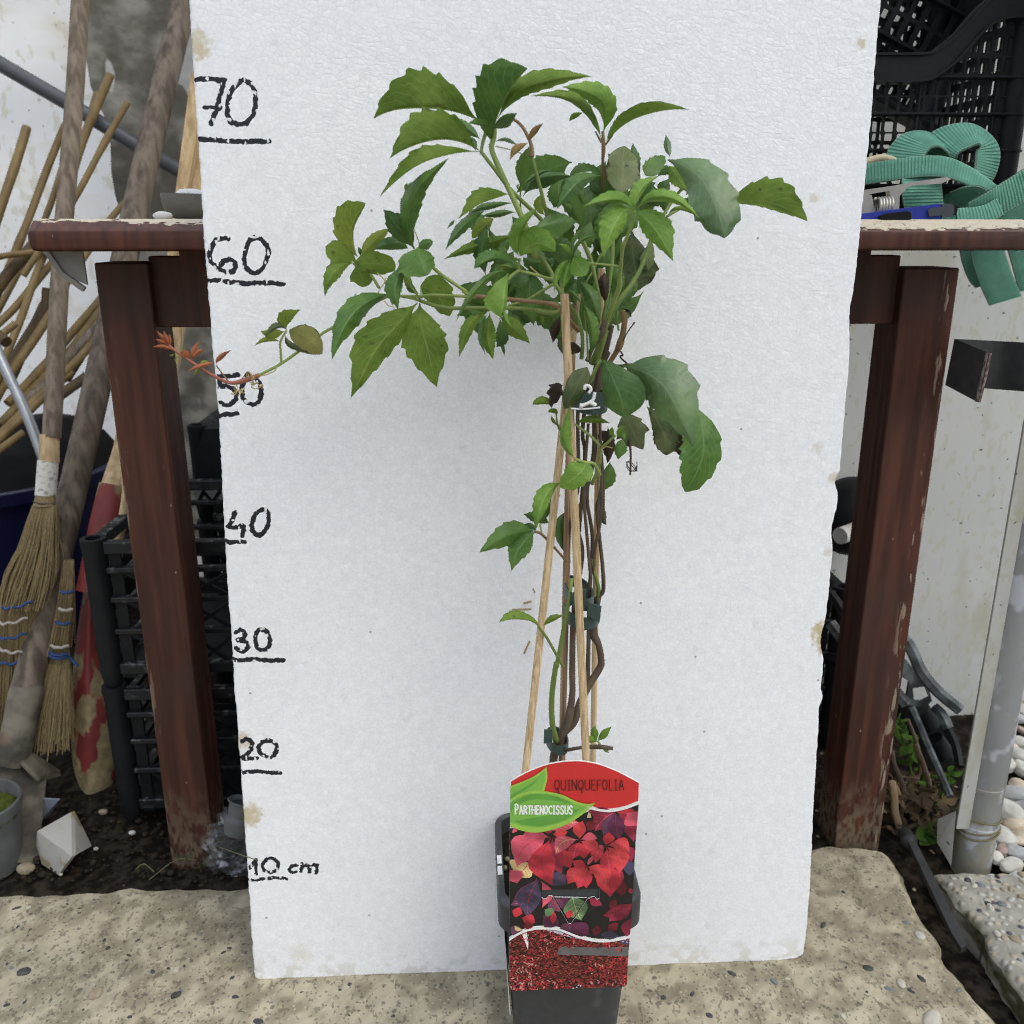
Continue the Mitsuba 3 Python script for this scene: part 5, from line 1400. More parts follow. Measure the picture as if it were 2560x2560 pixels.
LV = [
    # top left cluster
    ('A', (1330, 675), (900, 568), (526, 656), -235, 285, 'leaf_olive', -50, -70), ('A', (1318, 895), (980, 815), (650, 955), -185, 245, 'leaf_olive', -56, -92), ('A', (1322, 905), (930, 975), (573, 1245), -8, 112, 'leaf_olive', -60, -100, NARROW),
    ('A', (1335, 815), (1210, 715), (1090, 638), 45, 45, 'leaf_dark', -40, -20), ('A', (1428, 845), (1500, 540), (1690, 275), 270, -14, 'leaf_mid', -46, -80, WIDE), ('A', (1462, 655), (1730, 395), (2176, 338), 92, 62, 'leaf_olive', -48, -70),
    ('A', (1425, 735), (1505, 665), (1610, 612), 30, 62, 'leaf_dark', -55, -80), ('A', (1420, 720), (1330, 692), (1240, 690), 12, 42, 'leaf_mid', -55, -75), ('A', (1440, 830), (1530, 815), (1618, 862), 16, 16, 'leaf_dark', -48, -70), ('A', (1300, 905), (1270, 830), (1220, 800), 30, 30, 'leaf_dark', -35, -20),
    # vine tip
    ('A', (1695, 830), (1735, 755), (1808, 688), 26, 22, 'leaf_bronze', -66, -72), ('A', (1695, 838), (1610, 880), (1552, 968), 26, 30, 'leaf_bronze', -66, -80), ('A', (1632, 1185), (1660, 1020), (1698, 862), 60, 58, 'leaf_mid', -52, -60),
    # top right cluster
    ('B', (497, 672), (352, 438), (62, 388), 18, 50, 'leaf_olive', -22, -50, NARROW), ('B', (385, 485), (330, 505), (297, 540), 18, 16, 'leaf_olive', -25, -30), ('B', (501, 610), (485, 405), (250, 332), 62, 82, 'leaf_bright', -22, -60), ('B', (505, 600), (545, 510), (594, 463), 12, 16, 'leaf_mid', -15, -5), ('B', (470, 600), (440, 530), (425, 470), 14, 16, 'leaf_dark', -15, 0), ('B', (514, 680), (735, 505), (1022, 470), 76, -3, 'leaf_olive', -25, -60, PT, 5.5, .06), ('B', (520, 660), (600, 545), (720, 440), 30, 22, 'leaf_dark', -20, -8),
    # middle right
    ('J', (1160, 640), (1165, 400), (1150, 155), 75, 85, 'leaf_dark', -8, 5, PT, 7), ('J', (1010, 800), (900, 550), (798, 295), 70, 70, 'leaf_brown', -8, 0), ('J', (1005, 860), (1000, 540), (1030, 195), 245, 250, 'leaf_pale', -30, -15, ROUND, 4, .08), ('J', (1330, 620), (1440, 495), (1608, 343), 130, 120, 'leaf_mid', -20, -8, ROUND, 6, .2), ('J', (1500, 640), (1600, 560), (1680, 620), 90, 60, 'leaf_dark', -12, -8),
    ('J', (705, 600), (520, 560), (290, 600), -6, 130, 'leaf_dark', -34, -45, WIDE, 7, .2), ('J', (692, 618), (350, 735), (62, 1098), 125, 118, 'leaf_dark', -55, -85, PT, 7),
    ('B', (906, 758), (893, 690), (880, 620), 24, 22, 'leaf_waxy', -50, -40), ('I', (450, 215), (540, 330), (630, 480), 85, 90, 'leaf_olive', -12, -30), ('I', (440, 400), (410, 560), (430, 700), 70, 60, 'leaf_dark', 0, 0), ('I', (1000, 600), (1470, 598), (1848, 782), 245, 62, 'leaf_olive', -20, -62), ('I', (720, 600), (660, 590), (560, 560), 30, 50, 'leaf_dark', -8, -10),
    ('I', (440, 160), (830, 430), (1010, 950), 245, 240, 'leaf_waxy', -58, -92, WIDE, 6, .18), ('I', (430, 730), (570, 650), (762, 748), 24, 18, 'leaf_olive', -40, -60),
    # the bright young leaf in front
    ('J', (1150, 1102), (880, 960), (448, 1062), 36, 120, 'leaf_bright', -98, -122), ('J', (1105, 1095), (905, 1270), (728, 1785), 135, 215, 'leaf_bright', -98, -118), ('J', (1200, 1128), (1440, 1350), (1722, 1838), 240, 165, 'leaf_bright', -98, -120), ('J', (1185, 1092), (1235, 860), (1528, 618), 130, 42, 'leaf_bright', -96, -88), ('J', (1205, 1100), (1580, 915), (2098, 1222), 105, 70, 'leaf_bright', -98, -125),
    # old leaves at the back right
    ('N', (1480, -120), (1500, 300), (1575, 715), 300, 260, 'leaf_old', 5, -2, WIDE, 5, .14), ('N', (1760, 0), (1715, 220), (1690, 440), 90, 110, 'leaf_pale', -4, -6, WIDE, 4), ('N', (1480, 500), (1460, 680), (1330, 900), 90, 70, 'leaf_dark', -8, -10), ('N', (1250, 350), (1220, 550), (1200, 750), 90, 90, 'leaf_dark', 0, 0),
    # middle left
    ('K', (1105, 482), (760, 600), (372, 838), -4, 200, 'leaf_olive', -60, -90), ('K', (1175, 612), (800, 655), (545, 760), 44, 58, 'leaf_mid', -50, -75), ('K', (330, 850), (280, 900), (218, 978), 20, 24, 'leaf_dark', -60, -70), ('K', (770, 725), (470, 900), (186, 1284), 85, 75, 'leaf_dark', -70, -100), ('K', (1195, 742), (950, 758), (690, 805), 48, 50, 'leaf_dark', -40, -48), ('K', (870, 835), (715, 950), (572, 1115), 80, 95, 'leaf_yellow', -35, -45, ROUND),
    ('K', (1215, 1062), (740, 1185), (160, 1412), 95, 90, 'leaf_olive', -35, -60, NARROW), ('K', (765, 1640), (715, 1290), (782, 915), 125, 105, 'leaf_dark', -50, -55), ('K', (880, 1295), (866, 1150), (858, 1018), 14, 14, 'leaf_mid', -58, -60, NARROW), ('K', (1380, 900), (1230, 900), (1140, 800), 60, 80, 'leaf_dark', -15, -10),
    ('K', (1240, 1375), (1235, 1050), (1532, 652), 130, 36, 'leaf_bright', -92, -108), ('K', (1258, 1365), (1470, 1190), (1752, 1302), 225, 105, 'leaf_bright', -92, -112, ROUND, 6), ('K', (1165, 1505), (900, 1400), (600, 1545), 40, 130, 'leaf_mid', -92, -112, WIDE), ('L', (1095, 212), (680, 390), (343, 935), 62, 56, 'leaf_mid', -94, -118), ('L', (1085, 240), (1030, 560), (980, 870), 50, 265, 'leaf_bright', -95, -105, WIDE, 5, .1), ('L', (1010, 700), (1030, 870), (1145, 1018), 40, 20, 'leaf_bright', -100, -110), ('K', (1165, 1535), (1050, 1512), (925, 1490), 30, 26, 'leaf_olive', -85, -80), ('K', (1240, 1440), (1190, 1410), (1135, 1430), 24, 24, 'leaf_mid', -92, -96),
    ('D', (1345, 462), (1180, 478), (990, 525), 105, 72, 'leaf_dark', -60, -78), ('K', (1605, 785), (1525, 650), (1565, 478), 80, 60, 'leaf_yellow', -25, -20), ('K', (1290, 525), (1570, 250), (2010, 240), 62, 130, 'leaf_dark', -30, -40), ('K', (1285, 405), (1470, 215), (1752, 148), 40, 26, 'leaf_mid', -32, -45), ('J', (455, 1160), (320, 1100), (158, 1008), 105, 70, 'leaf_dark', -20, -35), ('K', (1225, 420), (1215, 380), (1235, 330), 14, 16, 'leaf_dark', -35, -30),
    # dark heart of the plant
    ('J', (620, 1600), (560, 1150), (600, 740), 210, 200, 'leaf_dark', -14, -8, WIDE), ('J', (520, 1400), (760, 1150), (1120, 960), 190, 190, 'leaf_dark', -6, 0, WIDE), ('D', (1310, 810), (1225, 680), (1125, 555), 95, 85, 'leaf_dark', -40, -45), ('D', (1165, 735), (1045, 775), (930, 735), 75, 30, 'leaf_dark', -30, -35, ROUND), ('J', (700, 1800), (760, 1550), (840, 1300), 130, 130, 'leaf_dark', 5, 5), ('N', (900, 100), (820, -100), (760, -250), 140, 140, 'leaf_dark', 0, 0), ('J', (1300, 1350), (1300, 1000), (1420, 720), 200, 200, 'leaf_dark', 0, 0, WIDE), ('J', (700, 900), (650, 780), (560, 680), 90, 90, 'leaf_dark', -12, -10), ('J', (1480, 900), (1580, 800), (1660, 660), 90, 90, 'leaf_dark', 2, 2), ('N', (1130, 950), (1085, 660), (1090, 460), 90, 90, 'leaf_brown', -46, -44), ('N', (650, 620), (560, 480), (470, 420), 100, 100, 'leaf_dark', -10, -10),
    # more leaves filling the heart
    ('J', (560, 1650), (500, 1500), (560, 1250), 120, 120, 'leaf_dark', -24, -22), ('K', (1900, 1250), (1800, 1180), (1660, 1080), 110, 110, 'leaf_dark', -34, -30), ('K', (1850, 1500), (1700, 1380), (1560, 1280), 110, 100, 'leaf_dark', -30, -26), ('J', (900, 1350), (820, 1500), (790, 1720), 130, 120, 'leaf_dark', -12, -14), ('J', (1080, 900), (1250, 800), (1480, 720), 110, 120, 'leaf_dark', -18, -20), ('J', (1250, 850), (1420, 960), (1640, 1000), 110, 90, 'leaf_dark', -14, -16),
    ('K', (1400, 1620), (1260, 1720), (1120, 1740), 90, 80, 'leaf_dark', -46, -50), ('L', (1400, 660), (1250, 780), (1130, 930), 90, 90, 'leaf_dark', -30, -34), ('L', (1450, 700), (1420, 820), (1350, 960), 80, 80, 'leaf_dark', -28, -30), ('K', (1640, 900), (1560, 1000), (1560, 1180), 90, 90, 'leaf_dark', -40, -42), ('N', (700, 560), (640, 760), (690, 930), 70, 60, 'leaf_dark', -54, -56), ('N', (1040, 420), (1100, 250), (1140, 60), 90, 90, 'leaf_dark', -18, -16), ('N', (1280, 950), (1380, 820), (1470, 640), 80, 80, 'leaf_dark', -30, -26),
    # small bright leaves at the centre
    ('N', (622, 250), (545, 140), (436, 52), 26, 62, 'leaf_bright', -84, -90), ('J', (292, 1785), (305, 1560), (455, 1325), 30, 30, 'leaf_mid', -84, -80), ('J', (295, 1785), (400, 1565), (645, 1465), 34, 26, 'leaf_mid', -84, -92), ('N', (638, 268), (735, 385), (810, 510), 140, 150, 'leaf_bright', -86, -104, ROUND, 4, .1), ('N', (605, 285), (440, 430), (378, 748), 55, 45, 'leaf_bright', -86, -100), ('N', (600, 290), (535, 480), (500, 695), 85, 68, 'leaf_bright', -84, -96),
    ('N', (720, 580), (890, 800), (1025, 1200), 105, 105, 'leaf_dark', -50, -60), ('N', (872, 1640), (900, 1250), (795, 925), 60, 112, 'leaf_mid', -70, -72), ('N', (555, 700), (660, 775), (755, 905), 28, 28, 'leaf_dark', -62, -66),
    # lower left of the canopy
    ('L', (755, 795), (525, 1010), (386, 1445), 85, 92, 'leaf_olive', -62, -88), ('L', (825, 800), (800, 1130), (870, 1470), 110, 112, 'leaf_olive', -56, -70), ('L', (800, 805), (690, 1080), (765, 1405), 32, 38, 'leaf_dark', -62, -75), ('L', (960, 880), (985, 1130), (915, 1292), 105, 80, 'leaf_dark', -40, -42), ('L', (985, 1180), (1005, 1300), (1030, 1422), 26, 22, 'leaf_dark', -42, -42), ('L', (950, 850), (1160, 1020), (1388, 1240), 125, 105, 'leaf_olive', -48, -58), ('L', (1120, 790), (1280, 850), (1340, 960), 115, 60, 'leaf_dark', -35, -35), ('L', (1620, 680), (1350, 560), (1070, 565), 165, 170, 'leaf_dark', -18, -30), ('L', (1560, 470), (1400, 420), (1200, 440), 60, 90, 'leaf_old', -22, -32), ('L', (1825, 588), (1650, 622), (1465, 600), 22, 18, 'leaf_dark', -35, -40), ('L', (1525, 235), (1300, 285), (1080, 415), 50, 80, 'leaf_dark', -30, -45), ('L', (1540, 828), (1562, 890), (1592, 990), 28, 28, 'leaf_olive', -45, -45),
    # left branch
    ('H', (1300, 955), (1362, 1400), (1506, 1970), 245, 275, 'leaf_olive', -62, -66, PT, 7), ('H', (1275, 955), (860, 1420), (468, 2105), 165, 285, 'leaf_olive', -66, -92, PT, 7), ('H', (960, 845), (500, 1075), (242, 1645), 130, 160, 'leaf_mid', -64, -100, PT, 6), ('H', (1308, 758), (1490, 850), (1662, 1115), 200, 135, 'leaf_olive', -46, -40, ROUND, 5), ('H', (1135, 490), (1010, 740), (1042, 1035), 85, 118, 'leaf_mid', -86, -98), ('H', (1282, 295), (1320, 450), (1384, 625), 150, 300, 'leaf_mid', -88, -98, ROUND, 5), ('H', (1290, 305), (1370, 235), (1462, 215), 50, 75, 'leaf_mid', -86, -86, ROUND, 3), ('H', (1120, 520), (1180, 700), (1215, 800), 30, 60, 'leaf_olive', -50, -45), ('H', (1140, 700), (1190, 780), (1290, 840), 50, 40, 'leaf_dark', -46, -46),
    ('A', (838, 1635), (800, 1300), (1098, 948), 72, 82, 'leaf_mid', -66, -95, PT, 7), ('A', (832, 1640), (722, 1480), (600, 1340), 78, 92, 'leaf_dark', -64, -70), ('A', (760, 1200), (770, 1170), (778, 1138), 14, 14, 'leaf_olive', -78, -78),
    ('A', (406, 1695), (360, 1500), (466, 1290), 150, 22, 'leaf_yellow', -60, -72, WIDE), ('A', (398, 1735), (285, 1668), (162, 1620), 85, 75, 'leaf_olive', -60, -76, WIDE, 5), ('A', (385, 1742), (235, 1800), (158, 1995), 56, 62, 'leaf_olive', -60, -80), ('H', (530, 505), (600, 630), (612, 765), 130, 140, 'leaf_olive', -52, -46, ROUND, 3, .06), ('H', (495, 485), (790, 480), (1000, 565), 145, 125, 'leaf_olive', -58, -50, ROUND, 4, .08), ('A', (428, 1702), (520, 1585), (655, 1478), 52, 56, 'leaf_yellow', -52, -42), ('H', (1155, 295), (960, 235), (765, 305), 72, 80, 'leaf_dark', -56, -64, ROUND, 3, .06), ('H', (592, 395), (575, 325), (560, 275), 20, 24, 'leaf_dark', -46, -44),
    # far left shoot
    ('C', (1080, 1042), (1075, 965), (1184, 886), 66, 36, 'leaf_yellow', -72, -78), ('C', (1032, 1130), (930, 1118), (828, 1164), 12, 24, 'leaf_yellow', -72, -80), ('C', (1062, 1050), (970, 1068), (878, 1050), 40, 38, 'leaf_yellow', -70, -78), ('C', (1070, 1032), (990, 1022), (915, 1098), 16, 32, 'leaf_old', -76, -82), ('C', (1098, 1040), (1225, 1120), (1345, 1222), 98, 76, 'leaf_tan_edge', -74, -80, ROUND, 4, .08), ('C', (1068, 1080), (1115, 1155), (1268, 1228), 22, 24, 'leaf_old', -72, -74), ('C', (1090, 1050), (1115, 1065), (1130, 1085), 12, 18, 'leaf_yellow', -72, -72),
    ('C', (195, 1165), (165, 1105), (148, 1044), 18, 18, 'leaf_red', -66, -70, NARROW), ('C', (188, 1160), (140, 1100), (95, 1048), 12, 12, 'leaf_red', -66, -68, NARROW), ('C', (192, 1160), (135, 1130), (86, 1112), 14, 14, 'leaf_red', -66, -72, NARROW), ('C', (200, 1165), (195, 1115), (190, 1070), 12, 12, 'leaf_red', -66, -64, NARROW), ('C', (245, 1205), (150, 1170), (64, 1170), 14, 16, 'leaf_red', -66, -74, NARROW), ('C', (362, 1262), (310, 1222), (270, 1218), 24, 28, 'leaf_red', -68, -72), ('C', (362, 1262), (375, 1195), (414, 1132), 20, 20, 'leaf_red', -68, -66), ('C', (364, 1262), (400, 1215), (454, 1192), 16, 20, 'leaf_red', -68, -72), ('C', (545, 1305), (575, 1245), (664, 1192), 18, 20, 'leaf_red', -70, -78), ('C', (540, 1282), (440, 1312), (322, 1352), 16, 20, 'leaf_red', -70, -78), ('C', (425, 1325), (400, 1355), (372, 1386), 12, 12, 'leaf_yellow', -69, -72), ('C', (270, 1215), (300, 1185), (300, 1158), 6, 6, 'leaf_yellow', -67, -70), ('C', (260, 1230), (240, 1255), (238, 1292), 6, 6, 'leaf_yellow', -67, -70), ('C', (240, 1215), (210, 1232), (190, 1230), 6, 6, 'leaf_yellow', -67, -70), ('C', (500, 1290), (455, 1285), (420, 1300), 8, 16, 'leaf_yellow', -70, -74),
    # lower right leaves
    ('E', (905, 985), (965, 1150), (1065, 1325), 115, 130, 'leaf_old', -38, -42, PT, 4, .3), ('E', (1095, 955), (1225, 1160), (1262, 1375), 130, 95, 'leaf_old', -40, -52, WIDE), ('E', (1300, 1120), (1350, 1260), (1390, 1390), 70, 60, 'leaf_brown', -48, -52), ('E', (1540, 985), (1570, 1360), (1424, 1692), 145, 185, 'leaf_mid', -52, -64, ROUND, 6), ('E', (880, 603), (1240, 800), (1496, 1310), 245, 190, 'leaf_waxy', -70, -104, PT, 7), ('E', (705, 548), (835, 780), (895, 1048), 215, 140, 'leaf_dark', -78, -92, WIDE, 3, .05), ('E', (900, 600), (1010, 680), (1080, 760), 40, 60, 'leaf_brown', -55, -55),
    ('E', (478, 1402), (385, 1230), (438, 935), 36, 62, 'leaf_bright', -92, -100), ('E', (568, 1432), (510, 1535), (340, 1648), 105, 120, 'leaf_bright', -92, -102, ROUND, 6), ('F', (945, 25), (775, 180), (693, 495), 56, 95, 'leaf_bright', -94, -112), ('E', (478, 1102), (620, 1062), (780, 1100), 32, 34, 'leaf_olive', -72, -80), ('E', (272, 935), (190, 912), (110, 936), 22, 46, 'leaf_olive', -58, -66, ROUND), ('E', (322, 1022), (290, 992), (243, 1000), 18, 24, 'leaf_olive', -60, -64, ROUND), ('E', (275, 1030), (285, 1075), (330, 1120), 14, 14, 'leaf_olive', -60, -62),
    ('E', (820, 1212), (790, 1175), (800, 1125), 20, 24, 'leaf_bright', -80, -86), ('E', (832, 1212), (865, 1160), (905, 1120), 28, 26, 'leaf_bright', -80, -88), ('E', (836, 1214), (880, 1200), (905, 1245), 30, 22, 'leaf_bright', -80, -84), ('E', (895, 1228), (862, 1310), (850, 1412), 60, 48, 'leaf_mid', -45, -50), ('E', (775, 1425), (755, 1560), (685, 1705), 65, 60, 'leaf_mid', -38, -40), ('F', (1298, 150), (1318, 310), (1378, 438), 45, 52, 'leaf_old', -36, -38), ('E', (372, 770), (315, 820), (268, 968), 62, 70, 'leaf_brown', -58, -62, PT, 4, .45), ('E', (345, 170), (312, 290), (282, 405), 34, 48, 'leaf_brown', -50, -52), ('E', (370, 330), (352, 410), (372, 505), 20, 26, 'leaf_old', -48, -50), ('E', (378, 435), (450, 448), (525, 475), 48, 50, 'leaf_brown', -66, -66, ROUND, 3), ('E', (580, 615), (490, 780), (385, 975), 90, 95, 'leaf_old', -74, -78, ROUND, 3, .04), ('E', (755, 1125), (772, 1280), (752, 1445), 50, 55, 'leaf_brown', -46, -48, PT, 4), ('E', (690, 1150), (720, 1200), (770, 1240), 50, 50, 'leaf_brown', -46, -48),
    ('F', (692, 495), (440, 530), (145, 705), 100, 118, 'leaf_mid', -72, -92, PT, 7), ('F', (694, 500), (545, 640), (458, 882), 98, 92, 'leaf_mid', -74, -90, PT, 6), ('F', (692, 497), (640, 452), (560, 436), 18, 36, 'leaf_dark', -68, -66), ('F', (830, 420), (710, 365), (574, 330), 55, 62, 'leaf_dark', -60, -62), ('F', (738, 435), (800, 280), (935, 140), 50, 50, 'leaf_mid', -66, -60), ('F', (995, 290), (930, 470), (965, 695), 58, 62, 'leaf_dark', -38, -40),
    ('F', (728, 1428), (565, 1340), (344, 1373), 6, 76, 'leaf_olive', -92, -112, WIDE, 8), ('F', (758, 1415), (850, 1345), (968, 1308), 36, 24, 'leaf_olive', -92, -100, PT, 6), ('G', (1288, 750), (1262, 670), (1270, 596), 40, 34, 'leaf_bright', -84, -90), ('G', (1292, 748), (1350, 680), (1425, 604), 38, 34, 'leaf_bright', -84, -92), ('G', (1284, 752), (1225, 730), (1160, 722), 34, 36, 'leaf_bright', -84, -92), ('G', (1340, 820), (1370, 835), (1400, 862), 14, 14, 'leaf_yellow', -84, -86)]
for row_ in LV:
    leaflet(*row_)
# the crowded heart of the crown: leaves hanging between the stems
REG['P'] = (0, 0, 1.)
gf = np.random.default_rng(31)
for k in range(44):
    cx, cy = (gf.uniform(1345, 1570), gf.uniform(440, 800)) if k < 30 else (gf.uniform(1190, 1400), gf.uniform(560, 810))
    if k < 30 and cx > 1560 and cy > 700:
        cx -= 120
    a = gf.normal(1.57, .75)
    L = gf.uniform(90, 165)
    Yk = gf.uniform(-30, 22) if k < 30 else gf.uniform(-36, -6)
    b, t = np.array([cx, cy]) - .5 * L * np.array([math.cos(a), math.sin(a)]), np.array([cx, cy]) + .5 * L * np.array([math.cos(a), math.sin(a)])
    mid = (b + t) / 2 + gf.normal(size=2) * 10
    leaflet('P', tuple(b), tuple(mid), tuple(t), L * gf.uniform(.14, .27), L * gf.uniform(.14, .27), 'leaf_mid', Yk, Yk + gf.uniform(-14, 6))

# ---- stems, stalks and tendrils
mat('stem_green', lambda p, n, uv: mix((.10, .16, .03), (.20, .26, .07), fbm(p.x * 160, p.y * 160, p.z * 40, 3)), .5, .4)
mat('stem_light', lambda p, n, uv: mix((.17, .25, .05), (.27, .34, .10), fbm(p.x * 160, p.y * 160, p.z * 60, 3)), .5, .4)
mat('stem_brown', lambda p, n, uv: mix((.045, .033, .024), (.14, .105, .072), fbm(p.x * 260, p.y * 260, p.z * 90, 4)), .7, .25, lambda p, n, uv: .0004 * fbm(p.x * 400, p.y * 400, p.z * 120, 3))
mat('stem_ruddy', lambda p, n, uv: mix((.15, .09, .04), (.26, .17, .08), fbm(p.x * 160, p.y * 160, p.z * 160, 3)), .5, .4)
mat('stem_red', lambda p, n, uv: mix((.24, .07, .055), (.34, .13, .08), fbm(p.x * 160, p.y * 160, p.z * 160, 3)), .5, .4)
mat('tendril', (.42, .34, .15), .6, .3)
mat('black_tendril', (.012, .010, .010), .6, .3)


def stem(m, r, pts, w, w1=None, knots=()):
    """A stalk through region points (x, y, depth in mm), w pixels of the region thick."""
    if isinstance(pts[0][0], str):
        rs = [p[0] for p in pts]
        pts = [p[1:] for p in pts]
    else:
        rs = [r] * len(pts)
    P, R = [], []
    for i, (rr, (x, y, Y)) in enumerate(zip(rs, pts)):
        q = rp(rr, x, y)
        P.append(at(q[0], q[1], Y / 1000))
        wi = w if w1 is None else w + (w1 - w) * i / (len(pts) - 1)
        R.append(wi / REG[r][2] * mpp(Y / 1000, q[1]) / 2 * (1.35 if i in knots else 1))
    obj('stem', tube(P, R, 10, n=8 * len(P)), m, plant, smooth=True)


stem('stem_light', 'A', [(1412, 850, -50), (1430, 930, -54), (1520, 1130, -58), (1660, 1435, -60), (1745, 1700, -50)], 40, 46)
stem('stem_light', 'A', [(1425, 640, -47), (1440, 760, -48), (1412, 870, -50)], 26, 40)
stem('stem_green', 'A', [(1330, 895, -57), (1420, 1010, -60), (1560, 1190, -58), (1780, 1405, -52), (1900, 1560, -46)], 28, 34)
stem('stem_green', 'A', [(1380, 735, -50), (1350, 830, -54), (1338, 905, -57)], 30, 24)
stem('stem_ruddy', 'A', [(1578, 655, -62), (1640, 705, -65), (1690, 790, -66), (1716, 860, -66), (1718, 940, -66)], 22, 34, (4,))
stem('stem_green', 'A', [(1718, 930, -66), (1745, 1040, -66), (1790, 1200, -64), (1832, 1385, -60), (1850, 1500, -50)], 26, 30)
stem('stem_green', 'A', [(1448, 862, -50), (1560, 890, -58), (1708, 942, -65)], 7)
stem('stem_green', 'A', [(1640, 1170, -52), (1632, 1250, -50), (1640, 1400, -44)], 12)
stem('stem_ruddy', 'B', [(500, 600, -22), (504, 690, -24), (500, 780, -22), (498, 860, -18), (500, 960, -10)], 18, 20, (1,))
stem('stem_ruddy', 'B', [(455, 600, -24), (492, 668, -24)], 10, 13)
stem('stem_ruddy', 'B', [(560, 622, -26), (516, 680, -24)], 9, 13)
stem('stem_light', 'N', [('J', 1172, 1120, -98), ('J', 1140, 1290, -96), ('J', 1050, 1530, -92), ('J', 1005, 1620, -90), ('J', 990, 1760, -86), ('N', 1320, 370, -82), ('N', 1300, 520, -78), ('N', 1300, 650, -74), ('N', 1230, 850, -68), ('N', 1140, 1110, -60), ('N', 1060, 1320, -52)], 46, 66, (3, 7))
stem('stem_light', 'N', [(1310, 375, -82), (1180, 360, -84), (1000, 340, -86), (880, 330, -86), (640, 262, -86)], 36, 26)
stem('stem_green', 'N', [('I', 660, 385, -20), ('I', 540, 500, -24), ('I', 430, 660, -28), ('I', 330, 850, -34), ('N', 1760, -40, -38), ('N', 1640, 320, -44), ('N', 1480, 620, -50), ('N', 1300, 860, -52), ('N', 1130, 1180, -50), ('N', 1020, 1480, -46), ('N', 900, 1760, -42)], 40, 84)
stem('stem_green', 'N', [('I', 780, 610, -15), ('I', 600, 640, -22), ('I', 430, 730, -28)], 30, 36)
stem('stem_green', 'N', [(780, 0, -50), (900, 290, -52), (960, 560, -54), (1010, 830, -52), (1010, 1050, -48), (960, 1400, -46)], 46, 54)
stem('stem_light', 'N', [(770, 30, -46), (860, 240, -48), (940, 480, -50), (985, 720, -50)], 44, 40)
stem('stem_green', 'N', [(1205, -40, -40), (1200, 250, -42), (1165, 560, -44), (1120, 850, -46), (1060, 1150, -46)], 56, 50)
stem('stem_green', 'N', [(1060, 190, -40), (1000, 280, -40), (940, 420, -40), (860, 540, -42), (820, 620, -42)], 30)
stem('stem_green', 'D', [('D', 1060, 720, -42), ('D', 1140, 850, -44), ('N', 360, 580, -46), ('N', 500, 800, -48), ('N', 640, 1010, -48), ('N', 700, 1230, -46)], 70 / 1.88, 60 / 1.88)
stem('stem_green', 'D', [('D', 1150, 700, -36), ('D', 1220, 800, -38), ('N', 480, 720, -42), ('N', 640, 1000, -44)], 30)
stem('stem_ruddy', 'L', [('N', 720, 1290, -52), ('L', 1930, 900, -58), ('L', 1790, 755, -64), ('L', 1740, 700, -66), ('L', 1640, 670, -68), ('L', 1400, 645, -70), ('L', 1070, 612, -70), ('L', 640, 572, -70), ('L', 590, 590, -70)], 74, 56, (3, 8))
stem('stem_light', 'L', [('L', 600, 590, -70), ('L', 400, 570, -70), ('L', 0, 555, -68), ('H', 1330, 872, -66), ('H', 1100, 872, -66), ('H', 940, 868, -64), ('H', 700, 980, -64), ('H', 290, 1225, -66), ('H', 130, 1318, -68), ('C', 1240, 1150, -70), ('C', 1040, 1292, -70), ('C', 870, 1382, -70)], 44, 42)
stem('stem_green', 'L', [('L', 1800, 740, -64), ('L', 1760, 790, -65), ('L', 1620, 795, -66), ('L', 1400, 752, -68), ('L', 1070, 737, -70), ('L', 750, 737, -70), ('L', 260, 742, -68), ('H', 1620, 1015, -66), ('H', 1480, 985, -66), ('H', 1300, 925, -64)], 66, 52, (2, 7))
stem('stem_light', 'H', [(1300, 925, -64), (1200, 895, -66), (1060, 872, -66), (950, 860, -66)], 34, 30)
stem('stem_light', 'H', [(1300, 900, -64), (1210, 770, -72), (1115, 660, -80), (1130, 520, -86)], 26)
stem('stem_light', 'H', [(1325, 890, -60), (1310, 760, -48)], 24, 16)
stem('stem_light', 'H', [('A', 845, 1640, -66), ('A', 870, 1600, -67), ('A', 828, 1480, -74)], 14, 10)
stem('stem_light', 'H', [('H', 1270, 300, -86), ('H', 1400, 460, -76), ('H', 1560, 610, -72), ('H', 1850, 810, -70), ('L', 440, 500, -70), ('L', 600, 590, -70)], 42, 44)
stem('stem_green', 'H', [(590, 520, -54), (700, 600, -56), (810, 770, -62)], 34, 38)
stem('stem_green', 'H', [(560, 440, -60), (545, 500, -58), (500, 485, -58)], 26)
stem('stem_green', 'H', [(975, 980, -70), (945, 915, -68), (930, 860, -66)], 14)
stem('tendril', 'H', [(785, 590, -72), (840, 640, -72), (880, 690, -72), (840, 760, -72), (770, 870, -70)], 17, 10)
stem('tendril', 'H', [(880, 690, -72), (890, 655, -72), (930, 660, -72)], 12, 8)
stem('tendril', 'H', [(875, 930, -70), (920, 985, -72), (980, 1000, -72), (985, 1050, -72)], 14, 8)
stem('stem_red', 'C', [(870, 1382, -70), (760, 1422, -70), (650, 1440, -70), (520, 1385, -70), (400, 1310, -69), (260, 1215, -67), (185, 1155, -66)], 32, 18, (1,))
stem('stem_light', 'C', [(1036, 1285, -70), (1032, 1200, -71), (1030, 1130, -72), (1075, 1045, -72)], 18, 16)
stem('stem_ruddy', 'C', [(545, 1308, -70), (590, 1370, -70), (640, 1432, -70)], 10, 12)
stem('tendril', 'C', [(1010, 1300, -70), (985, 1350, -72), (900, 1385, -71), (860, 1380, -70)], 9)
for (cx, cy, s_) in ((715, 1500, 1), (820, 1400, 2), (855, 1480, 3)):
    g = np.random.default_rng(s_)
    pts = [(cx + g.uniform(-55, 45), cy + g.uniform(-50, 45), -70 + g.uniform(-8, 4)) for k in range(9)]
    stem('tendril', 'C', pts, 9, 7)
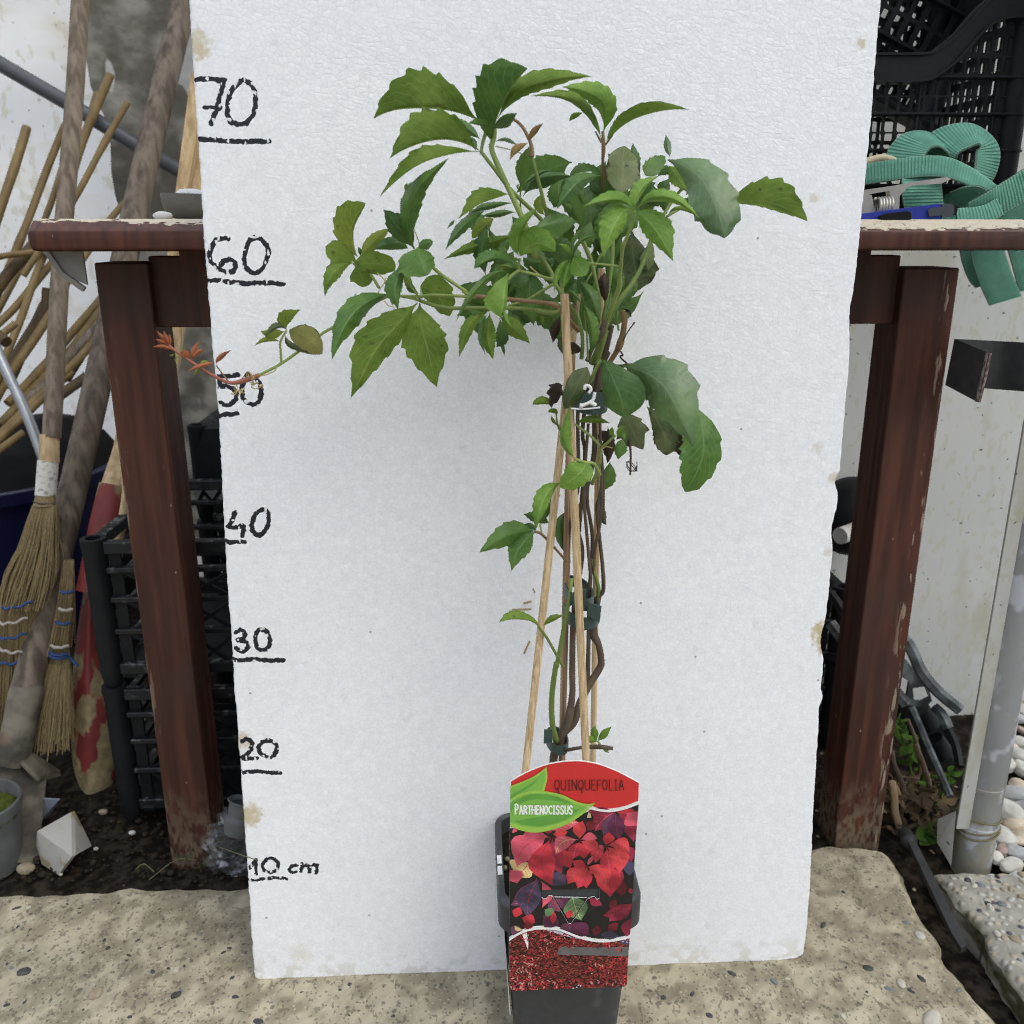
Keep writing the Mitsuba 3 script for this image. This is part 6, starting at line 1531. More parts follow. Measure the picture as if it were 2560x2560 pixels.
stem('stem_light', 'K', [(1245, 1400, -92), (1240, 1560, -90), (1400, 1610, -86), (1560, 1655, -82), (1720, 1690, -76), (1900, 1600, -70)], 40, 44, (4,))
stem('stem_light', 'L', [(1235, 205, -90), (1130, 280, -93), (1085, 340, -95)], 50, 30)
stem('tendril', 'K', [(1395, 1515, -86), (1450, 1570, -84), (1540, 1640, -82)], 24, 16)
stem('stem_light', 'L', [(1720, 400, -70), (1560, 500, -66), (1320, 640, -62), (1080, 700, -62)], 46, 30)
stem('stem_green', 'N', [(760, 1680, -60), (775, 1480, -64), (760, 1280, -64), (700, 1040, -62)], 62, 48)
stem('stem_green', 'N', [(850, 1700, -66), (835, 1350, -70), (800, 1000, -71)], 30, 22)
stem('stem_brown', 'N', [(840, 1720, -60), (920, 1520, -62), (1040, 1330, -64), (1090, 1150, -62)], 66, 76, (2,))
stem('stem_green', 'N', [(980, 1760, -54), (1060, 1480, -56), (1120, 1280, -56)], 70, 60)
stem('stem_ruddy', 'N', [(1150, 1750, -50), (1250, 1600, -52), (1300, 1500, -54), (1350, 1320, -56), (1375, 1120, -58), (1350, 1000, -58)], 70, 92, (2,))
stem('black_tendril', 'N', [(1350, 1430, -58), (1420, 1300, -60), (1500, 1190, -62), (1510, 1170, -62)], 16, 22, (3,))
stem('black_tendril', 'N', [(1390, 1000, -58), (1440, 1010, -62), (1460, 1090, -64)], 50, 20)
stem('stem_green', 'E', [(845, 130, -52), (838, 200, -54), (850, 300, -56)], 14, 18)
stem('stem_brown', 'E', [('E', 945, 1240, -44), ('E', 955, 1380, -46), ('E', 950, 1545, -48)], 24, 16)
g = np.random.default_rng(5)
stem('black_tendril', 'E', [(965 + 45 * math.cos(a), 1470 + 42 * math.sin(a * 1.3), -48 + 6 * math.sin(a)) for a in np.linspace(0, 13, 22)], 8)
stem('black_tendril', 'E', [(870, 480, -58), (885, 510, -60), (865, 520, -58), (880, 545, -56), (920, 590, -55), (800, 600, -54)], 16)
stem('stem_brown', 'E', [('E', 800, 640, -56), ('E', 900, 600, -64), ('E', 960, 590, -68)], 40, 24)
stem('stem_light', 'E', [(600, 750, -70), (640, 660, -72), (705, 560, -76), (770, 620, -79)], 34, 26)
stem('stem_light', 'E', [(690, 1290, -70), (600, 1200, -73), (475, 1105, -72)], 24, 22)
stem('stem_light', 'E', [(620, 1620, -50), (680, 1480, -58), (700, 1330, -66), (760, 1260, -74), (820, 1205, -80)], 34, 22)
stem('stem_light', 'E', [(690, 1540, -78), (640, 1450, -88), (560, 1435, -92), (470, 1405, -92)], 30, 26)
stem('tendril', 'E', [(700, 1330, -70), (740, 1300, -72), (800, 1310, -74)], 12, 8)
stem('stem_green', 'E', [(360, 1190, -56), (325, 1110, -60), (312, 1020, -60)], 24, 14)
stem('stem_light', 'F', [(735, 430, -66), (745, 510, -70), (690, 498, -73)], 20, 16)
stem('stem_ruddy', 'F', [(690, 500, -73), (750, 525, -70), (880, 660, -60), (990, 785, -52)], 28, 24)
stem('stem_green', 'F', [('F', 725, 1422, -92), ('F', 810, 1540, -84), ('F', 910, 1720, -72), ('F', 965, 1810, -64)], 26, 30)
stem('stem_brown', 'G', [(905, 842, -60), (1000, 830, -70), (1130, 808, -80), (1300, 800, -86), (1440, 815, -88)], 36, 34, (3,))
stem('stem_light', 'G', [(1292, 745, -84), (1330, 800, -85), (1390, 840, -86)], 20, 30)
# woody stems up the stakes
stem('stem_brown', 'G', [('G', 870, 1150, -58), ('G', 865, 930, -58), ('G', 890, 800, -58), ('G', 940, 690, -57), ('G', 1060, 560, -54), ('G', 1120, 380, -50), ('G', 1210, 200, -46), ('G', 1310, 40, -44), ('F', 1325, 1740, -44), ('F', 1300, 1590, -44), ('F', 1250, 1480, -44), ('F', 1260, 1300, -44), ('F', 1300, 1130, -44)], 84, 60, (0, 10))
stem('stem_brown', 'F', [(1300, 1130, -44), (1345, 1060, -46), (1340, 850, -48), (1310, 560, -50), (1290, 300, -50), (1300, 60, -46), ('F', 1330, -200, -44)] if False else [(1300, 1130, -44), (1345, 1060, -46), (1340, 850, -48), (1310, 560, -50), (1290, 300, -50), (1330, 40, -46)], 44, 30)
stem('stem_green', 'F', [(1300, 1130, -44), (1295, 1020, -46), (1255, 880, -50), (1240, 760, -52)], 46, 30)
stem('stem_brown', 'F', [(1245, 900, -50), (1270, 640, -54), (1320, 380, -58), (1330, 0, -60), (1335, -160, -60)], 34, 24)
stem('stem_brown', 'F', [('G', 900, 760, -60), ('G', 1000, 560, -60), ('G', 1045, 300, -58), ('G', 1045, 60, -56), ('F', 1055, 1400, -54), ('F', 1100, 1000, -50), ('F', 1135, 700, -50), ('F', 1090, 520, -52), ('F', 1060, 400, -52), ('F', 1150, 200, -48), ('F', 1200, 0, -46), ('E', 640, 1350, -44), ('E', 640, 1000, -44)], 64, 50, (1, 7))
stem('stem_green', 'F', [('G', 890, 745, -62), ('G', 852, 560, -66), ('G', 850, 300, -68), ('G', 890, 0, -70), ('F', 900, 1780, -70), ('F', 970, 1400, -68), ('F', 1020, 1120, -66), ('F', 1040, 950, -60)], 62, 38)
stem('stem_brown', 'F', [('F', 1195, 1960, -44), ('F', 1205, 1450, -44), ('F', 1215, 1050, -46), ('F', 1240, 560, -48), ('F', 1190, 200, -46), ('E', 600, 1500, -46)], 44, 34)
stem('stem_brown', 'F', [('F', 1225, 950, -52), ('F', 1190, 560, -54), ('F', 1160, 200, -54), ('E', 560, 1500, -52), ('E', 590, 1100, -50)], 34, 30)
stem('stem_brown', 'E', [('F', 1110, 500, -46), ('E', 560, 1400, -48), ('E', 540, 1200, -48), ('E', 560, 980, -50), ('E', 620, 760, -50), ('E', 660, 560, -50)], 36, 34)
stem('stem_brown', 'E', [('F', 1010, 800, -40), ('F', 1010, 400, -44), ('E', 500, 1650, -48), ('E', 500, 1250, -50), ('E', 500, 1000, -50), ('E', 540, 700, -50)], 34, 34)
stem('stem_brown', 'E', [(720, 1930, -44), (720, 1600, -46), (700, 1320, -48), (690, 1100, -48), (690, 900, -48)], 22, 26)
stem('stem_brown', 'E', [(660, 1000, -40), (680, 700, -42), (730, 480, -44), (770, 320, -44), (790, 250, -44)], 84, 50)
stem('stem_brown', 'E', [(640, 900, -46), (700, 620, -48), (760, 480, -50)], 70, 50)

# ---- stakes
mat('bamboo', lambda p, n, uv: mix((.36, .245, .12), (.58, .44, .265), smoothstep(.25, .75, fbm(p.x * 900, p.y * 900, p.z * 14, 4))), .5, .4, lambda p, n, uv: .0003 * fbm(p.x * 900, p.y * 900, p.z * 20, 3))
mat('bamboo_dark', lambda p, n, uv: mix((.16, .095, .055), (.36, .24, .15), smoothstep(.25, .75, fbm(p.x * 700, p.y * 700, p.z * 16, 4))), .6, .3)
for m, a, b, w, lab in (('bamboo', (1308, 1980, -104), (1443, 735, -40), 19.5, 'left bamboo stake in the pot, leaning right towards the top'), ('bamboo', (1472, 2040, -104), (1411, 735, -62), 21, 'front bamboo stake crossing before the plant stems'),
                        ('bamboo_dark', (1402, 2010, -52), (1432, 760, -44), 18, 'brown middle bamboo stake tied to the woody stems'), ('bamboo', (1481, 1990, -22), (1503, 672, -34), 16, 'right rear bamboo stake behind the plant stems')):
    A, B = at(a[0], a[1], a[2] / 1000), at(b[0], b[1], b[2] / 1000)
    r0 = w * mpp((a[2] + b[2]) / 2000, 1500) / 2
    n = 30
    P = A + np.linspace(0, 1, n)[:, None] * (B - A)
    obj('bamboo_stake', tube(P, r0, 14, n=60), m, smooth=50, label=lab, cat='stake')

# ---- plant ties
mat('tie_green', lambda p, n, uv: mix((.022, .042, .036), (.05, .08, .068), fbm(p.x * 120, p.y * 120, p.z * 120, 3)), .45, .4)


def tie(r, x0, y0, x1, y1, hgt, Y, dy, lab, tab=None):
    a, b = rp(r, x0, y0), rp(r, x1, y1)
    A, B = at(*a, Y / 1000), at(*b, Y / 1000)
    c, rx = (A + B) / 2, np.linalg.norm(B - A) / 2
    h = hgt / REG[r][2] * mpp(Y / 1000, a[1])
    e = (B - A) / (2 * rx)
    t = np.linspace(0, 2 * np.pi, 41)
    path = c + np.cos(t)[:, None] * rx * e + np.sin(t)[:, None] * np.array([0, dy / 1000, 0])
    m, _ = ribbon(path, [[0, 0, 1]] * 2, h, .0012, n=80, cols=3)
    k = obj('plant_tie', m, 'tie_green', smooth=30, label=lab, cat='tie')
    if tab:
        q = [at(*rp(r, *p), Y / 1000 - dy / 1000 - .002) for p in tab]
        obj('tab', hull(q + [p + [0, .0015, 0] for p in q]), 'tie_green', k)


tie('F', 978, 1055, 1240, 1120, 120, -52, 22, 'upper of two dark green plant ties round the stems at mid height', [(1140, 1060), (1185, 1060), (1170, 1205), (1140, 1205)])
tie('F', 975, 1265, 1300, 1250, 125, -52, 24, 'lower of two dark green plant ties round the stems, its end sticking out', [(1205, 1185), (1328, 1225), (1310, 1378), (1188, 1310)])
tie('G', 800, 720, 1000, 760, 95, -56, 14, 'dark green plant tie low on the woody stem above the tag', [(775, 640), (850, 640), (855, 755), (800, 745), (772, 770)])
tie('E', 470, 905, 740, 895, 125, -56, 26, 'dark plant tie with a white knotted string high on the stems', [(560, 835), (735, 830), (728, 960), (480, 975)])
mat('string', (.68, .68, .66), .7, .2)
S = lambda pts: [at(*rp('E', x, y), -.090) for x, y in pts]
obj('tie_string', cat_(tube(S([(556, 808), (565, 775), (600, 780), (612, 810), (590, 838)]), .0011, 6), tube(S([(645, 830), (625, 900), (540, 945), (518, 952)]), .0011, 6), tube(S([(600, 915), (640, 935), (648, 945)]), .0015, 6), tube(S([(515, 945), (540, 950)]), .0017, 6), tube(S([(440, 972), (560, 975), (690, 962)]), .0006, 6)), 'string', smooth=True, label='frayed white string knotted on the topmost plant tie', cat='string')
for a, b, w, lab in (((575, 1190), (652, 1168), .0009, 'dark dry splinter stuck on the board left of the upper tie'), ((465, 1250), (648, 1245), .0008, 'level tan splinter stuck on the board below the dark one'), ((580, 1675), (633, 1555), .0007, 'upright tan splinter stuck on the board left of the left stake'), ((665, 1045), (688, 1090), .0004, 'tiny tan splinter stuck on the board above the dark one')):
    q0, q1 = on_board(*rp('F', *a)), on_board(*rp('F', *b))
    obj('splinter', tube([bp(*q0, -.0006), bp(*q1, -.0006)], w, 6), 'dead_stem', smooth=True, label=lab, cat='splinter')

# ================================================================== the pot and its picture tag
mat('pot_plastic', lambda p, n, uv: mix(mix((.036, .037, .041), (.056, .057, .061), fbm(p.x * 60, p.y * 60, p.z * 60, 3)), mi.Color3f(.10, .10, .105), smoothstep(.62, .78, fbm(p.x * 70 + 4, p.y * 70, p.z * 50, 3)) * .6), .5, .35)
mat('pot_soil', lambda p, n, uv: mix((.006, .005, .004), (.03, .023, .016), fbm(p.x * 160, p.y * 160, p.z * 160, 4)), .95, .1, lambda p, n, uv: .004 * fbm(p.x * 110, p.y * 110, p.z * 110, 3))
RZ = .157
pc = np.array([.0192, -.0445])
half = (.0545, .0575)


def ring_sq(hx, hy, r, z, n=8):
    out = []
    for sx, sy, a0 in ((1, 1, 0), (-1, 1, 90), (-1, -1, 180), (1, -1, 270)):
        for a in np.linspace(a0, a0 + 90, n):
            out.append((pc[0] + sx * (hx - r) + r * math.cos(math.radians(a)), pc[1] + sy * (hy - r) + r * math.sin(math.radians(a)), z))
    return np.array(out)


def loft(rings, close=True):
    m = len(rings[0])
    V, F, k = np.vstack(rings), [], np.arange(m)
    for i in range(len(rings) - 1):
        a0, b0 = i * m + k, i * m + (k + 1) % m
        F += [np.stack([a0, b0, b0 + m], 1), np.stack([a0, b0 + m, a0 + m], 1)]
    if close:
        V = np.vstack([V, rings[0].mean(0)])
        F += [np.stack([k * 0 + len(V) - 1, (k + 1) % m, k], 1)]
    return trimesh.Trimesh(V, np.vstack(F), process=False)


hx, hy = half
S = lambda dx, r, z: ring_sq(hx - dx, hy - dx, r, z)
pot = thing('plant_pot', 'square dark grey plastic plant pot holding the climbing plant', 'flower pot')
obj('wall', loft([S(.0135, .012, .002), S(.0135, .012, .0022), S(.0050, .013, .128), S(.0046, .013, .129), S(.0010, .014, .1295), S(.0002, .014, .131), S(0, .014, RZ - .004), S(.0008, .014, RZ - .0012), S(.0022, .0135, RZ), S(.0042, .0125, RZ), S(.0054, .012, RZ - .001), S(.0056, .012, .128), S(.0078, .012, .120), S(.0160, .011, .006)]), 'pot_plastic', pot, smooth=35)
g = np.random.default_rng(2)
gx, gy = np.meshgrid(np.linspace(-1, 1, 40), np.linspace(-1, 1, 40))
Z = .142 + .006 * (meshkit.fbm(np.stack([gx * 6, gy * 6, gx * 0], -1), 4, 4) - .5)
V = np.stack([pc[0] + gx * (hx - .0055), pc[1] + gy * (hy - .0055), Z], -1).reshape(-1, 3)
i = np.arange(40 * 39)
i = i[i % 40 != 39]
obj('potting_soil', trimesh.Trimesh(V, np.vstack([np.stack([i, i + 1, i + 41], 1), np.stack([i, i + 41, i + 40], 1)]), process=False), 'pot_soil', pot, smooth=True)
for k, (px, py) in enumerate(((1262, 2170), (1268, 2148), (1265, 2055))):
    q = atz(px, py, .145)
    m = lumps[k].copy()
    m.vertices = m.vertices * .0022 + q
    obj('soil_grain', m, 'tan_stone', pot, smooth=True)
scene['paper_white'] = {'type': 'twosided', 'bsdf': {'type': 'principled', 'base_color': rgb(.72, .72, .70), 'roughness': .4, 'specular': .4}}
lb = [(pc[0] - hx + .0052 + .0035, pc[1] - .046, .124), (pc[0] - hx + .0052 + .0035, pc[1] + .02, .124), (pc[0] - hx + .0138, pc[1] + .02, .036), (pc[0] - hx + .0138, pc[1] - .040, .036)]
lb = [np.array(p) + [-.0042 - .0004, 0, 0] for p in lb]
obj('side_sticker', hull(lb + [p + [.0006, 0, 0] for p in lb]), 'paper_white', pot, label='white label sticker on the left side of the pot')
q0 = np.array([pc[0] - hx + .0018, -.06, RZ])
for k, (dy_, l_) in enumerate(((-.016, .010), (-.003, .010))):
    obj('rim_slot', bx(pc[0] - hx + .0006, pc[0] - hx + .0042, -.052 + dy_, -.052 + dy_ + l_, RZ - .0002, RZ + .0003), 'paper_white', pot)

# ---- the tag, drawn in photograph coordinates on its own plane and built as thin printed layers
TAGY = -.1062
R8 = (1180, 1900, 2.927)


def tg(x, y):
    q = at(R8[0] + x / R8[2], R8[1] + y / R8[2], TAGY)
    return q[0], q[2]


def curve(pts, n=12):
    """Catmull-Rom through tag points, in metres."""
    return [tuple(p) for p in smooth_path([tg(*p) for p in pts], n * (len(pts) - 1))]


def print_mat(name, color, lo=.93, hi=1.07, rough=.32):
    c = np.array(color, float)
    mat(name, lambda p, n, uv: mi.Color3f(*map(float, c)) * (lo + (hi - lo) * fbm(p.x * 130, 0., p.z * 130, 3)), rough, .45, two=True)


tag = thing('plant_tag', 'large picture tag with a red arched top hooked on the front of the pot', 'tag')
top = curve([(280, 155), (400, 88), (560, 28), (745, 4), (900, 22), (1040, 70), (1150, 125), (1226, 166)])
side_r = [tg(1222, 300), tg(1200, 560), tg(1180, 900), tg(1162, 1200), tg(1142, 1450), tg(1134, 1640), tg(1120, 1656)]
body_l = [tg(700, 1672), tg(300, 1690), tg(272, 1676), tg(272, 1400), tg(274, 900), tg(278, 500)]
shape = Polygon(top + side_r + body_l)
slot = Polygon([tg(*p) for p in ((512, 948), (934, 940), (934, 1012), (915, 1022), (895, 1000), (870, 1004), (858, 1016), (848, 1008), (726, 1006), (600, 1004), (585, 996), (560, 994), (545, 1014), (524, 1020), (511, 1006))])
vcut = LineString([tg(598, 1004), tg(708, 1192), tg(722, 1194), tg(846, 1008)]).buffer(.00055)
shape = shape.difference(slot).difference(vcut)


def layer(poly, k, m, name='print', label=None):
    """A printed layer, k hundredths of a millimetre... above the card."""
    g = poly.intersection(shape) if k else poly
    gs = [q for q in getattr(g, 'geoms', [g]) if q.geom_type == 'Polygon' and q.area > 1e-9]
    if not gs:
        return
    t = .0007 if k == 0 else .00005
    mesh = prism(shapely.MultiPolygon(gs), t)
    obj(name, upright(mesh, [0, TAGY + (.0007 if k == 0 else -.00006 * k), 0]), m, tag, label=label)


print_mat('print_white', (.78, .78, .76), .98, 1.02)
print_mat('print_red', (.58, .030, .030), .95, 1.05)
print_mat('print_green', (.115, .33, .05), .9, 1.1)
print_mat('print_lime', (.30, .52, .075), .9, 1.1)
print_mat('print_midgreen', (.19, .43, .07), .9, 1.1)
print_mat('print_ink', (.03, .012, .012))
print_mat('print_black', (.012, .011, .011), .6, 1.4)
inset = shape.buffer(-.0005)
layer(shape, 0, 'print_white', 'card')
wave_top = curve([(870, 348), (940, 362), (1020, 365), (1120, 345), (1222, 304)])
wave_low = curve([(268, 1315), (330, 1270), (420, 1235), (520, 1225), (640, 1236), (760, 1280), (880, 1312), (980, 1318), (1070, 1306), (1160, 1282)])
red = Polygon([tg(270, 0), tg(1240, 0)] + [tg(1230, 296)] + curve([(1222, 296), (1120, 335), (1020, 354), (940, 352), (860, 332)]) + [tg(500, 420), tg(268, 500)]).intersection(inset)
layer(red, 1, 'print_red', 'red_panel')
photo = Polygon([tg(262, 500), tg(600, 480), tg(860, 372)] + curve([(870, 360), (940, 374), (1020, 377), (1120, 357), (1226, 318)]) + [tg(1240, 1275)] + curve([(1160, 1276), (1070, 1296), (980, 1308), (880, 1302), (760, 1268), (640, 1222), (520, 1212), (420, 1222), (330, 1258), (262, 1302)])).intersection(shape)
layer(photo, 1, 'print_black', 'photo_ground')
low_ph = Polygon(curve([(262, 1328), (330, 1284), (420, 1250), (520, 1240), (640, 1252), (760, 1296), (880, 1326), (980, 1330), (1070, 1320), (1170, 1296)]) + [tg(1170, 1700), tg(262, 1710)]).intersection(shape)
mat('print_hedge', lambda p, n, uv: mix(mix((.010, .006, .006), (.10, .018, .014), smoothstep(.35, .6, fbm(p.x * 420, 0., p.z * 420, 3))), mi.Color3f(.30, .05, .04), smoothstep(.62, .70, noise(p.x * 900, 0., p.z * 900))), .35, .4)
layer(low_ph, 1, 'print_hedge', 'lower_photo')

# painted leaves of the upper picture
for nm, c in (('rose', (.56, .085, .13)), ('crimson', (.44, .028, .045)), ('scarlet', (.52, .045, .050)), ('wine', (.24, .020, .050)), ('plum', (.085, .020, .055)), ('violet', (.11, .040, .080)), ('maroon', (.13, .012, .020)), ('jade', (.10, .19, .085)), ('straw', (.55, .42, .20)), ('bluish', (.05, .045, .085))):
    lo_, hi_ = np.array(c) * .62, np.minimum(np.array(c) * 1.45, .9)
    mat('print_' + nm, (lambda lo_, hi_: lambda p, n, uv: mix(tuple(map(float, lo_)), tuple(map(float, hi_)), smoothstep(.25, .75, fbm(p.x * 90 + p.z * 60, 0., p.z * 90, 2))))(lo_, hi_), .32, .45)


def printed_leaf(B, Tp, w, bow=0., k=2, m='crimson', rib=None):
    a, b = np.array(tg(*B)), np.array(tg(*Tp))
    d = b - a
    L = np.linalg.norm(d)
    d /= L
    nv = np.array([-d[1], d[0]])
    t = np.linspace(0, 1, 22)
    mid = a + t[:, None] * L * d + (bow * 4 * t * (1 - t))[:, None] * L * nv
    pf = np.interp(t, PT[:, 0], PT[:, 1]) * 1.02 * w / R8[2] * mpp(TAGY, 2200)
    e = 1 + .07 * ((t * 6) % 1) * (t > .3)
    poly = Polygon(np.vstack([mid + nv * (pf * e)[:, None], (mid - nv * (pf * e)[:, None])[::-1]])).buffer(0)
    layer(poly, k, 'print_' + m, 'printed_leaf')
    if rib:
        layer(LineString(mid[2:-2]).buffer(.00022), k + .5, 'print_' + rib, 'printed_rib')
        for q in (.3, .45, .6, .74):
            i = int(q * 21)
            for s_ in (1, -1):
                if i + 4 < 22:
                    layer(LineString([mid[i], mid[i + 3] + s_ * nv * pf[i + 3] * .8]).buffer(.00010), k + .5, 'print_' + rib, 'printed_rib')


for a in [((1040, 375), (850, 370), 50, .1, 2, 'wine'), ((1045, 380), (900, 520), 70, -.1, 2, 'wine', 'rose'), ((1045, 380), (960, 560), 60, .05, 3, 'violet'), ((1050, 380), (1080, 580), 62, -.05, 4, 'plum', 'wine'), ((1060, 380), (1180, 600), 62, .15, 3, 'wine', 'crimson'), ((1050, 375), (1190, 470), 50, .2, 2, 'crimson'), ((1130, 385), (1215, 480), 80, .1, 5, 'rose'),
          ((900, 430), (850, 520), 40, 0, 2, 'maroon'), ((570, 520), (790, 458), 52, .12, 4, 'rose', 'straw'), ((590, 540), (700, 520), 40, -.1, 5, 'scarlet'), ((300, 500), (330, 520), 30, 0, 3, 'rose'),
          ((560, 560), (330, 780), 110, -.22, 6, 'rose', 'crimson'), ((575, 570), (350, 640), 60, -.3, 5, 'rose'), ((575, 570), (590, 915), 95, -.18, 7, 'crimson', 'wine'), ((590, 570), (660, 830), 70, -.1, 5, 'wine'), ((590, 560), (740, 700), 60, .1, 4, 'maroon'), ((560, 540), (560, 500), 25, 0, 6, 'crimson'), ((640, 640), (720, 790), 60, .0, 5, 'crimson'),
          ((780, 580), (612, 695), 58, -.28, 9, 'rose', 'straw'), ((790, 575), (810, 440), 46, .1, 9, 'scarlet'), ((795, 580), (920, 575), 34, .2, 9, 'rose'), ((790, 590), (930, 680), 46, .12, 8, 'scarlet', 'rose'), ((785, 595), (740, 720), 50, -.05, 8, 'crimson', 'rose'), ((785, 600), (820, 720), 50, .1, 7, 'crimson'),
          ((975, 620), (1000, 520), 42, -.1, 11, 'crimson'), ((985, 625), (1155, 680), 54, .30, 11, 'scarlet', 'rose'), ((980, 630), (1075, 830), 66, .22, 11, 'scarlet', 'rose'), ((970, 635), (905, 750), 46, -.2, 11, 'crimson', 'rose'), ((985, 640), (1010, 840), 60, .0, 10, 'crimson', 'rose'), ((960, 620), (930, 640), 20, 0, 11, 'rose'), ((1080, 620), (1170, 740), 50, .1, 10, 'wine'), ((1130, 720), (1150, 845), 46, .1, 9, 'bluish'),
          ((840, 775), (700, 905), 60, -.12, 13, 'scarlet', 'rose'), ((840, 770), (735, 730), 40, .1, 13, 'crimson'), ((842, 765), (885, 695), 16, 0, 13, 'rose'), ((845, 780), (968, 940), 58, .25, 13, 'scarlet', 'rose'), ((838, 780), (770, 935), 58, .05, 12, 'crimson', 'rose'), ((842, 780), (835, 935), 40, 0, 12, 'crimson'), ((850, 775), (930, 830), 46, .15, 12, 'scarlet'),
          ((960, 740), (1010, 1000), 90, .05, 8, 'crimson', 'wine'), ((1080, 760), (1020, 960), 60, 0, 7, 'wine'), ((1100, 870), (1090, 1000), 40, 0, 6, 'maroon'),
          ((420, 740), (300, 850), 80, .1, 4, 'straw', 'crimson'), ((350, 730), (290, 790), 60, .1, 3, 'straw'), ((420, 830), (455, 795), 14, 0, 6, 'straw'), ((280, 800), (330, 900), 60, .1, 5, 'rose'), ((470, 860), (280, 1060), 92, .2, 6, 'violet', 'rose'), ((490, 870), (410, 1150), 85, -.1, 7, 'bluish', 'crimson'), ((500, 880), (510, 1080), 40, .2, 6, 'rose'), ((520, 850), (690, 910), 60, .1, 4, 'bluish'), ((620, 830), (690, 900), 40, 0, 4, 'violet'),
          ((290, 1100), (370, 1120), 44, 0, 6, 'crimson'), ((360, 1150), (460, 1190), 46, .1, 7, 'crimson'), ((400, 1170), (410, 1245), 36, .1, 7, 'maroon'), ((520, 1130), (640, 1210), 60, -.1, 4, 'plum'), ((560, 1010), (640, 1110), 62, .1, 5, 'violet', 'crimson'), ((600, 1100), (590, 1200), 22, 0, 6, 'crimson'), ((530, 1090), (600, 1130), 40, 0, 5, 'jade'),
          ((735, 985), (800, 1170), 88, -.05, 6, 'jade', 'straw'), ((700, 1000), (640, 1090), 50, 0, 5, 'plum'), ((680, 1120), (740, 1130), 36, 0, 7, 'crimson'), ((720, 1180), (640, 1250), 40, .1, 7, 'violet', 'wine'), ((730, 1180), (860, 1275), 76, -.1, 8, 'plum', 'wine'), ((725, 1180), (740, 1300), 60, 0, 7, 'violet'), ((860, 1000), (955, 1060), 34, -.1, 5, 'wine'), ((280, 1215), (365, 1245), 46, -.15, 7, 'violet'), ((310, 1205), (370, 1240), 16, -.2, 8, 'straw'),
          ((1180, 1040), (955, 1135), 70, .15, 5, 'maroon', 'wine'), ((1170, 1080), (1000, 1180), 60, -.1, 5, 'wine'), ((1000, 1200), (1060, 1240), 50, 0, 4, 'maroon'), ((1170, 1150), (1130, 1290), 60, 0, 4, 'wine'), ((870, 1240), (950, 1250), 44, 0, 4, 'maroon'), ((930, 1270), (1080, 1290), 36, 0, 4, 'bluish'), ((1140, 960), (1180, 950), 26, 0, 5, 'wine'), ((1000, 1040), (1060, 1060), 40, 0, 3, 'maroon')]:
    printed_leaf(*a)
# sky, post, beam and leaf flecks of the lower picture
print_mat('print_sky', (.50, .60, .70))
print_mat('print_beam', (.13, .125, .125), .7, 1.3)
print_mat('print_flesh', (.55, .30, .26), .7, 1.2)
layer(Polygon([tg(*p) for p in ((540, 1242), (640, 1254), (760, 1298), (800, 1312), (720, 1296), (620, 1268))]).intersection(low_ph), 2, 'print_sky', 'sky_patch')
layer(Polygon([tg(*p) for p in ((368, 1276), (400, 1254), (412, 1330), (410, 1390))]).intersection(low_ph), 2, 'print_white', 'post_face')
layer(Polygon([tg(*p) for p in ((640, 1362), (900, 1372), (1146, 1366), (1144, 1436), (900, 1428), (620, 1424))]).intersection(low_ph), 2, 'print_beam', 'beam')
layer(Polygon([tg(*p) for p in ((1080, 1310), (1150, 1296), (1148, 1352), (1090, 1344))]).intersection(low_ph), 2, 'print_bluish', 'sky_patch')
flecks = {'print_crimson': [], 'print_scarlet': [], 'print_flesh': [], 'print_maroon': [], 'print_sky': []}
g = np.random.default_rng(15)
for k in range(1500):
    x, y = g.uniform(275, 1140), g.uniform(1250, 1680)
    left = np.clip((560 - x) / 250, 0, 1)
    hole = math.exp(-(((x - 720) / 150) ** 2 + ((y - 1540) / 110) ** 2)) + math.exp(-(((x - 900) / 330) ** 2 + ((y - 1415) / 45) ** 2)) + math.exp(-(((x - 340) / 60) ** 2 + ((y - 1370) / 80) ** 2))
    if g.random() < hole * 1.25 + .1:
        continue
    m = g.choice(['print_crimson', 'print_scarlet', 'print_flesh', 'print_maroon'], p=[.42, .22, .10 + .24 * left * (y > 1420), .26 - .24 * left * (y > 1420)])
    a, l, w = g.uniform(0, 6.28), g.uniform(8, 20), g.uniform(2.5, 6)
    pts = [(x + l * math.cos(a), y + l * math.sin(a)), (x - w * math.sin(a), y + w * math.cos(a)), (x - l * .8 * math.cos(a), y - l * .8 * math.sin(a)), (x + w * math.sin(a), y - w * math.cos(a))]
    flecks[m].append(Polygon([tg(*p) for p in pts]))
for x, y in ((780, 1645), (765, 1660), (795, 1650), (740, 1668), (1120, 1310), (1105, 1325), (1132, 1330)):
    flecks['print_sky'].append(Point(*tg(x, y)).buffer(.0006))
for kk, (m, ps) in enumerate(flecks.items()):
    layer(shapely.union_all(ps).intersection(low_ph), 3 + kk, m, 'printed_flecks')
# white rules between the pictures
layer(LineString(curve([(850, 342), (940, 362), (1020, 366), (1120, 346), (1230, 306)])).buffer(.00095), 16, 'print_white', 'white_rule')
layer(LineString(curve([(262, 1316), (330, 1271), (420, 1236), (520, 1226), (640, 1237), (760, 1282), (880, 1314), (980, 1319), (1070, 1308), (1170, 1284)])).buffer(.00095), 16, 'print_white', 'white_rule')
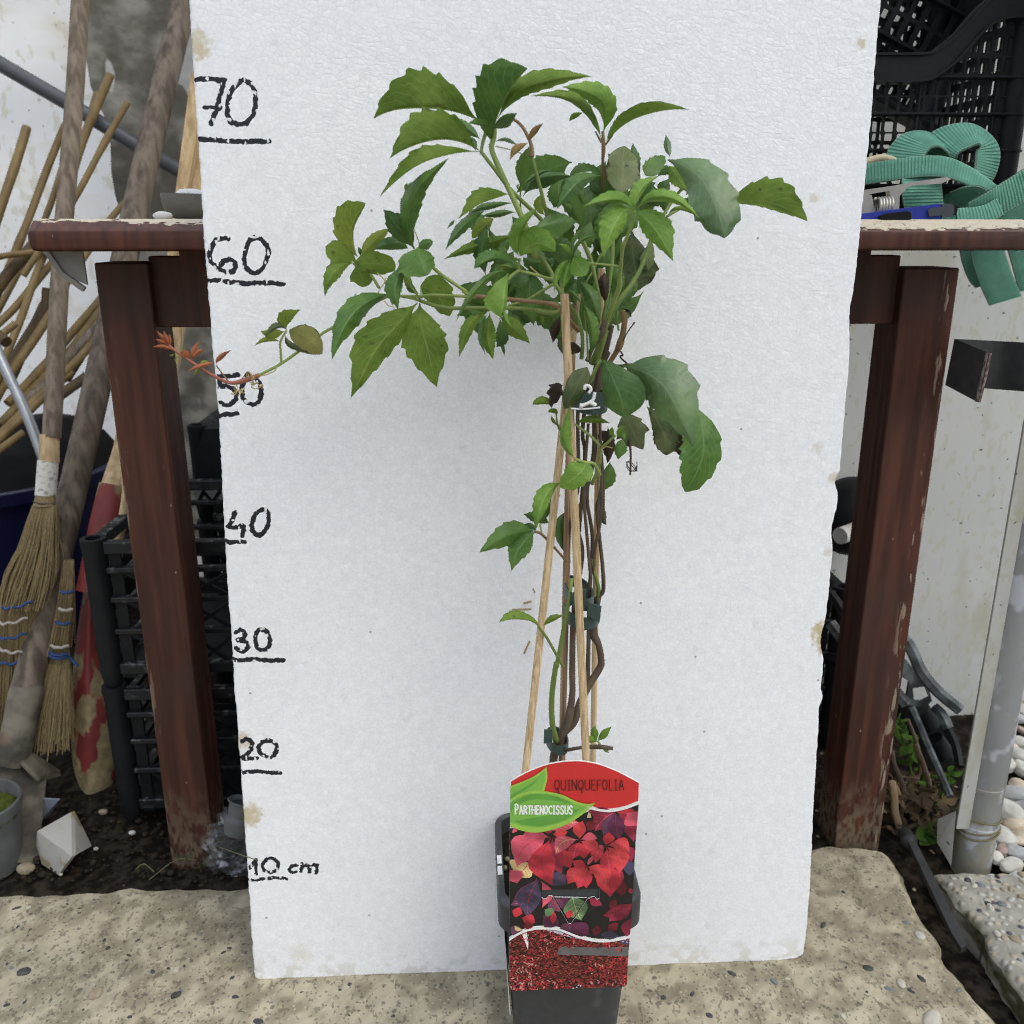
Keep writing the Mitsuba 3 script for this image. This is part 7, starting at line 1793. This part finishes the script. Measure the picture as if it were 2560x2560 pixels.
# the green leaf motif
upper = Polygon(curve([(270, 190), (400, 140), (490, 90), (545, 42)]) + curve([(545, 42), (550, 130), (528, 222)]) + [tg(400, 300), tg(270, 330)])
layer(upper, 14, 'print_lime', 'leaf_motif')
layer(Polygon(curve([(270, 205), (400, 152), (480, 112), (536, 66)]) + curve([(536, 66), (534, 130), (508, 215)]) + [tg(390, 228), tg(270, 290)]), 15, 'print_midgreen', 'leaf_motif')
layer(Polygon(curve([(270, 258), (360, 210), (440, 160), (490, 125)]) + curve([(490, 125), (440, 180), (360, 230), (270, 290)])), 15.5, 'print_green', 'leaf_motif')
lower = Polygon(curve([(262, 300), (330, 250), (430, 222), (540, 224), (660, 250), (770, 300), (850, 316), (904, 306)]) + curve([(904, 306), (830, 375), (720, 450), (600, 500), (470, 524), (360, 510), (262, 470)]))
layer(lower, 16, 'print_lime', 'leaf_motif')
layer(Polygon(curve([(262, 320), (330, 270), (430, 238), (540, 240), (660, 268), (760, 318), (836, 336)]) + curve([(836, 336), (760, 400), (640, 456), (500, 486), (380, 480), (262, 446)])), 17, 'print_midgreen', 'leaf_motif')
layer(Polygon(curve([(262, 330), (330, 282), (430, 244), (540, 246), (660, 276), (740, 318)]) + curve([(740, 318), (600, 292), (450, 282), (340, 320), (262, 390)])), 18, 'print_green', 'leaf_motif')
layer(Polygon(curve([(300, 440), (450, 415), (640, 380), (800, 345)]) + curve([(800, 345), (680, 430), (520, 474), (390, 470), (300, 440)])), 18, 'print_green', 'leaf_motif')

# lettering in narrow strokes; each glyph in a box of 1 x 1
o_ = [(.5 + .5 * math.cos(a), .5 + .5 * math.sin(a)) for a in np.linspace(0, 2 * math.pi, 25)]
s_ = smooth_path([(.92, .82), (.72, .98), (.4, 1.), (.12, .84), (.16, .62), (.5, .5), (.84, .38), (.9, .16), (.62, .0), (.3, .0), (.05, .16)], 40)
GLYPH = {'Q': [o_, [(.5, .22), (.72, .0), (.80, -.28)]], 'U': [smooth_path([(0, 1), (0, .4), (.1, .1), (.5, 0), (.9, .1), (1, .4), (1, 1)], 30)], 'I': [[(.5, 0), (.5, 1)], [(.15, 1), (.85, 1)], [(.15, 0), (.85, 0)]], 'N': [[(0, 0), (0, 1), (1, 0), (1, 1)]], 'E': [[(1, 1), (.05, 1), (.05, 0), (1, 0)], [(.05, .52), (.8, .52)]], 'F': [[(1, 1), (.05, 1), (.05, 0)], [(.05, .52), (.8, .52)]],
         'O': [o_], 'L': [[(.1, 1), (.1, 0), (1, 0)]], 'A': [[(0, 0), (.5, 1), (1, 0)], [(.18, .36), (.82, .36)]], 'P': [[(.05, 0), (.05, 1)], smooth_path([(.05, 1), (.6, 1), (.95, .78), (.6, .48), (.05, .46)], 20)], 'R': [[(.05, 0), (.05, 1)], smooth_path([(.05, 1), (.6, 1), (.9, .78), (.6, .5), (.05, .46)], 20), [(.4, .46), (1, 0)]], 'T': [[(0, 1), (1, 1)], [(.5, 1), (.5, 0)]], 'H': [[(0, 0), (0, 1)], [(1, 0), (1, 1)], [(0, .5), (1, .5)]],
         'C': [smooth_path([(1, .85), (.6, 1), (.1, .75), (.0, .5), (.1, .25), (.6, 0), (1, .15)], 30)], 'S': [s_]}


def write(word, x0, x1, y0, y1, w, gap, k, m, name, first=1., thin=('I',)):
    """The word between x0 and x1 (tag points), its capitals between the base line y0 and y1."""
    ws = [(.55 if c in thin else (.8 if c in 'EFLT' else 1.)) for c in word]
    unit = (x1 - x0) / (sum(ws) + gap * (len(word) - 1))
    x, lines = x0, []
    for i, (c, cw) in enumerate(zip(word, ws)):
        f = first if i == 0 else 1.
        for st in GLYPH[c]:
            lines.append(LineString([tg(x + px * cw * unit, y0 + (y1 - y0) * py * f) for px, py in st]).buffer(w))
        x += (cw + gap) * unit
    layer(shapely.union_all(lines), k, m, name, label=None)


write('QUINQUEFOLIA', 605, 1108, 214, 140, .00030, .42, 19, 'print_ink', 'lettering')
write('PARTHENOCISSUS', 316, 733, 388, 328, .00050, .46, 19, 'print_white', 'lettering', 1.18, ('I',))
obj('rim_clip', bx(*[tg(500, 960)[0], tg(946, 960)[0]], -.1044, -.1030, tg(700, 1030)[1], tg(700, 936)[1]), 'pot_plastic', pot)
